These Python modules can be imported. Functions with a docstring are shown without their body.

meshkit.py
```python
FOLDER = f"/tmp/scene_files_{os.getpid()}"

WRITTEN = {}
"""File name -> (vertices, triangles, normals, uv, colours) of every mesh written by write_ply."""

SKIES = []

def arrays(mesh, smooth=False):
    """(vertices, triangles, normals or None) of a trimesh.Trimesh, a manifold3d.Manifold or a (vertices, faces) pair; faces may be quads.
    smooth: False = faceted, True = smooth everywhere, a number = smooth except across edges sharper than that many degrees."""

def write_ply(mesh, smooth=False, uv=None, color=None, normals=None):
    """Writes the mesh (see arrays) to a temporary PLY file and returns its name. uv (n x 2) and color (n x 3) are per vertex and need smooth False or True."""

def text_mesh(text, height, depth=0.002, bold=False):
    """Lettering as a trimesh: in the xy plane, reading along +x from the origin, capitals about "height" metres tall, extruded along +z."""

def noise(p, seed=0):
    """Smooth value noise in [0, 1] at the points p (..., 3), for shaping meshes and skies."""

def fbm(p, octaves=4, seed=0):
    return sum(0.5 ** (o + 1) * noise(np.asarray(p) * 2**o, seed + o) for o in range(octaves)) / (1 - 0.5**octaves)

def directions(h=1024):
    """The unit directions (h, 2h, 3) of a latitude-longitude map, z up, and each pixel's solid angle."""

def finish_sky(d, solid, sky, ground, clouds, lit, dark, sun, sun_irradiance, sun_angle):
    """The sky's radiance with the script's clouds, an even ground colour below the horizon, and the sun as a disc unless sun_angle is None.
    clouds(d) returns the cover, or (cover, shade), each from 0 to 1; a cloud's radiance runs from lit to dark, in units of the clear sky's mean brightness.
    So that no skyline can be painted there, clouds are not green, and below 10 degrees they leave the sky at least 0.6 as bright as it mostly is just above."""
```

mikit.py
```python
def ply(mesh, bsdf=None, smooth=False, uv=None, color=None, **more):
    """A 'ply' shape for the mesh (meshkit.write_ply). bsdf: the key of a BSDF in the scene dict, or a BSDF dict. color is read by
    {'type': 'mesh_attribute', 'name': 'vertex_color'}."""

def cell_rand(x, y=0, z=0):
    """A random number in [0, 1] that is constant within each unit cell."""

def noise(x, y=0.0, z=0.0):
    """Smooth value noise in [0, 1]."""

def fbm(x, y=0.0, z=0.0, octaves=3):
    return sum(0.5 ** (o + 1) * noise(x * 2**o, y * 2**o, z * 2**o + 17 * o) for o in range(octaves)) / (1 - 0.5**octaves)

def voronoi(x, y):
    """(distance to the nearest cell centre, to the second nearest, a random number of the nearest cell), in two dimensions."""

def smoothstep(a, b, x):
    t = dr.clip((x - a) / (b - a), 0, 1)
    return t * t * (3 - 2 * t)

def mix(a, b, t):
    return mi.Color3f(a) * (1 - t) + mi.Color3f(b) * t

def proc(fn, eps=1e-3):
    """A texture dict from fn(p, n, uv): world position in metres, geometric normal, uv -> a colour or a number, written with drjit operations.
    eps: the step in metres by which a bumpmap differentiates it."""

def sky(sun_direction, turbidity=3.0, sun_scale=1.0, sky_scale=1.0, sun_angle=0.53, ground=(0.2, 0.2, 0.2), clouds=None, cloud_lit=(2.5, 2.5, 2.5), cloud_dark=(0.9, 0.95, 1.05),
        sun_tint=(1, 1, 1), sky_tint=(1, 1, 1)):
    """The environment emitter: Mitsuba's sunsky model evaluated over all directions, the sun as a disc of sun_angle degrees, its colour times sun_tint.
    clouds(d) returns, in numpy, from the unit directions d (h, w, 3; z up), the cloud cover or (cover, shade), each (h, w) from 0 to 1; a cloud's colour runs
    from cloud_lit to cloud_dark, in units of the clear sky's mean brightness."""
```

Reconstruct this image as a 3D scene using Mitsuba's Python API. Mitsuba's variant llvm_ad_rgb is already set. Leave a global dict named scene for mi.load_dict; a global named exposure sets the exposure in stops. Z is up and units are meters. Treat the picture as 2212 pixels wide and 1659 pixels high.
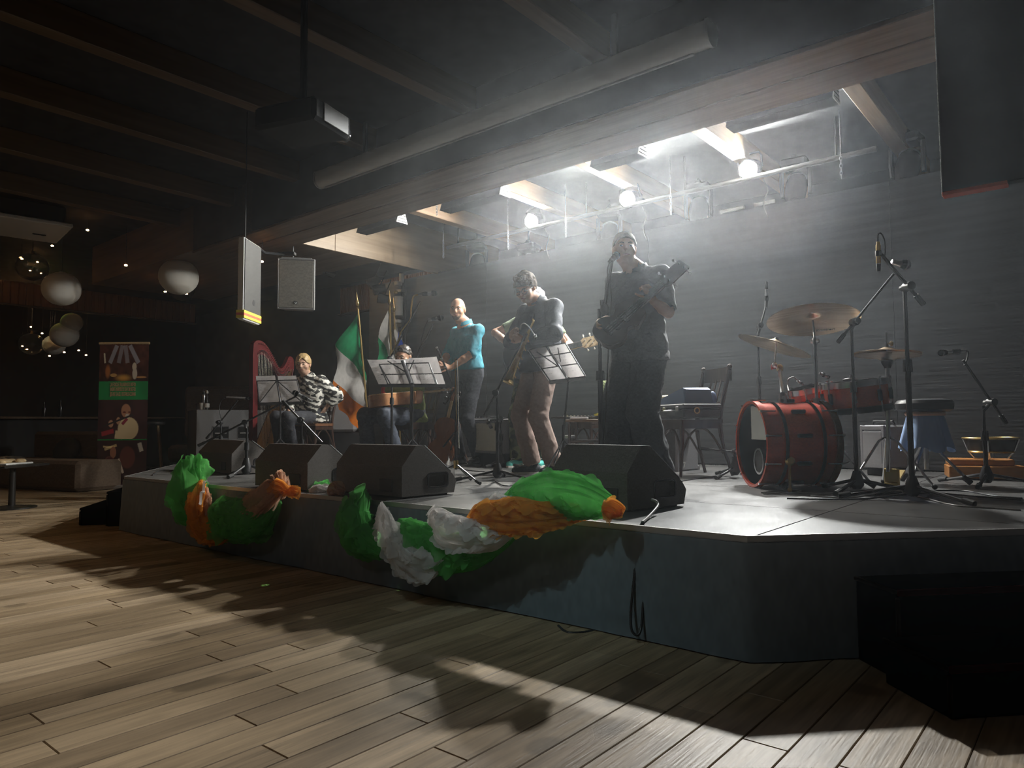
import math, random, numpy as np, trimesh, mitsuba as mi, mikit, drjit as dr
from meshkit import noise as vnoise, fbm as vfbm, text_mesh
from shapely.geometry import Polygon, LineString, box as sbox
from mikit import noise, fbm, smoothstep, cell_rand, mix
T = mi.ScalarTransform4f
scene, labels = {}, {}
rng = random.Random(7)
# ---------------------------------------------------------------- camera
YAW, PITCH, ROLL, FOC = math.radians(39.746), math.radians(3.293), math.radians(-0.40), 1542.92
EYE = np.array([0, 0, .88])
HS = .46                                             # height of the stage
_f = np.array([-math.sin(YAW), math.cos(YAW), 0]); _r = np.array([math.cos(YAW), math.sin(YAW), 0]); _u = np.array([0, 0, 1.])
FWD = _f*math.cos(PITCH) + _u*math.sin(PITCH); _u2 = _u*math.cos(PITCH) - _f*math.sin(PITCH)
UP = _u2*math.cos(ROLL) - _r*math.sin(ROLL)
scene['camera'] = {'type': 'perspective', 'fov': 2*math.degrees(math.atan(1106/FOC)), 'fov_axis': 'x', 'near_clip': .05, 'far_clip': 60.,
                   'to_world': T().look_at(origin=EYE.tolist(), target=(EYE+FWD).tolist(), up=UP.tolist())}
# ---------------------------------------------------------------- light and exposure
exposure = 0.0
LAMP_POS = [(-5.16, 6.6, 3.30), (-3.85, 6.6, 3.29), (-2.53, 6.6, 3.30)]   # three stage spotlights hung on the pipe
LAMP_RADIANCE = [(2100, 2020, 1800), (2600, 2570, 2400), (4350, 4400, 4250)]
HOUSE_LAMPS = [((-6.5, .6, 3.35), .16, (24, 12.5, 4.6)), ((-10.5, 1.2, 3.35), .16, (16, 8.6, 3.4)), ((-2.2, -1.6, 3.4), .30, (11, 10, 9))]  # warm downlights of the hall
HAZE = 0.0175                                         # stage fog, per metre

# ---------------------------------------------------------------- helpers: scene entries
def num(name):
    if name not in scene and name not in labels: return name
    i = 1
    while f'{name}_{i:03d}' in scene or f'{name}_{i:03d}' in labels: i += 1
    return f'{name}_{i:03d}'
def obj(name, mesh, mat, parent=None, smooth=35, label=None, kind=None, **kw):
    key = num(f'{parent}__{name}' if parent else name)
    if isinstance(mesh, MB): mesh = mesh.mesh()
    scene[key] = mikit.ply(mesh, 'mat_'+mat, smooth=smooth, **kw)
    d = {}
    if label: d['label'] = label
    if kind: d['kind'] = kind
    if d: labels[key] = d
    return key
def thing(name, label, cat, group=None):
    key = num(name); labels[key] = {'label': label, 'category': cat}
    if group: labels[key]['group'] = group
    return key
def one(name, mesh, mat, label, cat, group=None, smooth=35, **kw):
    key = obj(name, mesh, mat, None, smooth, **kw); labels[key] = {'label': label, 'category': cat}
    if group: labels[key]['group'] = group
    return key
def struct(name, mesh, mat, parent=None, smooth=False):
    key = obj(name, mesh, mat, parent, smooth)
    if not parent: labels[key] = {'kind': 'structure'}
    return key
def B(name, color=(.5, .5, .5), rough=.5, metallic=0., spec=.5, bump=None, both=False, eps=1e-3, **kw):
    c = mikit.proc(color) if callable(color) else {'type': 'rgb', 'value': list(color)}
    d = {'type': 'principled', 'base_color': c, 'roughness': mikit.proc(rough) if callable(rough) else rough, 'metallic': metallic, 'specular': spec, **kw}
    if bump: d = {'type': 'bumpmap', 'arbitrary': mikit.proc(bump[0], eps), 'scale': bump[1], 'bsdf': d}
    if both: d = {'type': 'twosided', 'bsdf': d}
    scene['mat_'+name] = d

# ---------------------------------------------------------------- helpers: meshes
def A(*p): return np.array(p, float)
def unit(v): v = np.asarray(v, float); return v/np.linalg.norm(v)
def frame(z, hint=(0, 0, 1)):
    z = unit(z); h = np.asarray(hint, float)
    if abs(z @ unit(h)) > .98: h = A(1, 0, 0) if abs(z[0]) < .9 else A(0, 1, 0)
    x = unit(np.cross(h, z)); return x, np.cross(z, x), z
def rotz(a): c, s = math.cos(a), math.sin(a); return A([c, -s, 0], [s, c, 0], [0, 0, 1]).reshape(3, 3)
def rotx(a): c, s = math.cos(a), math.sin(a); return A([1, 0, 0], [0, c, -s], [0, s, c]).reshape(3, 3)
def roty(a): c, s = math.cos(a), math.sin(a); return A([c, 0, s], [0, 1, 0], [-s, 0, c]).reshape(3, 3)
class MB:
    """Collects boxes, tubes and lathes into one mesh."""
    def __init__(s): s.v, s.f, s.n = [], [], 0
    def add(s, v, f, R=None, t=None):
        v = np.asarray(v, float)
        if R is not None: v = v @ np.asarray(R).T
        if t is not None: v = v + np.asarray(t)
        f = np.asarray(f, int)
        if f.shape[1] == 4: f = np.vstack([f[:, [0, 1, 2]], f[:, [0, 2, 3]]])
        s.v.append(v); s.f.append(f+s.n); s.n += len(v); return s
    def box(s, c, size, R=None, bev=.004):
        h = np.asarray(size, float)/2; b = min(bev, h.min()*.45)
        pts = [(sx*(h[0]-(k != 0)*b), sy*(h[1]-(k != 1)*b), sz*(h[2]-(k != 2)*b)) for sx in (-1, 1) for sy in (-1, 1) for sz in (-1, 1) for k in range(3)]
        m = trimesh.convex.convex_hull(np.array(pts)); return s.add(m.vertices, m.faces, R, c)
    def hull(s, pts, R=None, t=None):
        m = trimesh.convex.convex_hull(np.asarray(pts, float)); return s.add(m.vertices, m.faces, R, t)
    def cyl(s, a, b, r0, r1=None, n=12, cap=True):
        a, b = np.asarray(a, float), np.asarray(b, float); r1 = r0 if r1 is None else r1
        return s.tube([a, b], [r0, r1], n, cap)
    def tube(s, pts, r, n=8, cap=True, closed=False, flat=1.):
        p = np.asarray(pts, float); k = len(p); r = np.broadcast_to(np.asarray(r, float), (k,))
        t = np.roll(p, -1, 0)-np.roll(p, 1, 0) if closed else np.gradient(p, axis=0)
        t /= np.linalg.norm(t, axis=1, keepdims=True)+1e-12
        x, y, _ = frame(t[0]); X = []
        for i in range(k):
            x = x-t[i]*(x @ t[i]); x /= np.linalg.norm(x)+1e-12; X.append(x)
        X = np.array(X); Y = np.cross(t, X); a = np.arange(n)*2*np.pi/n
        v = p[:, None]+r[:, None, None]*(np.cos(a)[None, :, None]*X[:, None]+flat*np.sin(a)[None, :, None]*Y[:, None])
        i, j = np.meshgrid(np.arange(k if closed else k-1), np.arange(n), indexing='ij'); i2 = (i+1) % k; j2 = (j+1) % n
        q = np.stack([i*n+j, i*n+j2, i2*n+j2, i2*n+j], -1).reshape(-1, 4)
        v = v.reshape(-1, 3); f = np.vstack([q[:, [0, 1, 2]], q[:, [0, 2, 3]]])
        if cap and not closed:
            v = np.vstack([v, p[0], p[-1]]); m = len(v)-2; jj = np.arange(n); e = (k-1)*n
            f = np.vstack([f, np.stack([jj*0+m, (jj+1) % n, jj], 1), np.stack([jj*0+m+1, e+jj, e+(jj+1) % n], 1)])
        return s.add(v, f)
    def lathe(s, prof, n=24, R=None, t=None, sx=1., sy=1.):
        """prof: (radius, z) from bottom to top, turned about z."""
        pr = np.asarray(prof, float); a = np.arange(n)*2*np.pi/n; k = len(pr)
        v = np.stack([pr[:, :1]*np.cos(a)*sx, pr[:, :1]*np.sin(a)*sy, np.repeat(pr[:, 1:], n, 1)], -1).reshape(-1, 3)
        i, j = np.meshgrid(np.arange(k-1), np.arange(n), indexing='ij'); j2 = (j+1) % n
        return s.add(v, np.stack([i*n+j, i*n+j2, (i+1)*n+j2, (i+1)*n+j], -1).reshape(-1, 4), R, t)
    def ball(s, c, r, n=1, R=None):
        m = trimesh.creation.icosphere(n+1, 1.); return s.add(m.vertices*np.broadcast_to(r, 3), m.faces, R, c)
    def prism(s, poly, d, R=None, t=None):
        """poly in the xy plane (points or a shapely shape), raised along z by d (centred)."""
        g = poly if hasattr(poly, 'geom_type') else Polygon(poly)
        for q in getattr(g, 'geoms', [g]):
            m = trimesh.creation.extrude_polygon(q, d, engine='earcut'); s.add(m.vertices-[0, 0, d/2], m.faces, R, t)
        return s
    def grid(s, P):
        """P: (a, b, 3) array of points as a sheet."""
        a, b = P.shape[:2]; i, j = np.meshgrid(np.arange(a-1), np.arange(b-1), indexing='ij')
        return s.add(P.reshape(-1, 3), np.stack([i*b+j, (i+1)*b+j, (i+1)*b+j+1, i*b+j+1], -1).reshape(-1, 4))
    def text(s, txt, h, R=None, t=None, depth=.002, bold=False, center=True):
        m = text_mesh(txt, h, depth, bold); v = np.array(m.vertices)
        if center: v[:, 0] -= (v[:, 0].max()+v[:, 0].min())/2
        return s.add(v, m.faces, R, t)
    def turn(s, R, t=(0, 0, 0)):
        s.v = [v @ np.asarray(R).T+np.asarray(t) for v in s.v]; return s
    def mesh(s): return np.vstack(s.v), np.vstack(s.f)
def solid(P, th):
    """A sheet grid given a thickness along its normals."""
    a, b = P.shape[:2]; du = np.gradient(P, axis=0); dv = np.gradient(P, axis=1); n = np.cross(du, dv); n /= np.linalg.norm(n, axis=2, keepdims=True)+1e-12
    m = MB(); m.grid(P+n*th/2); Q = P-n*th/2; m.grid(Q[:, ::-1])
    for e0, e1 in ((P[0]+n[0]*th/2, P[0]-n[0]*th/2), (P[-1]-n[-1]*th/2, P[-1]+n[-1]*th/2), (P[:, 0]-n[:, 0]*th/2, P[:, 0]+n[:, 0]*th/2), (P[:, -1]+n[:, -1]*th/2, P[:, -1]-n[:, -1]*th/2)):
        m.grid(np.stack([e0, e1]))
    return m
def curve(pts, n=24):
    """Catmull-Rom through the points."""
    p = np.asarray(pts, float); p = np.vstack([2*p[0]-p[1], p, 2*p[-1]-p[-2]]); out = []
    for i in range(1, len(p)-2):
        t = np.linspace(0, 1, n, endpoint=i == len(p)-3)[:, None]
        out.append(.5*(2*p[i]+(p[i+1]-p[i-1])*t+(2*p[i-1]-5*p[i]+4*p[i+1]-p[i+2])*t*t+(3*p[i]-p[i-1]-3*p[i+1]+p[i+2])*t**3))
    return np.vstack(out)
XZ = A([1, 0, 0], [0, 0, -1], [0, 1, 0]).reshape(3, 3)          # turns an xy outline upright: x stays x, y becomes z
YZ = A([0, 0, 1], [1, 0, 0], [0, 1, 0]).reshape(3, 3)           # x becomes y, y becomes z, depth becomes x
# ---------------------------------------------------------------- materials
def wood(base, dark, scale=1., axis=1, seed=0., amp=1.):
    def fn(p, n, uv):
        q = [p.x, p.y, p.z]; a = q[axis]; o = [q[i] for i in range(3) if i != axis]
        g = fbm(o[0]*38*scale+seed, o[1]*38*scale, a*2.4*scale, 4); h = fbm(o[0]*160*scale, o[1]*160*scale+seed, a*7*scale, 2)
        return mix(dark, base, dr.clip((g*1.5-.25)*.75+h*.35, 0, 1)*amp+(1-amp))
    return fn
def plank(k):
    base = [(.37, .275, .175), (.31, .228, .142), (.41, .31, .205), (.26, .19, .12)][k]
    def fn(p, n, uv):
        s = cell_rand(dr.floor((p.x+20)/.127))*40
        g = fbm(p.x*34+s, p.y*3.2+s, 0., 4); h = fbm(p.x*170, p.y*9+s, s, 2); k = noise(p.x*9+s, p.y*5, s)
        c = mix([x*.5 for x in base], [x*1.25 for x in base], dr.clip(g*.75+h*.4-.1, 0, 1))
        return mix(c, [x*.36 for x in base], smoothstep(.78, .9, k)*.6)
    return fn
for k in range(4): B(f'plank{k}', plank(k), .48, spec=.4, bump=(lambda p, n, uv: fbm(p.x*160, p.y*8, 0., 2), .0007))
B('subfloor', (.02, .015, .012), .9)
B('ceiling', lambda p, n, uv: mix((.018, .018, .020), (.036, .036, .040), fbm(p.x*9, p.y*9, p.z*9, 3)), .85, bump=(lambda p, n, uv: fbm(p.x*30, p.y*30, p.z*30, 3), .01))
B('beam_wood', wood((.26, .17, .10), (.15, .09, .05), .5, 1), .5)
B('joist_wood', wood((.13, .085, .05), (.075, .045, .025), .5, 1), .6)
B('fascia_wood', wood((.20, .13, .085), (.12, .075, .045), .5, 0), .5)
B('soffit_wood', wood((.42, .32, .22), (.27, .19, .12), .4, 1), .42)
B('backdrop', lambda p, n, uv: mix((.045, .048, .052), (.085, .089, .095), fbm(p.x*1.3, p.y, p.z*24, 4)*.8+noise(p.x*60, 0., p.z*200)*.2), .6, bump=(lambda p, n, uv: fbm(p.x*2, 0., p.z*60, 3), .004))
B('wall_dark', lambda p, n, uv: mix((.020, .020, .024), (.04, .038, .04), fbm(p.x*4, p.y*4, p.z*4, 3)), .8)
B('wall_black', (.012, .012, .014), .75)
B('deck', lambda p, n, uv: mix((.055, .054, .053), (.090, .088, .086), fbm(p.x*3, p.y*3, 0., 4)), lambda p, n, uv: .30+.16*fbm(p.x*7, p.y*7, 3., 3), spec=.75,
  bump=(lambda p, n, uv: dr.maximum(dr.abs(dr.sin(p.x*420)), dr.abs(dr.sin(p.y*420))), .00035))
B('deck_edge', (.42, .41, .40), .4, .6)
B('skirt', lambda p, n, uv: mix((.12, .145, .165), (.18, .215, .24), fbm(p.x*40, p.y*40, p.z*14, 3)), .85, sheen=.6)
B('red_trim', (.60, .055, .055), .5)
B('edge_wood', (.16, .11, .07), .6)
B('black_metal', (.018, .018, .02), .34, .0, spec=.7)
B('black_plastic', (.022, .022, .024), .42)
B('rubber', (.02, .02, .02), .75)
B('cable', (.025, .025, .027), .38, spec=.7)
B('grey_cable', (.24, .23, .22), .4)
B('black_gloss', (.012, .012, .014), .16, spec=.7)
B('chrome', (.78, .78, .80), .16, 1.)
B('steel', (.5, .5, .52), .3, 1.)
B('mic_grey', (.33, .33, .34), .38, .7)
B('alu', (.55, .55, .56), .38, .8)
B('brass', (.80, .58, .25), .22, 1.)
B('gold_paint', (.62, .45, .18), .32, .9)
B('wedge_paint', lambda p, n, uv: mix((.065, .056, .050), (.12, .106, .096), fbm(p.x*150, p.y*150, p.z*150, 3)), .6, spec=.5, bump=(lambda p, n, uv: noise(p.x*420, p.y*420, p.z*420), .0006))
B('grille', lambda p, n, uv: mix((.03, .03, .03), (.09, .09, .088), smoothstep(.2, .6, dr.abs(dr.sin(p.x*700)*dr.sin(p.z*700)))), .5, .3)
B('speaker_grey', (.16, .16, .16), .5)
B('speaker_grille', lambda p, n, uv: mix((.10, .095, .085), (.19, .18, .16), fbm(p.x*60, p.y*60, p.z*60, 2)), .55)
B('screen_case', lambda p, n, uv: mix((.50, .495, .49), (.56, .555, .55), noise(p.x*3, p.y*30, p.z*30)), .45)

B('ink', (.04, .04, .05), .7)
B('white_plastic', (.72, .71, .68), .4)
B('cream', (.66, .58, .42), .5)
B('amp_cloth', lambda p, n, uv: mix((.52, .49, .40), (.70, .67, .56), dr.abs(dr.sin(p.x*420)*dr.sin(p.z*420))), .8)
B('grey_tolex', lambda p, n, uv: mix((.20, .20, .21), (.30, .30, .31), noise(p.x*300, p.y*300, p.z*300)), .6)
B('tolex_grey', lambda p, n, uv: mix((.016, .016, .016), (.030, .030, .029), noise(p.x*300, p.y*300, p.z*300)), .6)
B('tolex', lambda p, n, uv: mix((.02, .02, .022), (.05, .05, .053), noise(p.x*300, p.y*300, p.z*300)), .55)
B('silver_cloth', lambda p, n, uv: mix((.22, .22, .225), (.36, .36, .37), dr.abs(dr.sin(p.x*300)*dr.sin(p.z*300))), .6)
B('chair_wood', wood((.055, .030, .022), (.025, .014, .011), .6, 2), .28, spec=.6)
B('chair_seat', (.16, .075, .04), .35)
B('harp_wood', wood((.11, .011, .012), (.055, .006, .007), .5, 2), .22, spec=.6, clearcoat=.6)
B('harp_board', wood((.78, .54, .30), (.62, .41, .21), .8, 2), .38)
B('harp_string', (.72, .68, .60), .4)
B('harp_string_dark', (.05, .05, .06), .4)
B('violin', wood((.34, .13, .045), (.19, .06, .02), 1., 2), .2, clearcoat=.8)
B('ebony', (.018, .015, .014), .3)
B('guitar_side', wood((.42, .20, .08), (.25, .10, .04), 1., 0), .25, clearcoat=.7)
B('guitar_black', (.016, .016, .018), .15, clearcoat=.8)
B('maple', wood((.62, .46, .26), (.48, .33, .17), 1., 0), .35)
B('bass_body', wood((.035, .022, .018), (.018, .012, .010), 1., 0), .25, clearcoat=.6)
B('drum_red', lambda p, n, uv: mix((.44, .030, .010), (.62, .065, .018), fbm(p.x*120, p.y*120, p.z*120, 2)), .2, .35, clearcoat=1.)
B('drum_head', (.46, .47, .44), .45)
B('drum_front', (.05, .05, .055), .22)
B('cymbal', lambda p, n, uv: mix((.60, .42, .26), (.78, .60, .42), noise(dr.sqrt(dr.sqr(p.x)+dr.sqr(p.y))*160, 0., 0.)), .30, 1.)
B('blue_cloth', lambda p, n, uv: mix((.24, .36, .62), (.34, .48, .74), fbm(p.x*30, p.y*30, p.z*8, 3)), .8, both=True)
B('peach_cloth', (.70, .42, .30), .8, both=True)
B('navy_case', (.05, .085, .17), .55)
B('olive_knit', lambda p, n, uv: mix((.13, .16, .08), (.34, .40, .20), smoothstep(.25, .75, .5+.5*dr.sin((p.x*.8+p.z*1.1+p.y*.3)*190))), .85, both=True)
B('yellow_cloth', (.80, .75, .12), .8)
B('orange_wood', wood((.45, .20, .06), (.28, .11, .03), .7, 0), .4)
B('tape_yellow', (.85, .72, .05), .5)
B('tape_red', (.75, .13, .06), .5)
B('sphere_white', (.80, .76, .68), .6)
B('brown_fabric', lambda p, n, uv: mix((.09, .060, .040), (.15, .105, .072), fbm(p.x*50, p.y*50, p.z*50, 3)), .85)
B('table_black', (.02, .018, .016), .4)
B('food', lambda p, n, uv: mix((.62, .40, .18), (.88, .74, .48), fbm(p.x*28, p.y*28, p.z*28, 3)), .6)
B('copper_wood', lambda p, n, uv: mix((.26, .11, .05), (.44, .21, .10), fbm(p.x*42, p.y*42, p.z*1.5, 3)), .32, spec=.7)
B('seam', (.02, .02, .02), .8)
scene['mat_glass'] = {'type': 'dielectric', 'int_ior': 1.5}
scene['mat_thin_glass'] = {'type': 'thindielectric', 'int_ior': 1.5}
scene['mat_film'] = {'type': 'thindielectric', 'int_ior': 1.45}
def net(name, c):                                     # sheer net fabric: open mesh between the threads
    tulle(name+'_cloth', c); scene['mat_'+name] = {'type': 'mask', 'opacity': .60, 'bsdf': scene.pop('mat_'+name+'_cloth')}
def tulle(name, c):
    scene['mat_'+name] = {'type': 'principledthin', 'base_color': mikit.proc(lambda p, n, uv: mix([x*.72 for x in c], c, fbm(p.x*40, p.y*40, p.z*16, 3))), 'roughness': .7, 'diff_trans': 1.0, 'spec_trans': 0., 'sheen': .6}
net('tulle_green', (.17, .62, .16)); net('tulle_orange', (.95, .46, .08)); net('tulle_white', (.90, .87, .86)); net('tulle_peach', (.80, .52, .36)); tulle('paper', (.86, .83, .84))
tulle('flag_green', (.04, .42, .18)); tulle('flag_white', (.80, .78, .76)); tulle('flag_orange', (.86, .24, .03)); tulle('flag_blue', (.04, .10, .55)); tulle('flag_red', (.70, .05, .05))
def lamp_bsdf(): return {'type': 'diffuse', 'reflectance': {'type': 'rgb', 'value': [.3, .3, .3]}}
def glow(key, mesh, rgb, smooth=False, weight=1.):
    if isinstance(mesh, MB): mesh = mesh.mesh()
    scene[key] = mikit.ply(mesh, lamp_bsdf(), smooth=smooth, emitter={'type': 'area', 'radiance': {'type': 'rgb', 'value': list(rgb)}, 'sampling_weight': weight})
    return key
# ---------------------------------------------------------------- floor and its planks
struct('floor', MB().box((-7, 2.2, -.06), (21, 13, .10), bev=0), 'subfloor')
def plank_mesh(x0, x1, y0, y1):
    b, h = .0022, .012; m = MB()
    v = [(x0, y0, -h), (x1, y0, -h), (x1, y1, -h), (x0, y1, -h), (x0, y0, -b), (x1, y0, -b), (x1, y1, -b), (x0, y1, -b), (x0+b, y0+b, 0), (x1-b, y0+b, 0), (x1-b, y1-b, 0), (x0+b, y1-b, 0)]
    f = [(8, 9, 10, 11)]+[(a, (a+1) % 4, (a+1) % 4+4, a+4) for a in range(4)]+[(a+4, (a+1) % 4+4, (a+1) % 4+8, a+8) for a in range(4)]
    return m.add(v, f)
planks = []
for i in range(52, 164):
    x0 = -20+.127*i; y = -1.2-rng.random()*1.1
    while y < 8:
        L = rng.choice([.9, 1.1, 1.1, 1.3])
        y0, y1 = max(y, .2), min(y+L, 8); y += L
        if y1 <= y0: continue
        c = A(x0+.06, (y0+y1)/2, 0)-EYE; d = c @ FWD
        if d < .25: continue
        px = FOC*(c @ _r)/d; hidden = y0 > 2.85 and -6.4 < c[0] < -1.1
        if hidden or abs(px) > 1340+600/d: continue
        py = -FOC*(c @ UP)/d
        if py > 1000+700/d: continue
        planks.append((.127*1.0*FOC/d*(.88*FOC/d/d), x0, y0, y1, rng.randrange(4)))
planks.sort(reverse=True)
rest = MB()
for k, (_, x0, y0, y1, m) in enumerate(planks):
    q = plank_mesh(x0+.0012, x0+.1258, y0+.0012, y1-.0012)
    if k < 300: obj('plank', q, f'plank{m}', 'floor', False)
    else: rest.add(*q.mesh())
obj('plank', rest, 'plank1', 'floor', False, kind='stuff')
# ---------------------------------------------------------------- walls and ceiling
struct('wall_left', MB().box((-17.1, 2.2, 1.8), (.2, 13, 3.6), bev=0), 'wall_black')
struct('wall_rear', MB().box((-7, 8.5, 1.8), (21, .2, 3.6), bev=0), 'wall_dark')
struct('wall_right', MB().box((3.4, 2.2, 1.8), (.2, 13, 3.6), bev=0), 'wall_dark')
struct('wall_front', MB().box((-7, -4.1, 1.8), (21, .2, 3.6), bev=0), 'wall_dark')
struct('ceiling', MB().box((-7, 2.2, 3.66), (21, 13, .12), bev=0), 'ceiling')
# black painted boards behind the stage
wb = struct('wall_backdrop', MB().box((-2.6, 7.0, 1.74), (12.0, .06, 2.52), bev=0), 'wall_black')
for i in range(5):
    x0 = -8.6+2.4*i
    obj('board', MB().box((x0+1.2, 6.955, 1.745), (2.3975, .03, 2.55), bev=.0015), 'backdrop', wb, False)
# hall ceiling joists and the joists above the stage
for x in (-8.9, -7.6, -6.32, -5.1, -3.86, -2.60, -1.35, -.1):
    struct('trim_hall_joist', MB().box((x, .1, 3.5), (.125, 8.1, .20), bev=.006), 'joist_wood')
for x in (-6.21, -4.92, -3.82, -2.60, -1.37, -.15, 1.1):
    struct('trim_stage_joist', MB().box((x, 6.6, 3.5), (.13, 3.7, .20), bev=.006), 'beam_wood')
# the great beam over the front of the stage: dark front, brown soffit boards with a groove between them
gb = struct('trim_beam', MB().box((-2.5, 4.44, 3.32), (12.0, .60, .57), bev=.004), 'wall_dark')
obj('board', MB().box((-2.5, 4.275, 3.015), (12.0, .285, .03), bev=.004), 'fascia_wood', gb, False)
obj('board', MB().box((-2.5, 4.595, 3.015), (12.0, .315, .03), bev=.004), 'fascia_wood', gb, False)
# lowered ceiling left of the stage and the lit wooden cheek of the recess
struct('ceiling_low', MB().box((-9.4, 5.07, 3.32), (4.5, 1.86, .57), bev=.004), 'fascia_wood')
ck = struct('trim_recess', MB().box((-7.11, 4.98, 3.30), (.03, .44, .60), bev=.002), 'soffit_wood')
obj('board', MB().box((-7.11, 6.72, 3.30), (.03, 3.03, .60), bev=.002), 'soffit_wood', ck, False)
# copper coloured slatted fascias under the far ceiling edges
def fascia(name, p0, p1, z0, z1, n):
    p0, p1 = A(*p0, 0), A(*p1, 0); d = unit(p1-p0); L = np.linalg.norm(p1-p0); nn = A(d[1], -d[0], 0); f = None
    R = np.stack([d, -nn, A(0, 0, 1)], 1)
    f = struct(name, MB().box((p0+p1)/2+A(0, 0, (z0+z1)/2)-nn*.03, (L, .04, z1-z0), R, 0), 'copper_wood')
    obj('ledge', MB().box((p0+p1)/2+A(0, 0, z0-.012)+nn*.02, (L, .10, .024), R, .004), 'edge_wood', f, False)
    w = L/n
    for i in range(n): obj('slat', MB().box(p0+d*w*(i+.5)+A(0, 0, (z0+z1)/2), (w*.86, .022, z1-z0-.01), R, .004), 'copper_wood', f, False)
fascia('trim_fascia_back', (-10.6, 7.9), (-7.9, 7.9), 2.90, 3.38, 60)
fascia('trim_fascia_left', (-13.4, 1.2), (-13.4, 6.6), 2.87, 3.24, 50)
# ---------------------------------------------------------------- stage
SP = [(-6.56, 2.63), (-1.05, 2.63), (1.9, 5.75), (1.9, 6.92), (-9.4, 6.92), (-9.4, 4.71)]
SPOLY = Polygon(SP)
st = thing('stage', 'low black stage with grey non-slip deck panels and a dark cloth skirt', 'stage')
obj('frame', MB().prism(SPOLY.buffer(-.06), .41, t=(0, 0, .215)), 'black_metal', st, False)
xs = [-9.4, -7.03, -5.03, -3.03, -1.03, .97, 2.0]; ys = [2.6, 3.60, 4.60, 5.60, 6.60, 7.0]
for j in range(5):
    for i in range(6):
        q = SPOLY.buffer(-.012, join_style=2).intersection(sbox(xs[i]+.0035, ys[j]+.0035, xs[i+1]-.0035, ys[j+1]-.0035))
        if q.area > .02: obj('deck_panel', MB().prism(q, .04, t=(0, 0, HS-.02)), 'deck', st, False)
rim = SPOLY.difference(SPOLY.buffer(-.011, join_style=2))
obj('edge_trim', MB().prism(rim, .05, t=(0, 0, HS-.0245)), 'deck_edge', st, False)
pts = [];  path = [(-9.4, 4.71), (-6.56, 2.63), (-1.05, 2.63), (1.9, 5.75)]
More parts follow.
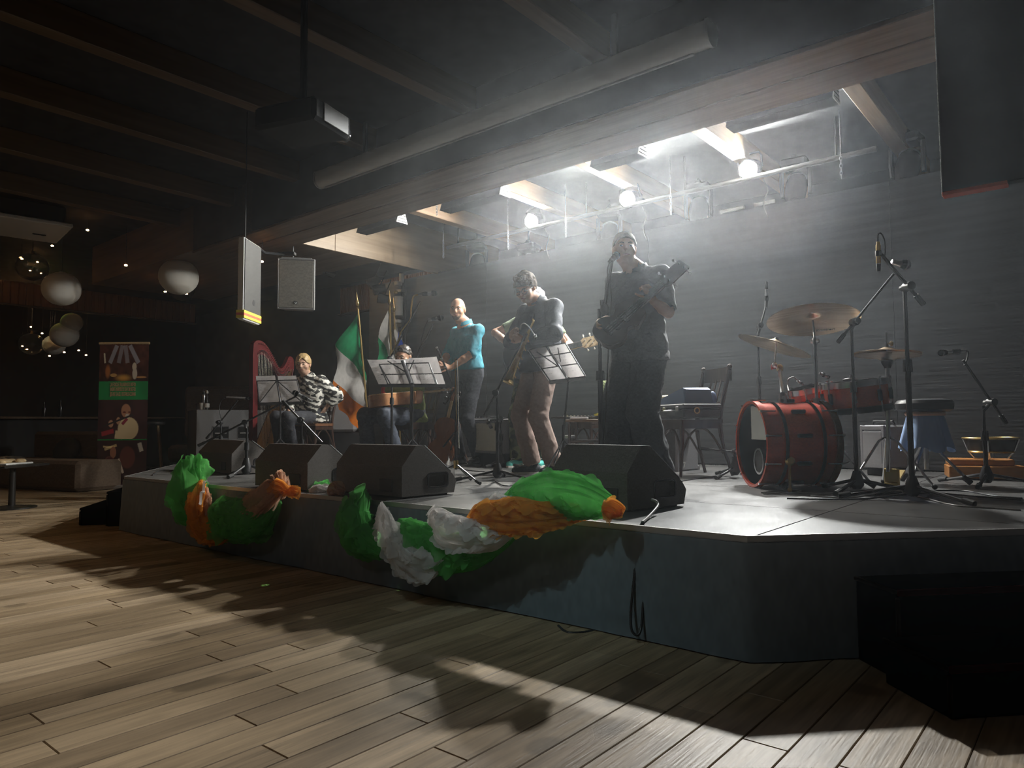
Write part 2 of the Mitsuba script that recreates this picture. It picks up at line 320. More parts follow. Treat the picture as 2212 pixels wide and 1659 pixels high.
for a, b in zip(path[:-1], path[1:]):
    n = int(math.dist(a, b)/.025); pts += [(a[0]+(b[0]-a[0])*t/n, a[1]+(b[1]-a[1])*t/n) for t in range(n)]
pts.append(path[-1]); pts = np.array(pts); tn = np.gradient(pts, axis=0); tn /= np.linalg.norm(tn, axis=1, keepdims=True); nrm = np.stack([tn[:, 1], -tn[:, 0]], 1)
zz = np.linspace(.005, .435, 14); P = np.zeros((len(pts), len(zz), 3)); s = np.arange(len(pts))*.025
for k, z in enumerate(zz):
    w = (1-z/.44)
    o = .006+.030*w*(vfbm(np.stack([s*1.6, s*0+z*2, s*0], 1), 3, 5))+.012*w*vnoise(np.stack([s*7, s*0+z*3, s*0], 1), 9)
    P[:, k, :2] = pts+nrm*o[:, None]; P[:, k, 2] = z
obj('skirt', solid(P, .004), 'skirt', st, 40)
# steps at both chamfered corners
def steps(label, c0, e, n, widths, depths, trim):
    e, n = A(*e, 0), A(*n, 0); R = np.stack([e, n, A(0, 0, 1)], 1); t = thing('stage_steps', label, 'steps', None)
    for k, (d0, d1) in enumerate(depths):
        h = .307-.153*k; w0, w1 = widths[k]; c = A(*c0, 0)+e*(w0+w1)/2+n*(d0+d1)/2
        obj('step', MB().box(c+A(0, 0, h/2), (w1-w0, d1-d0, h), R, .006), 'wall_black', t, False)
        obj('nosing', MB().box(A(*c0, 0)+e*(w0+w1)/2+n*(d1+.003)+A(0, 0, h-.008), (w1-w0, .012, .022), R, .003), trim, t, False)
        for w in (w0, w1): obj('corner_strip', MB().box(A(*c0, 0)+e*w+n*(d1+.001)+A(0, 0, h/2-.01), (.014, .014, h-.03), R, .003), 'edge_wood', t, False)
        obj('side_strip', MB().box(A(*c0, 0)+e*(w0-.001)+n*(d0+d1)/2+A(0, 0, h-.007), (.012, d1-d0, .014), R, .003), 'edge_wood', t, False)
k = math.hypot(2.95, 3.12); er = (2.95/k, 3.12/k); nr = (3.12/k, -2.95/k)
steps('two black wooden steps with red edged treads at the right of the stage', (-1.05, 2.63), er, nr, [(.405, 1.6), (.35, 1.6)], [(.03, .27), (.27, .575)], 'red_trim')
k = math.hypot(2.84, 2.08); el = (-2.84/k, 2.08/k); nl = (-2.08/k, -2.84/k)
steps('two plain black steps at the left corner of the stage below the banner', (-6.56, 2.63), (-el[0], -el[1]), nl, [(-1.3, -.27), (-1.3, -.42)], [(.03, .20), (.20, .46)], 'edge_wood')
# ---------------------------------------------------------------- stage spotlights (their housings follow with the small parts)
def cap(r, ang, n=20, rings=5):
    R = r/math.sin(ang); a = np.linspace(0, ang, rings)
    return [(R*math.sin(x), R*math.cos(x)-R*math.cos(ang)) for x in a[::-1]]
LAMP_DIR = [unit(A(.18, -1, -.38)), unit(A(.10, -1, -.38)), unit(A(.10, -1, -.40))]
SPOT_LABELS = ['burning spotlight on the pipe, leftmost of the three', 'burning spotlight on the pipe above the bass player, middle of the three', 'burning spotlight on the pipe, rightmost and largest of the three']
for p, d, L, sl in zip(LAMP_POS, LAMP_DIR, LAMP_RADIANCE, SPOT_LABELS):
    t = thing('stage_spotlight', sl, 'stage light', 'burning spotlights on the pipe'); x, y, z = frame(d); R = np.stack([x, y, z], 1)
    glow(t+'__lens', MB().lathe(cap(.085, .35), 24, R, A(*p)+d*.02), L, True, 6.)
    obj('housing', MB().lathe([(.0, -.26), (.06, -.26), (.075, -.22), (.085, -.06), (.098, .0), (.098, .022), (.088, .022), (.088, -.01), (.0, -.012)], 24, R, p), 'black_metal', t)
    k = MB(); x = A(1, 0, 0)
    k.tube([A(*p)-x*.11-d*.08, A(*p)-x*.115+A(0, .02, .12), A(*p)-x*.08+A(0, .05, .17), A(*p)+x*.08+A(0, .05, .17), A(*p)+x*.115+A(0, .02, .12), A(*p)+x*.11-d*.08], .011, 6)
    obj('bracket', k, 'black_metal', t)
for p, r, L in HOUSE_LAMPS:
    t = thing('ceiling_downlight', ['warm round downlight in the hall ceiling in front of the left stage half', 'warm round downlight in the hall ceiling at the far left', 'large soft downlight in the hall ceiling behind the viewer'][HOUSE_LAMPS.index((p, r, L))], 'downlight')
    glow(t+'__lens', MB().prism(Polygon([(r*math.cos(a), r*math.sin(a)) for a in np.arange(20)*math.pi/10]), .01, R=rotx(math.pi), t=A(*p)-A(0, 0, .02)), L)
    obj('housing', MB().lathe([(.0, .25), (r+.02, .25), (r+.02, -.03), (r+.004, -.03), (r+.004, .0), (0, .0)], 24, None, p), 'black_metal', t)
# ---------------------------------------------------------------- bodies and clothes: smooth unions of limbs, meshed with surface nets
class Field:
    def __init__(s, lo, hi, h):
        s.h = h; s.lo = np.asarray(lo, float); s.n = np.ceil((np.asarray(hi, float)-s.lo)/h).astype(int)+1
        s.D = np.full(s.n, .3, np.float32)
    def _box(s, lo, hi):
        a = np.clip(np.floor((lo-s.lo)/s.h).astype(int), 0, s.n); b = np.clip(np.ceil((hi-s.lo)/s.h).astype(int)+1, 0, s.n)
        if (b <= a).any(): return None, None
        ax = [(s.lo[k]+s.h*np.arange(a[k], b[k])).astype(np.float32) for k in range(3)]
        return tuple(slice(a[k], b[k]) for k in range(3)), np.stack(np.meshgrid(*ax, indexing='ij'), -1)
    def _put(s, sl, d, k, cut):
        D = s.D[sl]
        if cut: h = np.clip(.5-.5*(D+d)/k, 0, 1); s.D[sl] = D*(1-h)-d*h+k*h*(1-h)
        else: h = np.clip(.5+.5*(D-d)/k, 0, 1); s.D[sl] = D*(1-h)+d*h-k*h*(1-h)
    def cone(s, a, b, ra, rb, k=.02, cut=False, sq=None):
        a, b = np.asarray(a, np.float32), np.asarray(b, np.float32); m = max(ra, rb)+k+3*s.h
        sl, p = s._box(np.minimum(a, b)-m, np.maximum(a, b)+m)
        if sl is None: return s
        ab = b-a; t = np.clip(((p-a) @ ab)/max(float(ab @ ab), 1e-9), 0, 1)[..., None]; q = p-a-ab*t
        if sq is not None:                                        # flattened along the unit vector sq[0] by the factor sq[1]
            u = np.asarray(sq[0], np.float32); q = q+u*((q @ u)*(sq[1]-1))[..., None]
        s._put(sl, np.sqrt((q*q).sum(-1))-(ra+(rb-ra)*t[..., 0]), k, cut); return s
    def ell(s, c, r, R=None, k=.02, cut=False):
        c = np.asarray(c, np.float32); r = np.asarray(r, np.float32); m = r.max()+k+3*s.h
        sl, p = s._box(c-m, c+m)
        if sl is None: return s
        q = p-c
        if R is not None: q = q @ np.asarray(R, np.float32)
        k0 = np.sqrt(((q/r)**2).sum(-1)); k1 = np.sqrt(((q/(r*r))**2).sum(-1))+1e-6
        s._put(sl, k0*(k0-1)/k1, k, cut); return s
    def keep(s, fn):
        ax = [(s.lo[k]+s.h*np.arange(s.n[k])).astype(np.float32) for k in range(3)]
        s.D = np.maximum(s.D, fn(*np.meshgrid(*ax, indexing='ij')).astype(np.float32)); return s
    def mesh(s, smooth=2, wrinkle=0., freq=14., seed=0):
        D = s.D; nx, ny, nz = D.shape; D[0] = D[-1] = .3; D[:, 0] = D[:, -1] = .3; D[:, :, 0] = D[:, :, -1] = .3
        ins = D < 0; cnt = sum(ins[i:nx-1+i, j:ny-1+j, k:nz-1+k].astype(np.int8) for i in (0, 1) for j in (0, 1) for k in (0, 1))
        act = (cnt > 0) & (cnt < 8); idx = np.full(act.shape, -1, np.int64); c = np.argwhere(act); idx[act] = np.arange(len(c))
        acc = np.zeros((len(c), 3)); w = np.zeros(len(c))
        offs = [(i, j, k) for i in (0, 1) for j in (0, 1) for k in (0, 1)]
        for a in offs:
            for ax in range(3):
                if a[ax]: continue
                b = list(a); b[ax] = 1
                da = D[c[:, 0]+a[0], c[:, 1]+a[1], c[:, 2]+a[2]]; db = D[c[:, 0]+b[0], c[:, 1]+b[1], c[:, 2]+b[2]]
                x = (da < 0) != (db < 0); t = np.where(x, da/np.where(da == db, 1, da-db), 0)
                pt = np.tile(np.array(a, float), (len(c), 1)); pt[:, ax] = t
                acc += pt*x[:, None]; w += x
        v = s.lo+s.h*(c+acc/w[:, None]); F = []
        for ax in range(3):
            o1, o2 = [k for k in range(3) if k != ax]
            sl0 = [slice(1, -1)]*3; sl0[ax] = slice(0, -1); sl1 = list(sl0); sl1[ax] = slice(1, None)
            A0, A1 = ins[tuple(sl0)], ins[tuple(sl1)]
            e = np.argwhere(A0 != A1); flip = A0[tuple(e.T)]
            g = e.copy(); g[:, o1] += 1; g[:, o2] += 1
            q = []
            for d1, d2 in ((0, 0), (-1, 0), (-1, -1), (0, -1)):
                h = g.copy(); h[:, o1] += d1; h[:, o2] += d2; q.append(idx[h[:, 0], h[:, 1], h[:, 2]])
            q = np.stack(q, 1); fl = flip if ax != 1 else ~flip
            q[~fl] = q[~fl][:, ::-1]; F.append(q)
        F = np.vstack(F); F = F[(F >= 0).all(1)]; f = np.vstack([F[:, [0, 1, 2]], F[:, [0, 2, 3]]])
        E = np.vstack([F[:, [0, 1]], F[:, [1, 2]], F[:, [2, 3]], F[:, [3, 0]]])
        for _ in range(smooth):
            a = np.zeros_like(v); n = np.bincount(E.ravel(), minlength=len(v))[:, None]
            for k in range(3): a[:, k] = np.bincount(E[:, 0], v[E[:, 1], k], len(v))+np.bincount(E[:, 1], v[E[:, 0], k], len(v))
            v = v+.6*(a/np.maximum(n, 1)-v)
        if wrinkle:
            n = np.zeros_like(v); cr = np.cross(v[f[:, 1]]-v[f[:, 0]], v[f[:, 2]]-v[f[:, 0]])
            for k in range(3): np.add.at(n, f[:, k], cr)
            n /= np.linalg.norm(n, axis=1, keepdims=True)+1e-12
            q = v+.05*(vfbm(v*5, 2, seed+3)[:, None]-.5)
            v = v+n*(wrinkle*(1-2*np.abs(2*vfbm(q*[freq, freq, freq*.75], 3, seed)-1)))[:, None]
        return v, f
def ik(a, b, l1, l2, pole):
    a, b = np.asarray(a, float), np.asarray(b, float); d = b-a; L = min(np.linalg.norm(d), (l1+l2)*.999); d = unit(d); b = a+d*L
    x = (l1*l1-l2*l2+L*L)/(2*L); h = math.sqrt(max(l1*l1-x*x, 0)); p = np.asarray(pole, float); p = unit(p-d*(p @ d)); return a+d*x+p*h, b
def hand(F, w, d, nrm, side, curl=.6, spread=.15, s=1., thumb=.6):
    """palm and five bent fingers at the wrist w: d points along the palm, nrm out of its back, side +1 right, -1 left."""
    d = unit(d); nrm = unit(np.asarray(nrm, float)-d*(np.asarray(nrm, float) @ d)); x = np.cross(d, nrm)*side   # x runs towards the thumb
    for o in (-.030, -.010, .010, .028): F.cone(w+d*.012*s+x*o*.6*s, w+d*.082*s+x*o*s, .0145*s, .0125*s, .012)
    for o, L in ((.029, .070), (.010, .080), (-.010, .075), (-.029, .058)):
        p = w+d*.086*s+x*o*s; a = .25*curl; e = unit(d+x*o*spread*8)
        for q, r in ((.46, .0095), (.31, .0088), (.23, .0078)):
            g = e*math.cos(a)-nrm*math.sin(a); p2 = p+g*L*q*s; F.cone(p, p2, r*s, r*.93*s, .004); p = p2; a += curl*.95
    p = w+d*.030*s+x*.026*s; g = unit(d*.62+x*.75-nrm*.25); a = 0
    for q, r in ((.040, .0125), (.032, .0105), (.026, .009)):
        p2 = p+g*q*s; F.cone(p, p2, r*s, r*.9*s, .006); p = p2; g = unit(g*(1-.4*thumb)+(d*.55-nrm*.5-x*.15)*.6*thumb)
def person(label, base, face, J, look, skin, garments, hair=None, extra=None, scale=1., h=.0065, female=False):
    """base: where the feet stand, face: bearing the body faces; J: joints in the body's own frame (x to its right, y forward, z up from the stage).
    look: (turn, nod, tilt) of the head. garments: list of functions(person dict) that add children."""
    t = one_person = num('person'); R = np.stack([A(face[1], -face[0], 0), A(face[0], face[1], 0), A(0, 0, 1)], 1)
    R[:, :2] /= np.linalg.norm(R[:, :2], axis=0); b = A(*base)
    W = {k: b+R @ (np.asarray(v, float)*scale) for k, v in J.items() if k[:4] not in ('hand', 'foot', 'pole', 'kpol')}; W['R'], W['s'], W['key'], W['fem'] = R, scale, t, .92 if female else 1.
    s = scale
    for sd in 'RL':
        if 'elb'+sd not in W:
            pole = R @ np.asarray(J.get('pole'+sd, (.5 if sd == 'R' else -.5, -.6, -.7)), float)
            W['elb'+sd], W['wri'+sd] = ik(W['sho'+sd], W['wri'+sd], .295*s, .262*s, pole)
        if 'kne'+sd not in W:
            W['kne'+sd], W['ank'+sd] = ik(W['hip'+sd], W['ank'+sd], .445*s, .435*s, R @ np.asarray(J.get('kpole'+sd, (0, 1, 0)), float))
    hc = W['head']; tu, no, ti = look
    H = R @ rotz(tu) @ rotx(-no) @ roty(ti); W['H'] = H; hp = lambda x, y, z: hc+H @ (A(x, y, z)*s)
    W['hp'] = hp
    P = np.array([W[k] for k in list(W) if isinstance(W[k], np.ndarray) and W[k].shape == (3,)]); lo, hi = P.min(0)-.24, P.max(0)+.24; W['lo'], W['hi'] = lo, hi
    F = Field(lo, hi, h); up = unit(W['chest']-W['pel']); fw = R[:, 1]
    # head: skull, face, jaw, nose, brow, ears
    F.ell(hp(0, -.012, .035), A(.074, .094, .088)*s, H, .01); F.ell(hp(0, .028, -.030), A(.060, .066, .080)*s, H, .03)
    F.ell(hp(0, .050, -.078), A(.036, .038, .030)*s, H, .025); F.cone(hp(0, .086, .010), hp(0, .108, -.022), .009*s, .0145*s, .014)
    F.cone(hp(-.032, .078, .022), hp(.032, .078, .022), .012*s, .012*s, .02); F.cone(hp(-.02, .084, -.058), hp(.02, .084, -.058), .010*s, .010*s, .012)
    for e in (-1, 1):
        F.ell(hp(.033*e, .098, .006), A(.017, .013, .011)*s, H, .012, True); F.ell(hp(.077*e, -.008, -.002), A(.010, .019, .032)*s, H, .008)
        F.ell(hp(.045*e, .058, -.028), A(.024, .028, .024)*s, H, .02)
    nb = W['neck']; F.cone(hp(0, -.012, -.055), nb, (.050 if female else .056)*s, (.054 if female else .064)*s, .03)
    # trunk and limbs
    sw = 1.-.08*female
    F.cone(W['shoR']+A(0, 0, .0), W['shoL'], .062*s*sw, .062*s*sw, .05); F.cone(nb, (W['shoR']+W['shoL'])/2, .07*s, .10*s, .05)
    side = R[:, 0]*.075*s
    F.cone(W['chest']-side, W['chest']+side, .105*s*sw, .105*s*sw, .06); F.cone(W['waist']-side*.7, W['waist']+side*.7, .095*s*sw, .095*s*sw, .06); F.cone(W['pel']-side, W['pel']+side, .105*s, .105*s, .06)
    for q in (-1, 1): F.cone(W['chest']+side*q*.9, W['waist']+side*q*.7, .10*s*sw, .09*s*sw, .05).cone(W['waist']+side*q*.7, W['pel']+side*q*.9, .09*s*sw, .10*s, .05)
    for sd in 'RL':
        a, e, w = W['sho'+sd], W['elb'+sd], W['wri'+sd]
        F.cone(a, e, .050*s*sw, .040*s*sw, .03); F.cone(e, e+(w-e)*.35, .040*s*sw, .041*s*sw, .01); F.cone(e+(w-e)*.35, w, .041*s*sw, .026*s*sw, .01)
        hd = W['R'] @ np.asarray(J['hand'+sd][0], float); hn = W['R'] @ np.asarray(J['hand'+sd][1], float); W['hd'+sd] = unit(hd)
        hand(F, w, hd, hn, 1 if sd == 'R' else -1, *J['hand'+sd][2:], s=s*(1-.06*female))
        hp_, k, an = W['hip'+sd], W['kne'+sd], W['ank'+sd]
        F.cone(hp_, k, .078*s, .052*s, .03); F.cone(k, an, .050*s, .036*s, .02)
        ft = W['R'] @ np.asarray(J.get('foot'+sd, (0, 1, 0)), float); ft[2] = 0; W['ft'+sd] = unit(ft); an0 = an.copy()
        F.cone(an-A(0, 0, .03), an+W['ft'+sd]*.12*s-A(0, 0, .055), .032*s, .026*s, .02)
    scene[t] = mikit.ply(F.mesh(2), 'mat_'+skin, smooth=True); labels[t] = {'label': label, 'category': 'person'}
    m = MB()
    for e in (-1, 1): m.ball(hp(.033*e, .0865, .006), A(.0115, .0075, .0062)*s, 1, H)
    obj('eyes', m, 'eye_white', t, True); m = MB()
    for e in (-1, 1): m.ball(hp(.033*e, .0925, .005), A(.0070, .004, .0058)*s, 1, H)
    obj('irises', m, 'ebony', t, True); m = MB(); m.tube([hp(-.024, .0905, -.0585), hp(0, .0962, -.057), hp(.024, .0905, -.0585)], [.003*s, .0062*s, .003*s], 8)
    obj('lips', m, 'lips', t, True)
    for g in garments: g(W)
    return t
def gfield(W, h=.009, z0=None, z1=None):
    lo, hi = W['lo'].copy(), W['hi'].copy(); return Field(lo, hi, h)
def top(name, mat, grow=.016, sleeve=1., hem=-.02, loose=0., collar=True, wr=.006, seed=1, open_neck=0., label=None):
    """a shirt, jersey or jacket; sleeve 0..1 reaches the elbow, 1..2 the wrist."""
    def g(W):
        s, R = W['s'], W['R']; F = gfield(W); side = R[:, 0]*.075*s; up = unit(W['chest']-W['pel']); fem = W['fem']
        nb = W['neck']; F.cone(W['shoR'], W['shoL'], .050*s*fem+grow*.8, .050*s*fem+grow*.8, .05); F.cone(nb+up*.004, (W['shoR']+W['shoL'])/2, .064*s+grow*.5, .09*s+grow, .05)
        hm = W['pel']+up*(hem-.05); r1, r2, r3 = .100*s*fem+grow, .092*s*fem+grow+loose*.6, .104*s+grow+loose
        for q in (-1, 1):
            F.cone(W['chest']+side*q, W['waist']+side*q*.8, r1, r2, .04); F.cone(W['waist']+side*q*.8, hm+side*q, r2, r3, .04)
        F.cone(W['chest']-side, W['chest']+side, r1, r1, .04); F.cone(W['waist']-side*.8, W['waist']+side*.8, r2, r2, .04); F.cone(hm-side, hm+side, r3, r3, .04)
        for sd in 'RL':
            a, e, w = W['sho'+sd], W['elb'+sd], W['wri'+sd]; q = min(sleeve, 1.)
            F.cone(a, a+(e-a)*q, .043*s+grow*.9, .038*s+grow*.8+loose*.3, .03)
            if sleeve > 1: F.cone(e, e+(w-e)*(sleeve-1), .042*s+grow+loose*.3, .034*s+grow*.8, .015)
        n = up
        cutp = W['pel']+up*(hem-.035)
        F.keep(lambda x, y, z: -((x-cutp[0])*n[0]+(y-cutp[1])*n[1]+(z-cutp[2])*n[2]))
        for sd in 'RL':                                           # square cuffs
            a, e, w = W['sho'+sd], W['elb'+sd], W['wri'+sd]
            p, d = (e+(w-e)*(sleeve-1), unit(w-e)) if sleeve > 1 else (a+(e-a)*sleeve, unit(e-a))
            F.cone(p+d*.05, p+d*.10, .075, .075, .004, True) if 0 < sleeve else None
        if open_neck: F.ell(nb+R[:, 1]*.05+up*.03, A(.06, .07, .05+open_neck), None, .01, True)
        k = obj(name, F.mesh(2, wr, 13., seed), mat, W['key'], True, label=label)
        if collar:
            m = MB(); c = nb+up*.020; x, y, z = R[:, 0], R[:, 1], up; r = .071*s
            ring = [(c+x*r*math.sin(a)+y*r*math.cos(a)*1.05+z*(.012-.03*math.cos(a)*.9)) for a in np.linspace(.35, 2*math.pi-.35, 22)]
            ring = np.array(ring); outer = ring+(ring-c)*.22-z*.030
            obj('collar', solid(np.stack([ring+z*.012, ring+(ring-c)*.07+z*.004, outer]), .004), mat, k, True)
        return k
    return g
def pants(name, mat, grow=.014, flare=.0, wr=.007, seed=2, length=.96, label=None):
    def g(W):
        s, R = W['s'], W['R']; F = gfield(W); side = R[:, 0]*.075*s; up = unit(W['chest']-W['pel'])
        F.cone(W['pel']-side, W['pel']+side, .108*s+grow, .108*s+grow, .05); F.cone(W['pel']+up*.06-side*.9, W['pel']+up*.06+side*.9, .097*s+grow*.5, .097*s+grow*.5, .05)
        for sd in 'RL':
            h, k, a = W['hip'+sd], W['kne'+sd], W['ank'+sd]; e = k+(a-k)*length
            F.cone(h, k, .084*s+grow, .060*s+grow+flare*.5, .03); F.cone(k, e, .058*s+grow+flare*.5, .048*s+grow+flare, .02)
            d = unit(a-k); F.cone(e+d*.085, e+d*.15, .095, .095, .003, True)
        return obj(name, F.mesh(2, wr, 12., seed), mat, W['key'], True, label=label)
    return g
def shoes(mat, sole, label=None, heel=.0):
    def g(W):
        s = W['s']
        for sd in 'RL':
            a, d = W['ank'+sd], W['ft'+sd]; z0 = a[2]-.085*s; b = A(a[0], a[1], z0); x = np.cross(d, A(0, 0, 1)); F = Field(np.minimum(b-.1, b+d*.25-.1)-A(0, 0, .02), np.maximum(b+.1, b+d*.25+.1)+A(0, 0, .06), .006)
            F.cone(b-d*.035+A(0, 0, .05), b+d*.04+A(0, 0, .055), .038, .042, .02); F.cone(b+A(0, 0, .05), b+d*.155+A(0, 0, .036), .042, .034, .02, sq=(A(0, 0, 1), 1.15)); F.cone(b+A(0, 0, .05), b+A(0, 0, .105), .040, .042, .02)
            F.keep(lambda X, Y, Z: np.maximum(z0+.016-Z, Z-(z0+.118)))
            k = obj('shoe', F.mesh(2), mat, W['key'], True, label=label)
            G = [(b-d*.07+d*t+x*w*q) for q in (1, -1) for t, w in ((0, .022), (.04, .040), (.10, .040), (.18, .045), (.235, .036), (.262, .012))]
            obj('sole', MB().hull([p+A(0, 0, zz) for p in G for zz in (.001, .020)]), sole, k, False)
            m = MB(); hh = A(0, 0, 1)
            for q in range(4):
                c = b+d*(.075+.022*q)+hh*(.098-.013*q); m.tube([c-x*.022, c+hh*.006, c+x*.022], .0035, 6)
            obj('laces', m, sole, k, True)
    return g
def hairshell(mat, grow, region, name='hair', bumps=0., seed=5, freq=30., blobs=()):
    """hair or beard: the skull's own form grown outwards, kept where region(x, y, z) > 0 in head coordinates."""
    def g(W):
        s, H, c, hp = W['s'], W['H'], W['head'], W['hp']; F = Field(c-.22, c+.22, .0055)
        F.ell(hp(0, -.012, .035), (A(.074, .094, .088)+grow)*s, H, .01); F.ell(hp(0, .028, -.030), (A(.060, .066, .080)+grow*.6)*s, H, .03); F.ell(hp(0, .050, -.078), (A(.036, .038, .030)+grow*.5)*s, H, .02)
        for bc, br in blobs: F.ell(hp(*bc), A(*br)*s, H, .02)
        def keep(x, y, z):
            q = np.stack([x-c[0], y-c[1], z-c[2]], -1) @ H/s; q = q+(.012*(vnoise(q*90., seed)-.5))[..., None]; return -region(q[..., 0], q[..., 1], q[..., 2])
        F.keep(keep); v, f = F.mesh(1)
        if bumps: n = unit_rows(v-hp(0, -.01, .02)); v = v+n*(bumps*(vfbm(v*freq, 3, seed)-.4))[:, None]
        return obj(name, (v, f), mat, W['key'], True)
    return g
def unit_rows(a): return a/(np.linalg.norm(a, axis=1, keepdims=True)+1e-12)
def parted(x, y, z):
    return np.minimum(z-np.where(y > .0, .082-1.15*np.abs(x+.012), -.085), z+.085)
def hairline(front=.60, ear=.018, back=1.05, nape=-.075):
    return lambda x, y, z: np.minimum(z-ear-np.where(y > 0, front*y, back*y), z-nape)
def brows(mat):
    def g(W):
        hp, s = W['hp'], W['s']; m = MB()
        for e in (-1, 1): m.tube([hp(.014*e, .0935, .023), hp(.032*e, .092, .028), hp(.050*e, .078, .023)], [.0035*s, .0045*s, .002*s], 6)
        obj('eyebrows', m, mat, W['key'], True)
    return g
def belt(mat):
    def g(W):
        s, R = W['s'], W['R']; up = unit(W['chest']-W['pel']); c = W['pel']+up*.095; x, y = R[:, 0], R[:, 1]; a = np.linspace(0, 2*math.pi, 40, endpoint=False)
        ring = np.array([c+x*(.175*s)*math.cos(t)+y*(.115*s)*math.sin(t) for t in a]); k = obj('belt', MB().grid(np.stack([np.vstack([ring, ring[:1]])-up*.018, np.vstack([ring, ring[:1]])+up*.018])), mat, W['key'], True)
        obj('buckle', MB().box(c+y*.118*s, (.045, .008, .04), np.stack([x, y, up], 1), .003), 'steel', k)
    return g
B('skin', lambda p, n, uv: mix((.50, .30, .21), (.60, .38, .28), fbm(p.x*30, p.y*30, p.z*30, 3)), .48, spec=.4)
B('skin_warm', lambda p, n, uv: mix((.48, .26, .16), (.58, .34, .23), fbm(p.x*30, p.y*30, p.z*30, 3)), .45, spec=.4)
B('eye_white', (.40, .36, .33), .4); B('lips', (.36, .15, .12), .45)
def strands(a, b, f=260.): return lambda p, n, uv: mix(a, b, fbm(p.x*f*.5, p.y*f*.5, p.z*f*.16, 2))
B('hair_blonde', strands((.30, .19, .08), (.62, .45, .22)), .45); B('hair_brown', strands((.022, .012, .007), (.085, .048, .026)), .7, spec=.2); B('hair_grey', strands((.32, .30, .28), (.66, .64, .60)), .5); B('hair_dark', strands((.018, .013, .011), (.06, .045, .035)), .45); B('stubble', (.10, .065, .045), .7)
B('teal_shirt', lambda p, n, uv: mix((.035, .20, .27), (.05, .28, .36), fbm(p.x*90, p.y*90, p.z*20, 2)), .75, sheen=.4)
B('denim', lambda p, n, uv: mix((.035, .042, .060), (.075, .088, .115), fbm(p.x*60, p.y*60, p.z*60, 3)), .8, sheen=.3)
B('denim_dark', lambda p, n, uv: mix((.020, .022, .030), (.045, .048, .060), fbm(p.x*60, p.y*60, p.z*60, 3)), .8, sheen=.3)
B('blazer', lambda p, n, uv: mix((.018, .024, .036), (.036, .044, .062), fbm(p.x*140, p.y*140, p.z*140, 2)), .75, sheen=.5)
B('chino', lambda p, n, uv: mix((.26, .185, .155), (.35, .255, .215), fbm(p.x*60, p.y*60, p.z*60, 3)), .8, sheen=.3)
B('green_tee', lambda p, n, uv: mix((.13, .19, .11), (.19, .26, .155), fbm(p.x*60, p.y*60, p.z*60, 3)), .85, sheen=.3)
B('olive_shirt', lambda p, n, uv: mix((.13, .17, .055), (.20, .25, .085), fbm(p.x*60, p.y*60, p.z*60, 3)), .85, sheen=.3)
B('camo', lambda p, n, uv: mix(mix((.055, .07, .035), (.15, .16, .08), smoothstep(.45, .52, noise(p.x*14, p.y*14, p.z*14))), (.025, .03, .02), smoothstep(.58, .64, noise(p.x*17+9, p.y*17, p.z*17))), .85)
B('black_shirt', lambda p, n, uv: mix((.022, .026, .030), (.040, .046, .052), fbm(p.x*90, p.y*90, p.z*90, 2)), .75, sheen=.6)
B('black_trousers', lambda p, n, uv: mix((.014, .018, .024), (.028, .034, .042), fbm(p.x*90, p.y*90, p.z*90, 2)), .75, sheen=.6)
B('pattern_knit', lambda p, n, uv: mix((.035, .035, .035), (.74, .73, .68), smoothstep(.47, .55, fbm(p.x*26, p.y*26, p.z*30, 3)+.14*dr.sin(p.z*110+p.x*60))), .85)
B('tan_boot', (.42, .29, .16), .55); B('leather_dark', (.05, .05, .055), .28); B('turquoise', (.10, .50, .44), .6); B('sole_white', (.62, .60, .55), .6)
# ---------------------------------------------------------------- the six musicians
def stand(s=1., **k):
    d = dict(head=(0, .03, 1.635), neck=(0, 0, 1.475), shoR=(.170, 0, 1.425), shoL=(-.170, 0, 1.425), chest=(0, .01, 1.28), waist=(0, .01, 1.10), pel=(0, 0, .97), hipR=(.09, 0, .92), hipL=(-.09, 0, .92), ankR=(.11, 0, .085), ankL=(-.11, 0, .085), footR=(.25, 1, 0), footL=(-.25, 1, 0))
    d.update(k); return d
Z = HS
def glasses_mesh(W):
    hp, H, s = W['hp'], W['H'], W['s']; m, l = MB(), MB()
    for e in (-1, 1):
        a = np.linspace(0, 2*math.pi, 20, endpoint=False); m.tube([hp(.034*e+.026*math.cos(t), .104, .002+.021*math.sin(t)) for t in a], .0022, 6, closed=True)
        m.tube([hp(.059*e, .103, .008), hp(.078*e, .05, .010), hp(.080*e, -.02, .004)], .0022, 6)
        l.grid(np.array([[hp(.034*e+.0245*q*math.cos(t), .104, .002+.0195*q*math.sin(t)) for t in np.append(a, a[0])] for q in (.02, 1.)]))
    m.tube([hp(-.008, .105, .006), hp(0, .108, .009), hp(.008, .105, .006)], .002, 6); return m, l
def glasses(W):
    m, l = glasses_mesh(W); k = obj('glasses', m, 'black_plastic', W['key'], True); obj('lens', l, 'thin_glass', k, True)
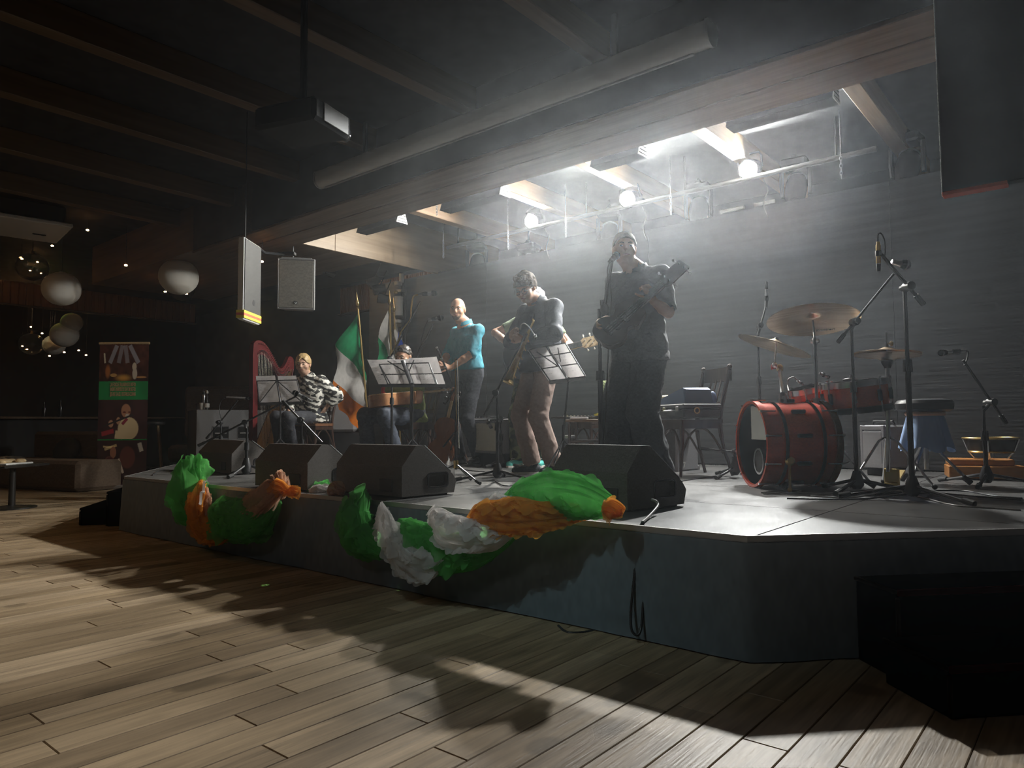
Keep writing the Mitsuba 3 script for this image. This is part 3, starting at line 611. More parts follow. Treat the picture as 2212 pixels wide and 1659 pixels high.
# the bald man with the whistle
person('bald man in a teal shirt with rolled sleeves holding a black whistle', (-5.245, 5.56, Z), (-.04, -1),
       stand(head=(.04, .10, 1.655), neck=(.01, .03, 1.50), chest=(0, .03, 1.29), wriR=(.06, .33, 1.03), wriL=(-.07, .31, 1.01), poleR=(.7, -.35, -.7), poleL=(-.75, -.3, -.7),
             handR=((-.35, .75, .25), (.5, .2, .5), 1.1), handL=((.35, .7, .30), (-.6, .1, .4), 1.2), ankL=(-.10, -.06, .085)),
       (.55, .10, 0), 'skin_warm', [
        top('shirt', 'teal_shirt', .014, 1.04, .085, .002, wr=.008, seed=11), pants('trousers', 'denim_dark', .010, .002, .008, 12), belt('leather_dark'), shoes('leather_dark', 'ebony', 'polished grey black leather shoe'),
        hairshell('stubble', .0035, lambda x, y, z: np.minimum(np.minimum(-.045-z+.35*np.maximum(-y+.03, 0)*0, y+.005), .135-np.abs(z+.08)*1.6), 'beard'), brows('hair_dark')])
# the saxophonist in the dark blazer
person('brown haired man in glasses and a dark blazer looking down at his saxophone', (-3.691, 4.83, Z), (-.287, -.958),
       stand(head=(0, .155, 1.575), neck=(0, .035, 1.455), shoR=(.18, .03, 1.40), shoL=(-.18, -.01, 1.40), chest=(0, .02, 1.27), wriR=(-.02, .30, 1.16), wriL=(-.13, .275, 1.115), poleR=(.8, -.2, -.55), poleL=(-.85, -.2, -.5),
             handR=((-.75, .45, .20), (.25, .75, .35), .9), handL=((.55, .6, .35), (-.5, .2, -.5), 1.1), ankR=(.10, .03, .085), ankL=(-.11, -.05, .085)),
       (.50, .52, .05), 'skin', [
        top('jersey', 'black_shirt', .012, .3, .0, .0, False, .004, 20), top('blazer', 'blazer', .024, 1.84, -.06, .014, True, .007, 21), pants('trousers', 'chino', .010, .012, .009, 22), shoes('black_trousers', 'sole_white', 'black shoe with a pale sole'),
        hairshell('hair_brown', .018, hairline(.40, .012), bumps=.034, freq=34., blobs=[((.01, .05, .108), (.05, .04, .024))]), brows('hair_brown'),
        lambda W: glasses(W)])
# the grey haired guitarist half hidden behind him
person('grey haired guitarist in a green shirt and camouflage trousers half hidden behind the saxophonist', (-4.43, 5.70, Z), (.22, -.97),
       stand(head=(-.03, .06, 1.665), neck=(0, .02, 1.50), shoR=(.185, .05, 1.45), shoL=(-.175, -.02, 1.45), elbR=(.37, .17, 1.36), wriR=(.07, .36, 1.175), wriL=(-.40, .20, 1.175), poleL=(-.6, -.4, -.8),
             handR=((-.75, .35, -.35), (.25, .75, .2), .8), handL=((-.25, .55, .65), (-.75, -.4, .3), 1.5), ankR=(.15, .10, .085), ankL=(-.06, 0, .085), footR=(.15, 1, 0)),
       (-.25, .10, 0), 'skin', [
        top('shirt', 'green_tee', .016, .62, -.04, .012, False, .007, 31), pants('trousers', 'camo', .018, .012, .012, 32), shoes('turquoise', 'sole_white', 'turquoise trainer with white laces'),
        hairshell('hair_grey', .022, hairline(.65, .0, .9), bumps=.034, seed=8, freq=26.), brows('hair_grey')])
# the bass player
person('bass player in a dark short sleeved shirt standing in front of the brightest lamps', (-2.535, 4.47, Z), (-.09, -1),
       stand(head=(.03, .12, 1.655), neck=(0, .03, 1.51), shoR=(.185, .02, 1.455), shoL=(-.185, -.01, 1.455), chest=(0, .02, 1.30), elbR=(.235, .03, 1.175), wriR=(.07, .36, 1.12), elbL=(-.255, .02, 1.185), wriL=(-.235, .17, 1.245),
             handR=((-.30, .75, -.45), (.75, .3, .2), .9), handL=((.18, .35, .80), (-.85, .25, .1), 1.3), ankR=(.13, .03, .085), ankL=(-.12, -.02, .085)),
       (.75, -.02, 0), 'skin', [
        top('shirt', 'black_shirt', .022, .93, -.07, .012, True, .009, 41), pants('trousers', 'black_trousers', .026, .036, .011, 42), shoes('black_trousers', 'ebony'),
        hairshell('hair_brown', .009, hairline(), bumps=.012, freq=45.), brows('hair_brown')])
# the seated harpist
person('blonde woman in a black and white patterned jersey seated beside the harp', (-7.17, 4.90, Z), (.27, -.963),
       dict(head=(.0, .10, 1.135), neck=(-.01, .03, .985), shoR=(.15, .05, .925), shoL=(-.155, -.02, .94), chest=(0, .01, .80), waist=(0, -.01, .64), pel=(0, -.02, .53), hipR=(.09, .02, .51), hipL=(-.09, .02, .51),
            ankR=(.08, .36, .10), ankL=(-.02, .26, .10), kneR=(.10, .42, .53), kneL=(-.07, .44, .52), elbR=(.20, .13, .70), wriR=(.04, .28, .585), elbL=(-.30, -.14, .775), wriL=(-.225, -.06, .66), footR=(.2, 1, 0), footL=(0, 1, 0),
            handR=((-.45, .75, -.35), (.2, .35, .85), .5), handL=((.35, .35, -.75), (-.7, -.3, .2), .6)),
       (.42, .06, .04), 'skin', [
        top('jersey', 'pattern_knit', .026, 1.90, -.02, .018, False, .010, 51), pants('trousers', 'denim_dark', .008, -.004, .006, 52), shoes('tan_boot', 'ebony', 'laced tan ankle boot'),
        hairshell('hair_blonde', .013, parted, bumps=.014, seed=4, freq=40., blobs=[((-.01, -.115, -.045), (.036, .034, .040))]), brows('hair_brown'),
        lambda W: obj('boot_shaft', MB().cyl(W['ankR']-A(0, 0, .03), W['ankR']+(W['kneR']-W['ankR'])*.22, .047, .050, 16).cyl(W['ankL']-A(0, 0, .03), W['ankL']+(W['kneL']-W['ankL'])*.22, .047, .050, 16), 'tan_boot', W['key'])], scale=1., female=True)
# the seated guitarist behind the wide music stand
person('seated man in an olive green shirt playing a guitar behind the wide music stand', (-5.72, 5.14, Z), (-.02, -1),
       dict(head=(.0, .06, 1.15), neck=(0, .02, 1.0), shoR=(.175, .03, .95), shoL=(-.175, -.01, .95), chest=(0, .01, .80), waist=(0, -.01, .64), pel=(0, -.02, .53), hipR=(.10, .02, .51), hipL=(-.10, .02, .51),
            kneR=(.16, .44, .53), kneL=(-.13, .42, .53), ankR=(.19, .36, .085), ankL=(-.10, .22, .085), wriR=(.10, .30, .71), elbR=(.27, .06, .70), elbL=(-.24, .06, .69), wriL=(-.12, .28, .70),
            handR=((-.6, .6, -.25), (.3, .3, .85), .6), handL=((.45, .7, -.1), (-.3, .2, .85), .8)),
       (.35, .25, 0), 'skin_warm', [
        top('shirt', 'olive_shirt', .018, .72, -.04, .010, True, .008, 61), pants('trousers', 'denim', .012, .006, .010, 62), shoes('leather_dark', 'ebony'),
        hairshell('hair_dark', .009, hairline(.75, .015), bumps=.016, freq=40.), brows('hair_dark')])
# ---------------------------------------------------------------- floor monitors
def wedge(label, a, b, H=.31, D=.42):
    """a, b: left and right ends of the foot of its back, which faces the hall."""
    a, b = A(*a), A(*b); x = unit(b-a); y = A(-x[1], x[0], 0); w = np.linalg.norm(b-a); R = np.stack([x, y, A(0, 0, 1)], 1); o = (a+b)/2; P = lambda *q: o+R @ A(*q)
    t = thing('floor_monitor', label, 'stage monitor', 'wedge shaped floor monitors along the stage front')
    prof = [(.0, .012), (.0, .185), (.105, H), (.150, H), (.175, H-.012), (D-.03, .125), (D, .085), (D-.02, .012)]
    body = Polygon(prof).buffer(.006, join_style=1).buffer(-.006)
    slot = sbox(.215, .075, .33, .118).buffer(.018, resolution=6)
    M = np.stack([R[:, 1], R[:, 2], R[:, 0]], 1)
    core = MB().prism(body, w-.05, M, o); obj('cabinet', core.prism(body.difference(slot.buffer(0)), .026, M, P((w-.026)/2, 0, 0)).prism(body.difference(slot), .026, M, P(-(w-.026)/2, 0, 0)), 'wedge_paint', t, 30)
    for s in (-1, 1):
        rim = slot.buffer(.007).difference(slot); obj('handle_slot', MB().prism(rim, .006, M, P(s*(w/2+.001), 0, 0)), 'black_metal', t)
    g0, g1 = A(.172, H-.006), A(D-.028, .130); d = g1-g0; L = np.linalg.norm(d); n = A(d[1], -d[0])/L*-1
    G = np.stack([R[:, 0], R @ A(0, d[0]/L, d[1]/L), R @ A(0, n[0], n[1])], 1); c = (g0+g1)/2+n*.007
    obj('grille', MB().box(P(0, *c), (w-.03, L-.01, .010), G, .004), 'grille', t)
    obj('socket_plate', MB().box(P(w*.28, -.003, .075), (.12, .008, .07), R, .003), 'black_plastic', t)
    for q in (-.42, .42): obj('foot', MB().box(P(q*w, D/2, .005), (.04, D*.8, .012), R, .003), 'rubber', t)
wedge('black floor monitor standing alone at the left end of the stage behind the green tulle', (-6.845, 3.432, 0.460), (-5.874, 3.239, 0.460), .30)
wedge('black floor monitor in front of the harpist', (-4.603, 2.716, 0.460), (-3.964, 2.706, 0.460), .30)
wedge('black floor monitor with a handle slot in front of the seated guitarist and the violin', (-3.782, 2.797, 0.460), (-3.117, 2.756, 0.460), .305)
wedge('large black floor monitor at the stage corner in front of the bass player', (-2.292, 3.090, 0.460), (-1.768, 2.978, 0.460), .315, .44)

# ---------------------------------------------------------------- microphones and stands
def mic(label, head, tail, r=.026, body='mic_grey', grille='mic_grey', clip=True):
    h, q = A(*head), A(*tail); d = unit(h-q); L = np.linalg.norm(h-q); x, y, z = frame(d); R = np.stack([x, y, z], 1)
    t = thing('microphone', label, 'microphone')
    obj('grille', MB().lathe([(.0, L), (r*.55, L-.003), (r*.9, L-.014), (r, L-.026), (r, L-.030), (r*.97, L-.042), (r*.72, L-.058), (.0, L-.058)], 16, R, q), grille, t)
    obj('band', MB().lathe([(r*1.04, L-.031), (r*1.06, L-.028), (r*1.04, L-.025)], 16, R, q), 'steel', t)
    obj('body', MB().lathe([(0, 0), (r*.45, 0), (r*.5, .006), (r*.56, L*.4), (r*.74, L-.056), (0, L-.056)], 16, R, q), body, t)
    if clip: obj('clip', MB().lathe([(r*.62, L*.22), (r*.72, L*.22), (r*.78, L*.5), (r*.7, L*.5)], 12, R, q), 'black_plastic', t)
    return t
def pencil_mic(label, head, tail, r=.011, mat='mic_grey'):
    h, q = A(*head), A(*tail); d = unit(h-q); L = np.linalg.norm(h-q); x, y, z = frame(d); R = np.stack([x, y, z], 1)
    t = thing('microphone', label, 'microphone')
    obj('body', MB().lathe([(0, 0), (r*.7, 0), (r*.7, .012), (r, .016), (r, L*.72), (0, L*.72)], 14, R, q), mat, t); obj('capsule', MB().lathe([(0, L*.725), (r*.92, L*.725), (r*.92, L*.97), (r*.7, L), (0, L)], 14, R, q), 'black_metal', t)
    obj('clip', MB().lathe([(r*1.05, L*.3), (r*1.3, L*.3), (r*1.3, L*.48), (r*1.05, L*.48)], 12, R, q), 'black_plastic', t)
    return t
def stand(label, base, z1, boom=None, legs=3, legr=.30, yaw=.3, foot='tripod', mat='black_metal', r=.011, clutch=None, z0=None, hub=.10):
    b = A(*base); b = A(b[0], b[1], HS if z0 is None else z0); up = A(0, 0, 1); t = thing('microphone_stand', label, 'microphone stand')
    mid = b+up*min(.62*(z1-b[2]), z1-b[2]-.05)
    obj('pole', MB().cyl(b+up*.02, mid, r*1.15, r*1.15, 10), mat, t); obj('pole', MB().cyl(mid, A(b[0], b[1], z1), r*.8, r*.8, 10), mat, t)
    obj('collar', MB().cyl(mid-up*.03, mid+up*.035, r*1.9, r*1.7, 12), 'black_plastic', t)
    if foot == 'tripod':
        obj('hub', MB().lathe([(.0, .02), (.022, .02), (.040, .045), (.040, hub*.7), (.020, hub+.03), (.0, hub+.03)], 14, None, b), 'black_plastic', t)
        for k in range(legs):
            a = yaw+k*2*math.pi/legs; d = A(math.cos(a), math.sin(a), 0); lg = obj('leg', MB().cyl(b+up*hub*.75+d*.02, b+d*legr+up*.014, .011, .010, 8), mat, t)
            obj('rubber_foot', MB().cyl(b+d*(legr-.05)+up*.027, b+d*(legr+.012)+up*.016, .016, .0155, 10), 'rubber', lg)
    else:
        obj('base', MB().lathe([(0, .001), (.125, .001), (.13, .01), (.12, .022), (.03, .034), (.018, .06), (0, .06)], 28, None, b), mat, t)
    if boom is not None:
        p, q = A(*boom[0]), A(*boom[1]); c = A(b[0], b[1], z1); d = unit(q-p); bm = obj('boom', MB().cyl(p, q, r*.75, r*.7, 8), mat, t)
        obj('counterweight', MB().cyl(p-d*.01, p+d*.055, r*1.15, r*1.15, 10), 'rubber', bm)
        s = p+d*((c-p) @ d); x = np.cross(d, up); x = unit(x); obj('clutch', MB().cyl(s-x*.028, s+x*.028, .024, .024, 14).cyl(c-up*.03, s, .012, .012, 8), 'black_plastic', t)
        obj('knob', MB().cyl(s+x*.028, s+x*.060, .014, .017, 8), 'black_plastic', t)
    return t
def cable(label, pts, mat='cable', r=.0045, group=None, n=14, name='cable'):
    return one(name, MB().tube(curve([A(*p) for p in pts], n), r, 6), mat, label, 'cable', group, True)
zof = lambda p: p[2]
# harp microphone at the left: silver stand foot, long boom that reaches across the harp
stand('boom microphone stand with a rounded base standing between the two leftmost floor monitors', (-5.603, 3.223, 0.460), zof((-5.586, 3.207, 0.869)), ((-5.898, 2.957, 0.728), (-5.468, 3.609, 1.146)), foot='tripod', legr=.24, yaw=-1.1, hub=.13)
mic('silver microphone on the boom in front of the harpist, below her music stand', (-5.491, 3.587, 1.187), (-5.363, 3.700, 1.100), .024, 'mic_grey', 'black_metal')
stand('black boom microphone stand on the leftmost side, pointing up at the harp column', (-6.956, 3.714, 0.460), zof((-6.928, 3.702, 0.930)), ((-7.047, 3.615, 0.771), (-6.789, 3.801, 1.150)), legr=.22)
mic('small silver microphone aimed at the harp column from the left', (-6.683, 3.888, 1.168), (-6.878, 3.725, 1.184), .015, 'mic_grey', 'mic_grey', False)
cable('thin looped cable hanging from the microphone beside the harp column', [(-6.874, 3.728, 1.184), (-6.919, 3.693, 1.146), (-6.937, 3.684, 1.071), (-6.927, 3.700, 0.963)], r=.004)
stand('black boom microphone stand leaning in front of the harpist\'s knees', (-4.653, 3.119, 0.460), zof((-4.639, 3.096, 0.927)), ((-4.729, 3.011, 1.066), (-4.518, 3.209, 0.760)), legr=.22, yaw=.9)
# the two vocal microphones at the wide music stand
stand('tall microphone stand behind the wide music stand with a gold cable on its boom', (-5.231, 4.498, 0.460), zof((-5.187, 4.456, 1.515)), ((-5.215, 4.435, 1.481), (-4.955, 4.609, 2.057)), legr=.30, yaw=.2)
m_ = mic('silver microphone high on a boom with a gold cable, left of the bald man', (-4.827, 4.709, 2.134), (-4.969, 4.592, 2.122), .027)
cable('gold coloured microphone cable looping down from the highest silver microphone', [(-4.966, 4.595, 2.122), (-5.004, 4.565, 2.101), (-5.025, 4.555, 1.983), (-5.036, 4.554, 1.886), (-5.101, 4.507, 1.782), (-5.140, 4.484, 1.664), (-5.184, 4.454, 1.572)], 'gold_paint', .007)
stand('microphone stand at the centre of the wide music stand', (-4.971, 4.509, 0.460), zof((-4.932, 4.472, 1.392)), ((-4.946, 4.462, 1.367), (-4.752, 4.588, 1.827)), legr=.30, yaw=.7)
mic('silver microphone at the mouth of the bald man', (-4.677, 4.647, 1.882), (-4.791, 4.555, 1.853), .027)
cable('black cable hanging from the microphone of the bald man', [(-4.791, 4.555, 1.853), (-4.824, 4.533, 1.768), (-4.852, 4.519, 1.640), (-4.888, 4.500, 1.499)], r=.005)
# boom stand in front of the saxophonist, its microphone hanging down at the cream amplifier
stand('boom microphone stand on a black tripod in front of the saxophonist', (-3.582, 4.129, 0.460), zof((-3.557, 4.100, 1.121)), ((-3.370, 4.222, 1.569), (-3.640, 4.044, 0.956)), legr=.34, yaw=.05)
pencil_mic('small microphone hanging from the boom in front of the cream amplifier', (-3.601, 4.084, 0.854), (-3.624, 4.058, 0.928), .014)
pencil_mic('microphone clipped to the saxophone on a short gooseneck', (-3.471, 4.490, 1.566), (-3.490, 4.472, 1.603), .013)
cable('white gooseneck of the saxophone microphone', [(-3.583, 4.418, 1.643), (-3.563, 4.406, 1.677), (-3.537, 4.414, 1.687), (-3.509, 4.439, 1.657), (-3.484, 4.477, 1.596)], 'grey_cable', .005)
stand('short black microphone stand beside the cream amplifier', (-4.641, 5.407, 0.460), zof((-4.621, 5.388, 0.942)), ((-4.703, 5.321, 0.929), (-4.525, 5.467, 0.964)), legr=.18)
# bass player's vocal microphone
bs = stand('tall thick microphone stand in front of the bass player', (-2.632, 4.103, 0.460), zof((-2.555, 4.077, 1.666)), None, legr=.36, yaw=2.75, r=.016)
obj('boom', MB().cyl((-2.573, 4.064, 1.641), (-2.542, 4.129, 1.985), .012, .010, 10), 'black_metal', bs); obj('clutch', MB().ball((-2.568, 4.067, 1.654), (.030, .030, .040)), 'black_plastic', bs)
obj('knob', MB().cyl((-2.579, 4.053, 1.716), (-2.578, 4.056, 1.679), .014, .014, 8), 'black_plastic', bs)
mic('black microphone at the mouth of the bass player', (-2.532, 4.198, 2.050), (-2.546, 4.100, 1.978), .026, 'black_metal', 'black_metal')
cable('black cable hanging down the bass player\'s microphone stand', [(-2.530, 4.075, 1.971), (-2.543, 4.070, 1.896), (-2.530, 4.092, 1.741), (-2.550, 4.094, 1.492), (-2.582, 4.098, 1.088), (-2.605, 4.102, 0.777)], r=.005)
# drum microphones
stand('low boom microphone stand reaching into the front of the bass drum', (-2.238, 5.392, 0.460), zof((-2.230, 5.384, 0.664)), ((-2.428, 5.218, 0.688), (-2.147, 5.454, 0.649)), legr=.27, yaw=2.5)
stand('slim microphone stand behind the left cymbal with an upright microphone', (-2.398, 6.370, 0.460), zof((-2.353, 6.310, 1.760)), ((-2.369, 6.303, 1.677), (-2.304, 6.338, 1.933)), legr=.2)
pencil_mic('slim upright microphone above the left cymbal', (-2.292, 6.332, 2.148), (-2.305, 6.339, 1.900), .014)
stand('tall overhead microphone stand right of the large cymbal with a long rising boom', (-1.175, 4.657, 0.460), zof((-1.142, 4.608, 1.481)), ((-1.222, 4.550, 1.371), (-0.952, 4.744, 1.772)), legr=.30, yaw=.4)
stand('tallest overhead microphone stand with its boom crossing down to the right', (-0.827, 4.384, 0.460), zof((-0.830, 4.294, 1.632)), ((-0.742, 4.375, 1.524), (-0.913, 4.212, 1.806)), legr=.36, yaw=3.6, r=.013)
pencil_mic('thin microphone hanging upright at the end of the highest boom', (-0.918, 4.216, 1.695), (-0.913, 4.208, 1.858), .012, 'brass')
cable('thin cable looping over the highest drum microphone', [(-0.913, 4.208, 1.853), (-0.913, 4.205, 1.893), (-0.899, 4.216, 1.903), (-0.886, 4.230, 1.863), (-0.886, 4.235, 1.800), (-0.895, 4.229, 1.773)], r=.004)
mic('large silver microphone on the right overhead boom, pointing right', (-0.873, 4.806, 1.821), (-0.957, 4.734, 1.847), .030, 'mic_grey', 'chrome', False)
stand('microphone stand at the far right with a boom rising to a silver microphone', (-0.623, 5.602, 0.460), zof((-0.605, 5.577, 0.986)), ((-0.512, 5.663, 0.876), (-0.709, 5.469, 1.284)), legr=.34, yaw=.5, r=.012)
mic('silver microphone lying level at the far right of the stage', (-0.833, 5.362, 1.330), (-0.692, 5.478, 1.347), .020, 'mic_grey', 'mic_grey')
cable('short cable curling from the rightmost microphone to its boom', [(-0.692, 5.478, 1.347), (-0.681, 5.488, 1.332), (-0.688, 5.486, 1.290), (-0.704, 5.476, 1.247)], r=.005)
tm = pencil_mic('small drum microphone on a bent white arm over the red tom', (-1.797, 5.761, 1.161), (-1.850, 5.713, 1.212), .012)
obj('arm', MB().tube(curve([A(*q) for q in ((-1.763, 5.436, 1.100), (-1.835, 5.490, 1.118), (-1.908, 5.668, 1.170), (-1.903, 5.668, 1.220), (-1.871, 5.693, 1.238), (-1.839, 5.722, 1.205))], 8), .006, 6), 'grey_cable', tm, True)
pencil_mic('small drum microphone clipped to the wide red drum', (-1.519, 5.394, 1.204), (-1.574, 5.346, 1.237), .013)

# ---------------------------------------------------------------- music stands
def patch(c, u, v): return (A(*c[0])*(1-u)+A(*c[1])*u)*(1-v)+(A(*c[3])*(1-u)+A(*c[2])*u)*v
def music_stand(label, c, base, papers, plabels, cross, spine=.016, ledge=True, frame_=(.0, 1., .22, 1.)):
    """c: corners of the desk (top left, top right, bottom right, bottom left) as seen from the hall."""
    t = thing('music_stand', label, 'music stand'); n = unit(np.cross(patch(c, 1, .5)-patch(c, 0, .5), patch(c, .5, 1)-patch(c, .5, 0)))
    if n @ (EYE-patch(c, .5, .5)) < 0: n = -n
    P = lambda u, v, o=0.: patch(c, u, v)+n*o
    u0, u1, v0, v1 = frame_; m = MB()
    for a, b in (((u0, v0), (u1, v0)), ((u1, v0), (u1, v1)), ((u1, v1), (u0, v1)), ((u0, v1), (u0, v0))): m.cyl(P(*a), P(*b), .0055, .0055, 6)
    obj('frame', m, 'black_metal', t); m = MB()
    for a, b in cross: m.cyl(P(*a), P(*b), .005, .005, 6)
    obj('cross_bars', m, 'black_metal', t); obj('spine', MB().tube([P(.5, max(v0-.1, .02), .002), P(.5, 1.06, .002)], [spine, spine], 8, flat=.4), 'black_metal', t)
    if ledge: obj('ledge', MB().grid(np.array([[P(u, 1., .002), P(u, 1., -.05)] for u in np.linspace(0, 1, 6)])).grid(np.array([[P(u, 1.02, -.05), P(u, 1.02, .002)] for u in np.linspace(0, 1, 6)])), 'black_metal', t)
    b = A(*base); top = P(.5, 1.05); b = A(b[0], b[1], HS); obj('pole', MB().cyl(A(b[0], b[1], HS+.35), top, .008, .008, 8), 'black_metal', t); obj('pole', MB().cyl(b+A(0, 0, .08), A(b[0], b[1], HS+.42), .011, .011, 8), 'black_metal', t)
    obj('knob', MB().cyl(top+n*.0, top+n*.035, .012, .012, 8), 'black_plastic', t)
    for k in range(3):
        a = .5+k*2.094; d = A(math.cos(a), math.sin(a), 0); lg = obj('leg', MB().cyl(b+A(0, 0, .30), b+d*.28+A(0, 0, .012), .007, .007, 6), 'black_metal', t); obj('rubber_foot', MB().ball(b+d*.28+A(0, 0, .012), .0115), 'rubber', lg)
    for (x0, y0, x1, y1, bend), pl in zip(papers, plabels):
        G = np.array([[P(x0+(x1-x0)*u, y0+(y1-y0)*v, -.008-bend*math.sin(u*math.pi)-.0015*k_) for v in np.linspace(0, 1, 5)] for u in np.linspace(0, 1, 9)]) if True else None
        s = one('sheet_music', MB().grid(G), 'paper', pl, 'sheet music', 'sheets on the music stands', True)
        m = MB()
        for i in range(9):
            v = .12+.085*i; L = .55+.35*rng.random()
            for q in range(int(6*L)):
                u = .1+.13*q+rng.random()*.03; a = P(x0+(x1-x0)*u, y0+(y1-y0)*v, -.0045-bend*math.sin(u*math.pi)); e = P(x0+(x1-x0)*(u+.085), y0+(y1-y0)*v, -.0045-bend*math.sin(u*math.pi)); m.tube([a, e], .0011, 4, flat=.5)
        obj('lines_of_notes', m, 'ink', s, False)
k_ = 0
music_stand('black wire music stand with two open white books in front of the harpist', ((-6.357, 3.754, 1.331), (-6.058, 4.002, 1.338), (-5.942, 3.985, 1.117), (-6.258, 3.723, 1.107)), (-6.289, 3.972, 0.460),
    [(-.02, -.22, .47, .95, .006), (.53, -.20, 1.0, .95, .006)], ['white folder on the left half of the harpist\'s music stand', 'printed page on the right half of the harpist\'s music stand'],
    [((0, .02), (1, .02)), ((.5, .02), (0, 1)), ((.5, .02), (1, 1))], .009, True, (0, 1, .02, 1))
music_stand('wide black music stand with three sheets in front of the seated guitarist', ((-5.137, 4.124, 1.486), (-4.651, 4.526, 1.506), (-4.515, 4.502, 1.247), (-4.972, 4.122, 1.251)), (-4.770, 4.338, 0.460),
    [(0, .0, .40, 1., .01), (.34, .02, .66, .97, .012), (.60, -.01, 1., 1., .01)], ['left sheet on the wide music stand, its corner hanging past the frame', 'shaded middle sheet behind the spine of the wide music stand', 'right sheet on the wide music stand, beside the bald man\'s hands'],
    [((.14, .22), (.86, .22)), ((.10, .62), (1.0, .62)), ((.14, .22), (.18, 1)), ((.86, .22), (.88, 1)), ((.28, .1), (.5, .6)), ((.66, .1), (.52, .55))], .028, True, (.14, .86, .22, 1))
music_stand('tilted black music stand with two pages between the saxophonist and the bass player', ((-3.574, 4.500, 1.489), (-3.339, 4.691, 1.539), (-3.146, 4.691, 1.259), (-3.366, 4.510, 1.225)), (-3.363, 4.685, 0.460),
    [(-.01, .0, .47, .97, .006), (.50, .0, 1.0, .97, .006)], ['left page on the tilted music stand beside the saxophonist', 'right page on the tilted music stand beside the guitarist\'s hand'],
    [((.03, .28), (1., .28)), ((.0, .62), (1., .62)), ((.18, .10), (.45, .6)), ((.75, .10), (.6, .5))], .018, True, (.02, 1, .0, 1))
# ---------------------------------------------------------------- cables on the stage
for i, (lab, pts) in enumerate([
    ('long pale cable lying in loops on the stage in front of the bass drum', [(-1.612, 4.273, 0.460), (-1.552, 4.538, 0.460), (-1.463, 4.525, 0.460), (-1.472, 4.303, 0.460), (-1.581, 4.225, 0.460), (-1.447, 4.391, 0.460), (-1.240, 4.401, 0.460), (-1.093, 4.408, 0.460), (-1.056, 4.671, 0.460), (-1.143, 4.829, 0.460), (-1.299, 4.427, 0.460), (-1.311, 4.251, 0.460), (-1.114, 4.298, 0.460), (-1.010, 4.811, 0.460), (-0.811, 4.517, 0.460), (-0.609, 4.187, 0.460), (-0.431, 4.147, 0.460), (-0.330, 4.129, 0.460)]),
    ('black cable running from the bass drum along the stage to the right', [(-1.367, 3.993, 0.460), (-1.193, 4.060, 0.460), (-1.008, 4.253, 0.460), (-0.830, 4.763, 0.460), (-0.594, 4.704, 0.460), (-0.368, 4.630, 0.460)]),
    ('black cable crossing the right part of the stage behind the overhead stand', [(-1.050, 4.537, 0.460), (-0.885, 4.937, 0.460), (-0.688, 5.077, 0.460), (-0.524, 4.850, 0.460), (-0.373, 4.772, 0.460)]),
    ('cable curling on the stage behind the saxophonist\'s tripod', [(-4.997, 5.365, 0.460), (-4.817, 5.293, 0.460), (-5.319, 5.998, 0.460), (-4.978, 5.777, 0.460), (-4.498, 5.500, 0.460)]),
    ('cable on the stage beneath the chair with the instrument case', [(-2.281, 4.350, 0.460), (-2.282, 4.528, 0.460), (-2.401, 4.735, 0.460), (-2.395, 4.639, 0.460), (-2.412, 5.045, 0.460), (-2.401, 5.525, 0.460)]),
    ('cable running from the bass microphone stand towards the saxophonist', [(-3.481, 3.986, 0.460), (-3.169, 3.725, 0.460), (-3.187, 3.895, 0.460), (-3.281, 4.229, 0.460)]),
    ('thin cable lying along the stage between the monitors and the violin', [(-5.065, 5.132, 0.460), (-4.494, 4.825, 0.460), (-4.266, 4.823, 0.460), (-3.839, 4.819, 0.460)]),
    ('black cable at the left end of the stage behind the green tulle', [(-6.412, 2.807, 0.460), (-7.031, 3.142, 0.460), (-6.924, 3.212, 0.460), (-6.390, 3.253, 0.460)])]):
    cable(lab, [A(*p)+A(0, 0, .004+.004*(i % 2)) for p in pts], 'grey_cable' if i in (0,) else 'cable', .0048, None, 10)
one('cable', MB().tube(curve([A(*p) for p in ((-1.665, 3.026, 0.525), (-1.635, 3.012, 0.520), (-1.615, 2.991, 0.502), (-1.581, 2.854, 0.475), (-1.515, 2.671, 0.470))], 10), .0065, 8), 'grey_cable', 'pale cable plugged into the large monitor at the stage corner', 'cable', None, True)
cable('long black cable loop hanging down the stage skirt below the large monitor', [(-1.515, 2.671, 0.470), (-1.521, 2.649, 0.430), (-1.524, 2.619, 0.282), (-1.526, 2.583, 0.119), (-1.510, 2.562, 0.049), (-1.484, 2.572, 0.037), (-1.485, 2.605, 0.103), (-1.493, 2.637, 0.283), (-1.510, 2.653, 0.411), (-1.512, 2.673, 0.470)], r=.0055)
cable('black cable lying on the floor at the foot of the stage skirt', [(-1.887, 2.575, 0.000), (-1.800, 2.519, 0.000), (-1.743, 2.564, 0.000), (-1.715, 2.639, 0.000), (-1.623, 2.659, 0.000)], r=.006)
cable('pale cable bent over the stage edge between the two middle monitors', [(-3.909, 2.665, 0.431), (-3.914, 2.685, 0.456), (-3.872, 2.732, 0.466), (-3.772, 2.751, 0.476)], 'grey_cable', .005)
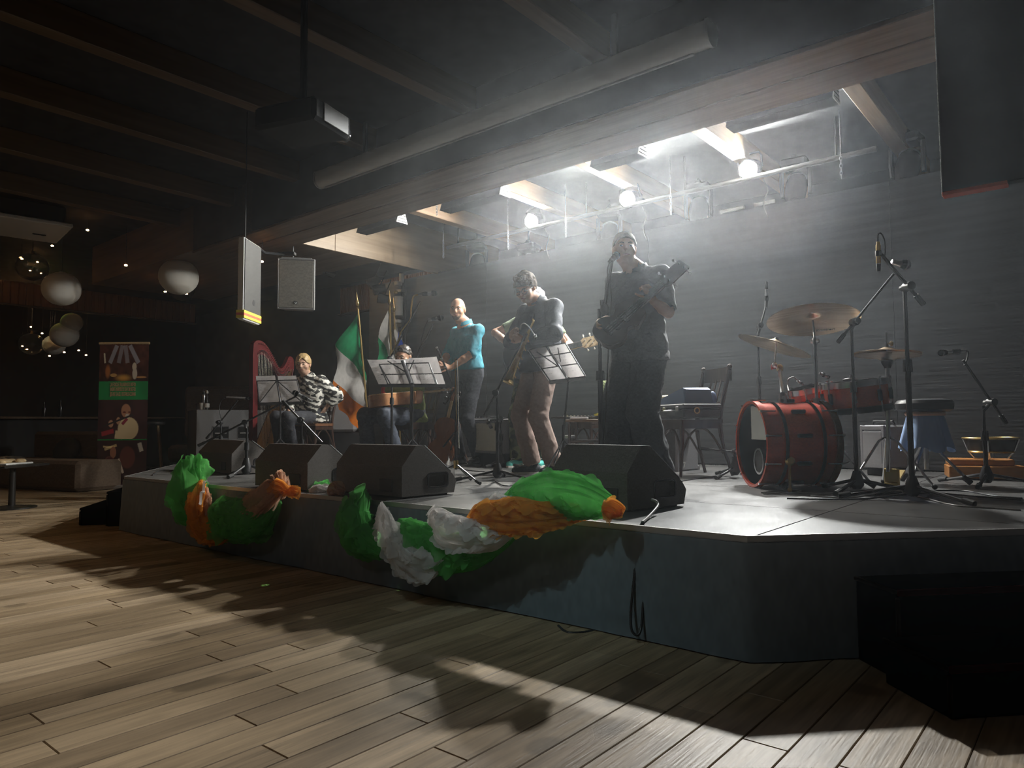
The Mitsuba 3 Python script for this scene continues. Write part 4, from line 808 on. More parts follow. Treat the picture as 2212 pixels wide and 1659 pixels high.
# ---------------------------------------------------------------- drums
def drum(name, label, cat, c, axis, r, depth, lugs, mat='drum_red', hoop='chrome', top='drum_head', feet=False, badge=True):
    """c: centre of the head that lies towards +axis."""
    c = A(*c); x, y, z = frame(axis); R = np.stack([x, y, z], 1); t = thing(name, label, cat)
    obj('shell', MB().lathe([(r*.96, -depth), (r*.985, -depth), (r*.985, 0), (r*.96, 0), (r*.96, -depth)], 48, R, c), mat, t)
    for zz, nm in ((0., 'front'), (-depth, 'rear')):
        s = 1 if zz == 0 else -1
        obj('hoop', MB().lathe([(r*1.0, zz-s*.018), (r*1.035, zz-s*.016), (r*1.035, zz+s*.022), (r*.97, zz+s*.022), (r*.965, zz+s*.010), (r*1.0, zz-s*.018)], 48, R, c), hoop, t)
        obj('head', MB().lathe([(0, zz+s*.004), (r*.96, zz+s*.004), (r*.965, zz-s*.004)], 40, R, c), top if zz == 0 else 'drum_head', t, True)
    for k in range(lugs):
        a = k*2*math.pi/lugs+.2; d = x*math.cos(a)+y*math.sin(a); q = np.stack([np.cross(z, d), d, z], 1)
        obj('lug', MB().box(c+d*(r+.008)-z*depth*.5, (.022, .024, min(.09, depth*.45)), q, .006), 'chrome', t)
        obj('tension_rod', (MB().cyl(c+d*(r+.014)+z*.02, c+d*(r+.014)-z*(depth+.02), .0045, .0045, 6) if depth < .3 else MB().cyl(c+d*(r+.014)+z*.02, c+d*(r+.014)-z*.07, .005, .005, 6).cyl(c+d*(r+.014)-z*(depth+.02), c+d*(r+.014)-z*(depth-.07), .005, .005, 6)).cyl(c+d*(r+.014)+z*.016, c+d*(r+.014)+z*.030, .009, .009, 6).cyl(c+d*(r+.014)-z*(depth+.028), c+d*(r+.014)-z*(depth+.014), .009, .009, 6), 'chrome', t)
    return t, R, c
kn = unit(A(-.745, -.667, 0)); kc = A(*(-1.801, 4.663, 0.726)); kc[2] = HS+.285
kt, kR, _ = drum('bass_drum', 'red lacquered bass drum lying on its side with a black hooped front head', 'drum', kc, kn, .275, .44, 10, 'drum_red', 'drum_red', 'drum_front')
kx, ky = kR[:, 0], kR[:, 1]; ku = A(0, 0, 1); ks = unit(np.cross(ku, kn))
hole = Polygon([(.085*math.cos(a), .085*math.sin(a)) for a in np.arange(28)*2*math.pi/28]); RH = np.stack([ks, ku, kn], 1)
obj('port_ring', MB().prism(hole.difference(hole.buffer(-.012)), .008, RH, kc+ks*.10-ku*.11+kn*.008), 'chrome', kt); obj('port', MB().prism(hole.buffer(-.010), .004, RH, kc+ks*.10-ku*.11+kn*.0065), 'wall_black', kt)
obj('head_patch', MB().prism(Polygon([(.25*math.cos(a), .25*math.sin(a)) for a in np.arange(40)*2*math.pi/40]).intersection(sbox(-.02, .03, .3, .3)), .003, RH, kc+kn*.0062), 'drum_head', kt)
for q in (-.10, -.34): obj('metal_band', MB().lathe([(.274, q), (.277, q), (.277, q-.02), (.274, q-.02)], 48, kR, kc), 'alu', kt)
for s_ in (-1, 1):
    p0 = kc-kn*.13+ks*s_*.245-ku*.10; obj('spur', MB().cyl(p0, A(*(p0+ks*s_*.11+kn*.05)[:2], HS+.012), .009, .008, 8).ball(A(*(p0+ks*s_*.11+kn*.05)[:2], HS+.014), .014), 'brass', kt); obj('spur_bracket', MB().lathe([(0, -.02), (.032, -.02), (.032, .01), (.02, .02), (0, .02)], 14, np.stack(frame(ks*s_), 1), p0), 'brass', kt)
obj('tom_mount', MB().cyl(kc-kn*.20+ku*.26, kc-kn*.20+ku*.33, .024, .024, 12).box(kc-kn*.20+ku*.285, (.09, .06, .03), kR, .006), 'chrome', kt)
drum('tom', 'small red tom drum behind the bass drum', 'drum', A(*(-1.644, 5.311, 1.119)), (-.15, -.22, 1), .128, .19, 6)
sn = A(*(-1.279, 5.095, 1.138)); sd_, sR, _ = drum('tom', 'wide red tom drum with many chrome lugs, right of the small tom', 'drum', sn, (-.06, -.10, 1), .198, .165, 8)
one('drumstick', MB().tube([A(*(-1.215, 4.953, 1.130)), A(*(-1.103, 5.046, 1.138)), A(*(-1.080, 5.064, 1.143))], [.010, .011, .006], 8), 'red_trim', 'red stick lying on the wide tom', 'drumstick', None, True)
one('wing_nut', MB().ball(sn+A(-.03, .02, .03), (.05, .012, .012)).cyl(sn+A(-.03, .02, .0), sn+A(-.03, .02, .06), .008, .008, 8), 'chrome', 'chrome wing key standing on the wide tom', 'drum key', None, True)
def cymbal(name, label, c, n, r, bow=.022, bell=.022, parent=None):
    x, y, z = frame(n); R = np.stack([x, y, z], 1); p = [(.006, bell+bow+.004), (.02, bell+bow+.003), (.045, bow+bell*.55), (.06, bow+.004), (r*.55, bow*.55), (r*.97, .001), (r, -.001)]
    prof = p[::-1]+[(q, w-.0018) for q, w in p]; s = MB().lathe(prof, 56, R, c)
    if parent: return obj(name, s, 'cymbal', parent, 40)
    k = one(name, s, 'cymbal', label, 'cymbal', None, 40)
    m = MB()
    for q in np.linspace(.075, r*.95, 9): m.lathe([(q, bow*(1-q/r)*.98+.0006), (q+.0016, bow*(1-q/r)*.98+.0012), (q+.003, bow*(1-q/r)*.96+.0005)], 56, R, c)
    obj('grooves', m, 'cymbal', k, True); return k
def cym_stand(label, base, c, legr=.30, yaw=.4, top=None):
    b = A(*base); c = A(*c); t = thing('cymbal_stand', label, 'cymbal stand'); b = A(b[0], b[1], HS); zt = c[2]-.13; e = A(b[0], b[1], zt)
    obj('pole', MB().cyl(b+A(0, 0, .05), b+A(0, 0, .56), .0155, .0155, 12), 'chrome', t); obj('pole', MB().cyl(b+A(0, 0, .54), e, .011, .011, 12), 'chrome', t)
    obj('clamp', MB().cyl(b+A(0, 0, .53), b+A(0, 0, .585), .022, .022, 12).cyl(b+A(0, 0, .556), b+A(.05, 0, .556), .006, .006, 6).box(b+A(.055, 0, .556), (.012, .035, .016)), 'chrome', t)
    obj('tilter', MB().cyl(e-A(0, 0, .02), e+A(0, 0, .02), .016, .016, 12).cyl(e, c, .006, .006, 8).cyl(e-A(.025, 0, 0), e+A(.025, 0, 0), .013, .013, 10), 'chrome', t)
    for k in range(3):
        a = yaw+k*2.094; d = A(math.cos(a), math.sin(a), 0); p1 = b+A(0, 0, .36)+d*.02; p2 = b+d*legr+A(0, 0, .018); lg = obj('leg', MB().tube([p1, p1+d*.05-A(0, 0, .012), p2], .0085, 6).cyl(b+A(0, 0, .10)+d*.018, p1+(p2-p1)*.55, .006, .006, 6), 'chrome', t); obj('rubber_foot', MB().cyl(p2-d*.05+A(0, 0, .035), p2+d*.01-A(0, 0, .004), .015, .016, 8), 'rubber', lg)
    return t
c1 = A(*(-1.458, 4.849, 1.553))
n1 = unit(A(-.10, .22, .97)); k1 = cymbal('cymbal', 'large bronze cymbal tilted so that its underside shows, highest of the drum kit', c1, n1, .288, .030)
x_, y_, z_ = frame(n1); vw = unit(EYE-c1); dn = vw-n1*(vw @ n1); dn = unit(dn); rt = np.cross(dn, n1)
obj('lettering', MB().text('Zildjian', .026, np.stack([np.cross(dn, -n1), dn, -n1], 1), c1-dn*.185+(_r-n1*(_r @ n1))*.08+n1*.004, .0012), 'seam', k1, False)
cym_stand('chrome cymbal stand with splayed legs in front of the red bass drum', (-1.471, 4.920, 0.460), c1-n1*.0, .32, 2.2)
c2 = A(*(-1.888, 5.333, 1.454)); n2 = unit(A(.30, .16, .95)); cymbal('cymbal', 'bronze cymbal seen edge on, tilted down to the right, leftmost of the kit', c2, n2, .268, .028)
t2 = thing('cymbal_stand', 'chrome cymbal arm with a red wing screw rising from the top of the bass drum', 'cymbal stand'); kb = kc-kn*.20+ku*.33
q2 = c2-A(0, 0, .14); obj('pole', MB().cyl(kb, A(*(-1.864, 5.366, 1.274)), .014, .013, 10).cyl(A(*(-1.864, 5.366, 1.274)), q2, .010, .010, 10), 'chrome', t2); obj('tilter', MB().cyl(q2, c2+n2*.06, .006, .006, 8).ball(q2, (.02, .02, .02)), 'chrome', t2); obj('felt', MB().cyl(c2+n2*.045, c2+n2*.065, .018, .016, 12), 'steel', t2)
obj('wing_screw', MB().cyl(A(*(-1.863, 5.366, 1.288)), A(*(-1.900, 5.335, 1.295)), .006, .006, 6).ball(A(*(-1.905, 5.330, 1.299)), (.010, .010, .022)), 'red_trim', t2); obj('clamp', MB().ball(A(*(-1.863, 5.366, 1.291)), (.026, .026, .03)), 'gold_paint', t2)
hc_ = A(*(-1.085, 5.130, 1.319)); hn = unit(A(.03, .05, 1)); hb = A(*(-1.112, 5.172, 0.460))
ht = thing('hi_hat', 'pair of bronze hi-hat cymbals on a chrome stand, beside the drum stool', 'hi-hat'); cymbal('top_cymbal', '', hc_+hn*.012, hn, .20, .018, .018, ht); cymbal('bottom_cymbal', '', hc_-hn*.004, -hn, .20, .018, .018, ht)
obj('rod', MB().cyl(hc_-A(0, 0, .05), hc_+A(0, 0, .15), .0038, .0038, 8).cyl(hc_+A(0, 0, .045), hc_+A(0, 0, .085), .009, .009, 8), 'chrome', ht); obj('clutch_wing', MB().ball(hc_+A(.028, 0, .072), (.012, .005, .018)).cyl(hc_+A(0, 0, .072), hc_+A(.03, 0, .072), .004, .004, 6), 'brass', ht); obj('cup', MB().lathe([(0, -.085), (.018, -.085), (.036, -.05), (.036, -.035), (0, -.035)], 18, None, hc_), 'black_plastic', ht)
hg = A(hb[0], hb[1], HS); obj('pole', MB().cyl(hg+A(0, 0, .10), hc_-A(0, 0, .06), .014, .013, 12), 'chrome', ht); obj('collar', MB().cyl(hg+A(0, 0, .52), hg+A(0, 0, .57), .022, .022, 12), 'chrome', ht)
for k in range(3):
    a = 1.9+k*2.094; d = A(math.cos(a), math.sin(a), 0); lg = obj('leg', MB().tube([hg+A(0, 0, .33), hg+d*.06+A(0, 0, .30), hg+d*.27+A(0, 0, .02)], .008, 6), 'steel', ht); obj('rubber_foot', MB().ball(hg+d*.275+A(0, 0, .018), .017), 'rubber', lg)
obj('pedal', MB().box(hg+A(.02, .10, .06), (.075, .26, .012), rotx(.28), .004).box(hg+A(.02, .0, .06), (.09, .02, .12), None, .004), 'gold_paint', ht)
# drummer's stool with clothes hanging from it
sb = A(*(-0.956, 5.548, 0.460)); sb = A(sb[0], sb[1], HS); sz = float(A(*(-0.932, 5.525, 1.037))[2])
tt = thing('drum_stool', 'round black drum stool behind the tallest microphone stand', 'stool'); obj('seat', MB().lathe([(0, -.085), (.15, -.085), (.172, -.07), (.178, -.03), (.165, -.008), (.12, .0), (0, .0)], 36, None, A(sb[0], sb[1], sz)), 'black_plastic', tt)
obj('post', MB().cyl(sb+A(0, 0, .10), A(sb[0], sb[1], sz-.08), .016, .016, 12), 'chrome', tt)
for k in range(3):
    a = .3+k*2.094; d = A(math.cos(a), math.sin(a), 0); lg = obj('leg', MB().tube([sb+A(0, 0, .28), sb+d*.05+A(0, 0, .25), sb+d*.25+A(0, 0, .02)], .010, 6), 'steel', tt); obj('rubber_foot', MB().cyl(sb+d*.21+A(0, 0, .055), sb+d*.255+A(0, 0, .012), .018, .019, 10), 'rubber', lg)
bag = thing('cloth_bag', 'light blue and peach cloth bag hanging below the drum stool', 'bag'); a_ = np.linspace(0, 2*math.pi, 49); z_ = np.linspace(0, 1, 14)
G = np.array([[sb+A((.105+.05*v+.016*math.sin(7*a+1)*(.3+v))*math.cos(a), (.105+.05*v+.016*math.sin(7*a+1)*(.3+v))*math.sin(a), sz-HS-.10-.24*v-.02*math.sin(5*a)*v) for v in z_] for a in a_])
obj('body', solid(G, .003), 'blue_cloth', bag, True); obj('rim', MB().tube(G[:-1, 0], .016, 6, closed=True), 'peach_cloth', bag, True)
# ---------------------------------------------------------------- harp
hp0 = A(*(-7.494, 4.394, 0.460)); hp1 = A(*(-7.672, 4.819, 0.446)); hx = unit(A(-.30, .954, 0)); hy = A(-hx[1], hx[0], 0)
ho = A(hp0[0], hp0[1], HS); HP = lambda u, z, w=0.: ho+hx*u+A(0, 0, z)+hy*w
HU = .60; t = thing('harp', 'dark red harp with metal levers and a pale soundboard beside the seated woman', 'harp')
HR = np.stack([hx, A(0, 0, 1), np.cross(hx, A(0, 0, 1))], 1)
col = Polygon([(-.045, .06), (.03, .06), (.026, .5), (.02, 1.12), (.035, 1.30), (-.05, 1.36), (-.06, 1.25), (-.052, .6)]); obj('column', MB().prism(col.buffer(.012).buffer(-.012), .058, HR, ho), 'harp_wood', t, 30)
top_ = curve([(-.058, 1.26, 0), (-.045, 1.37, 0), (.03, 1.415, 0), (.14, 1.39, 0), (.26, 1.27, 0), (.36, 1.145, 0), (.43, 1.12, 0), (.50, 1.18, 0), (.555, 1.265, 0), (.60, 1.275, 0), (.645, 1.235, 0), (.65, 1.10, 0)], 10)[:, :2]
bot_ = curve([(.60, 1.06, 0), (.565, 1.10, 0), (.52, 1.06, 0), (.44, 1.00, 0), (.36, 1.02, 0), (.26, 1.13, 0), (.15, 1.235, 0), (.06, 1.255, 0), (.0, 1.20, 0)], 10)[:, :2]
obj('neck', MB().prism(Polygon(np.vstack([top_, bot_])).buffer(0), .05, HR, ho), 'harp_wood', t, 30)
sbx = lambda s: (.16+(.60-.16)*s, .06+(1.12-.06)*s)
m = MB(); s_ = np.linspace(0, 1, 24); sd2 = unit(A(.44, 1.06)); nn = A(sd2[1], -sd2[0])      # nn points away from the strings
wd = lambda s: .19-.135*s
def bx(s, o, w): u, z = sbx(s); return HP(u+nn[0]*o, z+nn[1]*o, w)
G = np.array([[bx(s, o*(1-.45*s), w*wd(s)) for o, w in ((.0, -1), (.06, -.95), (.13, -.6), (.155, 0), (.13, .6), (.06, .95), (.0, 1))] for s in s_]); obj('soundbox', m.grid(G).grid(np.stack([G[0], np.repeat(G[0].mean(0)[None], 7, 0)])), 'harp_wood', t, 40)
obj('soundboard', solid(np.array([[bx(s, -.002, w*wd(s)) for w in np.linspace(-1, 1, 7)] for s in s_]), .006), 'harp_board', t, 40)
m = MB()
for w in (-1, 1): m.tube([bx(s, .0, w*wd(s)) for s in s_], .008, 6)
obj('edge_binding', m, 'harp_wood', t); m = MB()
for s in np.linspace(.02, .96, 34): m.cyl(bx(s, -.012, 0), bx(s, .0, 0), .0042, .0042, 6)
obj('string_pegs', m, 'ebony', t); mw, md, ml, mp = MB(), MB(), MB(), MB()
for k in range(34):
    s = .02+.94*k/33; u, z = sbx(s); uu = .02+.53*k/33; zz = np.interp(uu, bot_[::-1, 0], bot_[::-1, 1]); zt = np.interp(uu, top_[:80, 0], top_[:80, 1])
    (md if k % 7 in (2, 5) or k > 14 else mw).cyl(HP(u, z, -.0), HP(uu, zz+.03, -.030), .0016, .0016, 5); ml.box(HP(uu, zz+.045, -.036), (.010, .014, .022), HR, .002); ml.cyl(HP(uu, zz+.03, -.022), HP(uu, zz+.03, -.040), .004, .004, 6); mp.cyl(HP(uu+.01, max(zt-.035, zz+.06), -.052), HP(uu+.01, max(zt-.035, zz+.06), .045), .0042, .0036, 6)
obj('strings', mw, 'harp_string', t, True); obj('dark_strings', md, 'harp_string_dark', t, True); obj('levers', ml, 'chrome', t); obj('tuning_pins', mp, 'chrome', t)
obj('base', MB().prism(Polygon([(-.05, .0), (.30, .0), (.27, .08), (-.02, .09)]).buffer(.012), .30, HR, ho+A(0, 0, .015)), 'harp_wood', t, 30)
# ---------------------------------------------------------------- violin on its stand, with a bow
def fiddle_outline(L, w1, wm, w2):
    h = [(0, 0), (.3*w2, -.004), (.75*w2, .02*L/.36), (w2, .09*L/.36), (.93*w2, .14*L/.36), (wm, .19*L/.36), (wm*1.0, .215*L/.36), (w1*.95, .255*L/.36), (w1, .29*L/.36), (.8*w1, .335*L/.36), (.35*w1, .357*L/.36), (0, .36*L/.36)]
    c = curve([(a, b, 0) for a, b in h], 6)[:, :2]; return Polygon(np.vstack([c, c[::-1]*[-1, 1]])).buffer(0)
va = A(*(-3.818, 3.728, 0.587)); vb = A(*(-3.781, 3.798, 0.953)); vc = A(*(-3.774, 3.826, 1.162)); vy = unit(vb-va); vn = unit(EYE-va+A(-1.6, 0, 0)); vn = unit(vn-vy*(vn @ vy)); vx = np.cross(vy, vn); VR = np.stack([vx, vy, vn], 1); VL = .362
t = thing('violin', 'violin hanging upright on a stand, its reddish back towards the hall', 'violin'); o = fiddle_outline(VL, .084, .056, .104)
obj('body', MB().prism(o.buffer(-.004), .030, VR, va), 'violin', t, 30); arch = MB()
for k in range(6): arch.prism(o.buffer(-.003-.012*k*k/5), .004, VR, va+vn*(.016+.0022*k))
obj('back', arch, 'violin', t, 30); obj('belly', MB().prism(o.buffer(.002), .005, VR, va-vn*.017), 'violin', t, 30)
obj('neck', MB().tube([va+vy*VL*.98-vn*.008, va+vy*(VL+.13)-vn*.018], [.013, .012], 10), 'maple', t); obj('fingerboard', MB().box(va+vy*(VL+.05)-vn*.030, (.030, .27, .008), VR, .003), 'ebony', t); hd = va+vy*(VL+.13)-vn*.018
obj('pegbox', MB().box(hd+vy*.035, (.024, .08, .026), VR, .006).cyl(hd+vy*.085-vx*.014+vn*.004, hd+vy*.085+vx*.014+vn*.004, .016, .016, 14), 'violin', t); m = MB()
for k in range(4): s = 1 if k % 2 else -1; m.cyl(hd+vy*(.015+.017*k)-vx*s*.01, hd+vy*(.015+.017*k)+vx*s*.045, .0035, .004, 6).ball(hd+vy*(.015+.017*k)+vx*s*.05, (.011, .011, .011))
obj('pegs', m, 'ebony', t); obj('chin_rest', MB().ball(va+vy*.05+vx*.03-vn*.03, (.05, .035, .012), 2, VR), 'ebony', t)
st = A(*(-3.662, 3.758, 0.460)); st = A(st[0], st[1], HS); t = thing('violin_stand', 'black folding violin stand with brass joint on the stage', 'instrument stand'); obj('pole', MB().cyl(st+A(0, 0, .10), st+A(0, 0, .72), .009, .008, 8), 'black_metal', t); obj('joint', MB().cyl(st+A(0, 0, .11), st+A(0, 0, .165), .022, .018, 10), 'brass', t)
for k in range(3):
    a = (-2.2, -.1, 1.9)[k]; d = A(math.cos(a), math.sin(a), 0); lg = obj('leg', MB().tube([st+A(0, 0, .14), st+d*.26+A(0, 0, .012)], .0095, 6, flat=.6), 'black_metal', t); obj('rubber_foot', MB().cyl(st+d*.22+A(0, 0, .03), st+d*.265+A(0, 0, .012), .013, .013, 8), 'rubber', lg)
for s in (-1, 1): obj('cradle', MB().tube([st+A(0, 0, .38), va+vx*s*.06-vn*.03+vy*.02, va+vx*s*.085-vn*.01, va+vx*s*.085+vn*.03], .006, 6), 'rubber', t)
obj('yoke', MB().tube([st+A(0, 0, .70), hd-vx*.05-vn*.02-vy*.03, hd-vx*.05+vn*.03-vy*.03], .006, 6).tube([st+A(0, 0, .70), hd+vx*.05-vn*.02-vy*.03, hd+vx*.05+vn*.03-vy*.03], .006, 6), 'rubber', t)
b0, b1 = A(*(-3.669, 3.771, 0.640)), A(*(-3.646, 3.735, 1.364)); b0[2] = max(b0[2], HS+.12); t = thing('violin_bow', 'violin bow hanging straight down in front of the violin', 'violin bow'); d = unit(b1-b0); sx = unit(np.cross(d, EYE-b0)); obj('stick', MB().tube([b0, b0+(b1-b0)*.5+sx*.004, b1], [.0045, .0042, .003], 8), 'brass', t); obj('hair', MB().cyl(b0+sx*.020+d*.06, b1+sx*.017-d*.01, .0028, .0028, 6), 'harp_string', t); obj('frog', MB().box(b0+sx*.011+d*.05, (.024, .05, .010), np.stack([sx, d, np.cross(sx, d)], 1), .003), 'ebony', t); obj('tip', MB().hull([b1-d*.012, b1+d*.012, b1+sx*.019-d*.006, b1+sx*.019+d*.004, b1+np.cross(sx, d)*.004]), 'ebony', t)
# ---------------------------------------------------------------- soprano saxophone and whistle
s0, s1 = A(*(-3.573, 4.518, 1.637)), A(*(-3.680, 4.368, 1.222)); d = unit(s1-s0); L = np.linalg.norm(s1-s0); x, y, z = frame(d, EYE-s0); SR = np.stack([x, y, z], 1)
t = thing('saxophone', 'golden soprano saxophone hanging from the neck of the man in the blazer', 'saxophone'); obj('body', MB().lathe([(.008, -.02), (.011, 0), (.016, .12), (.023, L*.55), (.032, L*.82), (.040, L*.93), (.054, L), (.056, L+.003), (.050, L-.002), (.030, L*.85), (.0, L*.8)], 20, SR, s0), 'brass', t)
obj('neck', MB().tube(curve([s0, s0-d*.05, s0-d*.09+y*.012, A(*(-3.588, 4.588, 1.745))], 8), .0085, 8), 'brass', t); obj('mouthpiece', MB().tube([A(*(-3.588, 4.588, 1.737)), A(*(-3.605, 4.623, 1.792))], [.012, .007], 8), 'ebony', t); m, m2 = MB(), MB()
for k in range(15):
    q = s0+d*(.06+L*.058*k); r_ = .012+.020*k/15
    for s in (-1, 1): m.cyl(q+y*r_+x*s*.008, q+y*(r_+.012)+x*s*.010, .009+.0004*k, .009+.0004*k, 10)
    if k % 3 == 0: m2.cyl(q+x*(r_), q+x*(r_+.020)+d*.02, .004, .004, 6)
m2.cyl(s0+d*.03+y*.03+x*.012, s0+d*L*.86+y*.052+x*.012, .0035, .0035, 6).cyl(s0+d*.08+y*.03-x*.014, s0+d*L*.8+y*.050-x*.014, .0035, .0035, 6); obj('keys', m, 'brass', t); obj('key_rods', m2, 'brass', t)
f0, f1 = A(*(-5.221, 5.080, 1.678)), A(*(-5.184, 5.209, 1.418)); fd = unit(f1-f0); t = thing('whistle', 'black whistle flute with silver rings held upright by the bald man', 'flute'); obj('tube', MB().cyl(f0, f1+fd*.1, .011, .010, 10), 'ebony', t); m = MB()
for q in (0, .12, .22): m.cyl(f0+fd*(q-.004), f0+fd*(q+.012), .0135, .0135, 10)
obj('rings', m, 'chrome', t)
# ---------------------------------------------------------------- guitars and bass
def guitar(name, label, tail, head, up, L, w, th, top, side, neckmat, pegs='chrome', cat='guitar', cut=True, solid_=False, neckw=.045, strings=6, headmat=None, paddle=.16):
    a, b = A(*tail), A(*head); y = unit(b-a); n = np.asarray(up, float); n = unit(n-y*(n @ y)); x = np.cross(y, n); R = np.stack([x, y, n], 1); t = thing(name, label, cat); o = fiddle_outline(L, w*.40, w*.32, w*.5); N = np.linalg.norm(b-a)-paddle
    if solid_: o = o.union(Polygon([(-w*.4, L*.75), (-w*.22, L*1.12), (-w*.12, L*1.12), (-w*.1, L*.8)]).buffer(.02)).union(Polygon([(w*.4, L*.72), (w*.25, L*1.0), (w*.15, L*1.0), (w*.1, L*.8)]).buffer(.018)).buffer(-.015).buffer(.015)
    obj('sides', MB().prism(o, th, R, a), side, t, 30); obj('top', MB().prism(o.buffer(-.002 if solid_ else .002), .006, R, a+n*(th/2+.002)), top, t, 30); obj('back', MB().prism(o.buffer(.001), .005, R, a-n*(th/2+.001)), side, t, 30)
    if not solid_: obj('sound_hole', MB().prism(Polygon([(.048*math.cos(q), .048*math.sin(q)) for q in np.arange(24)*math.pi/12]), .002, R, a+y*L*.66+n*(th/2+.0055)), 'wall_black', t, False)
    else: obj('pickup', MB().box(a+y*L*.42+n*(th/2+.008), (.09, .035, .012), R, .004).box(a+y*L*.66+n*(th/2+.008), (.09, .035, .012), R, .004), 'black_plastic', t)
    obj('bridge', MB().box(a+y*L*.24+n*(th/2+.008), (w*.32, .026, .010), R, .003), 'ebony', t); obj('neck', MB().box(a+y*((L*.92+N)/2)+n*(th/2-.004), (neckw, N-L*.92, .022), R, .009), neckmat, t); obj('fingerboard', MB().box(a+y*((L*.72+N)/2)+n*(th/2+.009), (neckw, N-L*.72, .007), R, .002), 'ebony', t); m = MB()
    for k in range(14): m.box(a+y*(N-(N-L*.72)*(1-2**(-k/11)))+n*(th/2+.0135), (neckw, .0022, .0016), R, 0)
    obj('frets', m, 'grey_cable', t, False); hd = [(-neckw*.5, 0), (neckw*.5, 0), (neckw*.85, .03), (neckw*.75, paddle), (-neckw*.75, paddle), (-neckw*.85, .03)]; obj('headstock', MB().prism(Polygon(hd).buffer(.004), .016, R, a+y*N+n*(th/2)), headmat or neckmat, t, 30); m, ms = MB(), MB()
    per = strings//2
    for k in range(strings): s = 1 if k % 2 else -1; q = a+y*(N+.04+(paddle-.065)*(k//2)/max(per-1, 1))+n*th/2; m.cyl(q+x*s*neckw*.7, q+x*s*neckw*1.25, .004, .004, 6).ball(q+x*s*neckw*1.4, (.008, .011, .011)).cyl(q+x*s*neckw*.4-n*.01, q+x*s*neckw*.4+n*.022, .005, .005, 8)
    for k in range(strings): e = (k/(strings-1)-.5)*neckw*.8; ms.cyl(a+y*L*.24+x*e*1.2+n*(th/2+.014), a+y*N+x*e*.9+n*(th/2+.016), .0009, .0009, 4)
    obj('tuners', m, pegs, t); obj('strings', ms, 'steel', t, True); return t
guitar('acoustic_guitar', 'black acoustic guitar with a gold headstock held by the grey haired man', (-4.269, 5.041, 1.430), (-3.626, 5.663, 1.661), (.45, -.85, .25), .48, .40, .10, 'guitar_black', 'guitar_black', 'maple', 'harp_string', headmat='maple', neckw=.055, paddle=.19)
guitar('acoustic_guitar', 'brown acoustic guitar lying level across the lap of the seated guitarist', (-5.781, 4.673, 1.127), (-5.301, 5.443, 1.209), (.10, .22, 1), .48, .37, .115, 'harp_board', 'guitar_side', 'maple', 'chrome')
guitar('bass_guitar', 'dark bass guitar with its long neck rising to the right, played by the bass player', (-2.569, 4.007, 1.430), (-2.162, 4.437, 1.949), (.25, -.92, .25), .34, .24, .042, 'bass_body', 'bass_body', 'chair_wood', 'chrome', 'bass guitar', solid_=True, neckw=.056, strings=4, headmat='black_gloss', paddle=.20)
# ---------------------------------------------------------------- bentwood chairs
def chair(label, c, yaw, seatmat='chair_wood'):
    o = A(c[0], c[1], HS); R = rotz(yaw); P = lambda x, y, z: o+R @ A(x, y, z)     # the sitter faces +y
    t = thing('chair', label, 'chair', 'dark bentwood chairs on the stage'); seat = Polygon([(-.17, -.19), (.17, -.19), (.205, .18), (-.205, .18)]).buffer(.02)
    obj('seat', MB().prism(seat, .028, R, P(0, 0, .44)), seatmat, t, 30); obj('apron', MB().prism(seat.buffer(-.006).difference(seat.buffer(-.026)), .045, R, P(0, 0, .405)), 'chair_wood', t, 30)
    for s in (-1, 1): obj('leg', MB().tube([P(s*.185, .165, .43), P(s*.195, .18, .2), P(s*.205, .20, 0)], [.019, .016, .012], 10), 'chair_wood', t)
    for s in (-1, 1):
        obj('back_leg', MB().tube(curve([P(s*.205, -.27, 0), P(s*.185, -.20, .25), P(s*.175, -.185, .45), P(s*.185, -.22, .65), P(s*.195, -.27, .86)], 6), [.013]*8+[.017]*16, 10), 'chair_wood', t)
        obj('brace', MB().tube(curve([P(s*.195, .18, .18), P(s*.19, .10, .33), P(s*.185, .0, .385), P(s*.185, -.1, .33), P(s*.185, -.20, .18)], 6), .0095, 8), 'chair_wood', t)
    obj('brace', MB().tube(curve([P(-.195, .18, .18), P(-.10, .17, .33), P(0, .165, .385), P(.10, .17, .33), P(.195, .18, .18)], 6), .0095, 8), 'chair_wood', t)
    a = np.linspace(-1, 1, 13); top = np.array([[P(.205*q, -.27-.035*(1-q*q), z) for z in (.77, .80, .86, .885)] for q in a]); obj('top_rail', solid(top, .024), 'chair_wood', t, 40)
    low = np.array([[P(.185*q, -.205-.03*(1-q*q), z) for z in (.555, .60)] for q in a]); obj('lower_rail', solid(low, .016), 'chair_wood', t, 40)
    for q in (-.11, -.037, .037, .11): obj('slat', MB().tube([P(q, -.232, .58), P(q, -.30, .80)], [.014, .014], 6, flat=.45), 'chair_wood', t)
    for s in (-1, 1): obj('finial', MB().ball(P(s*.197, -.272, .885), (.020, .020, .022)), 'chair_wood', t)
    return P
chair('dark bentwood chair under the harpist', (-7.106, 4.872, 0.460), -2.80+.0, 'chair_seat')
chair('dark bentwood chair under the seated guitarist', (-5.72, 5.17), -3.12)
chair('empty dark bentwood chair behind the violin and the bald man', (-5.811, 5.688, 0.460), 2.7, 'chair_seat')
CP = chair('dark bentwood chair carrying the black instrument case', (-2.660, 5.479, 0.460), 2.55)
CG = chair('dark bentwood chair with an olive ribbed jumper over its back', (-4.122, 6.324, 0.460), 2.7)
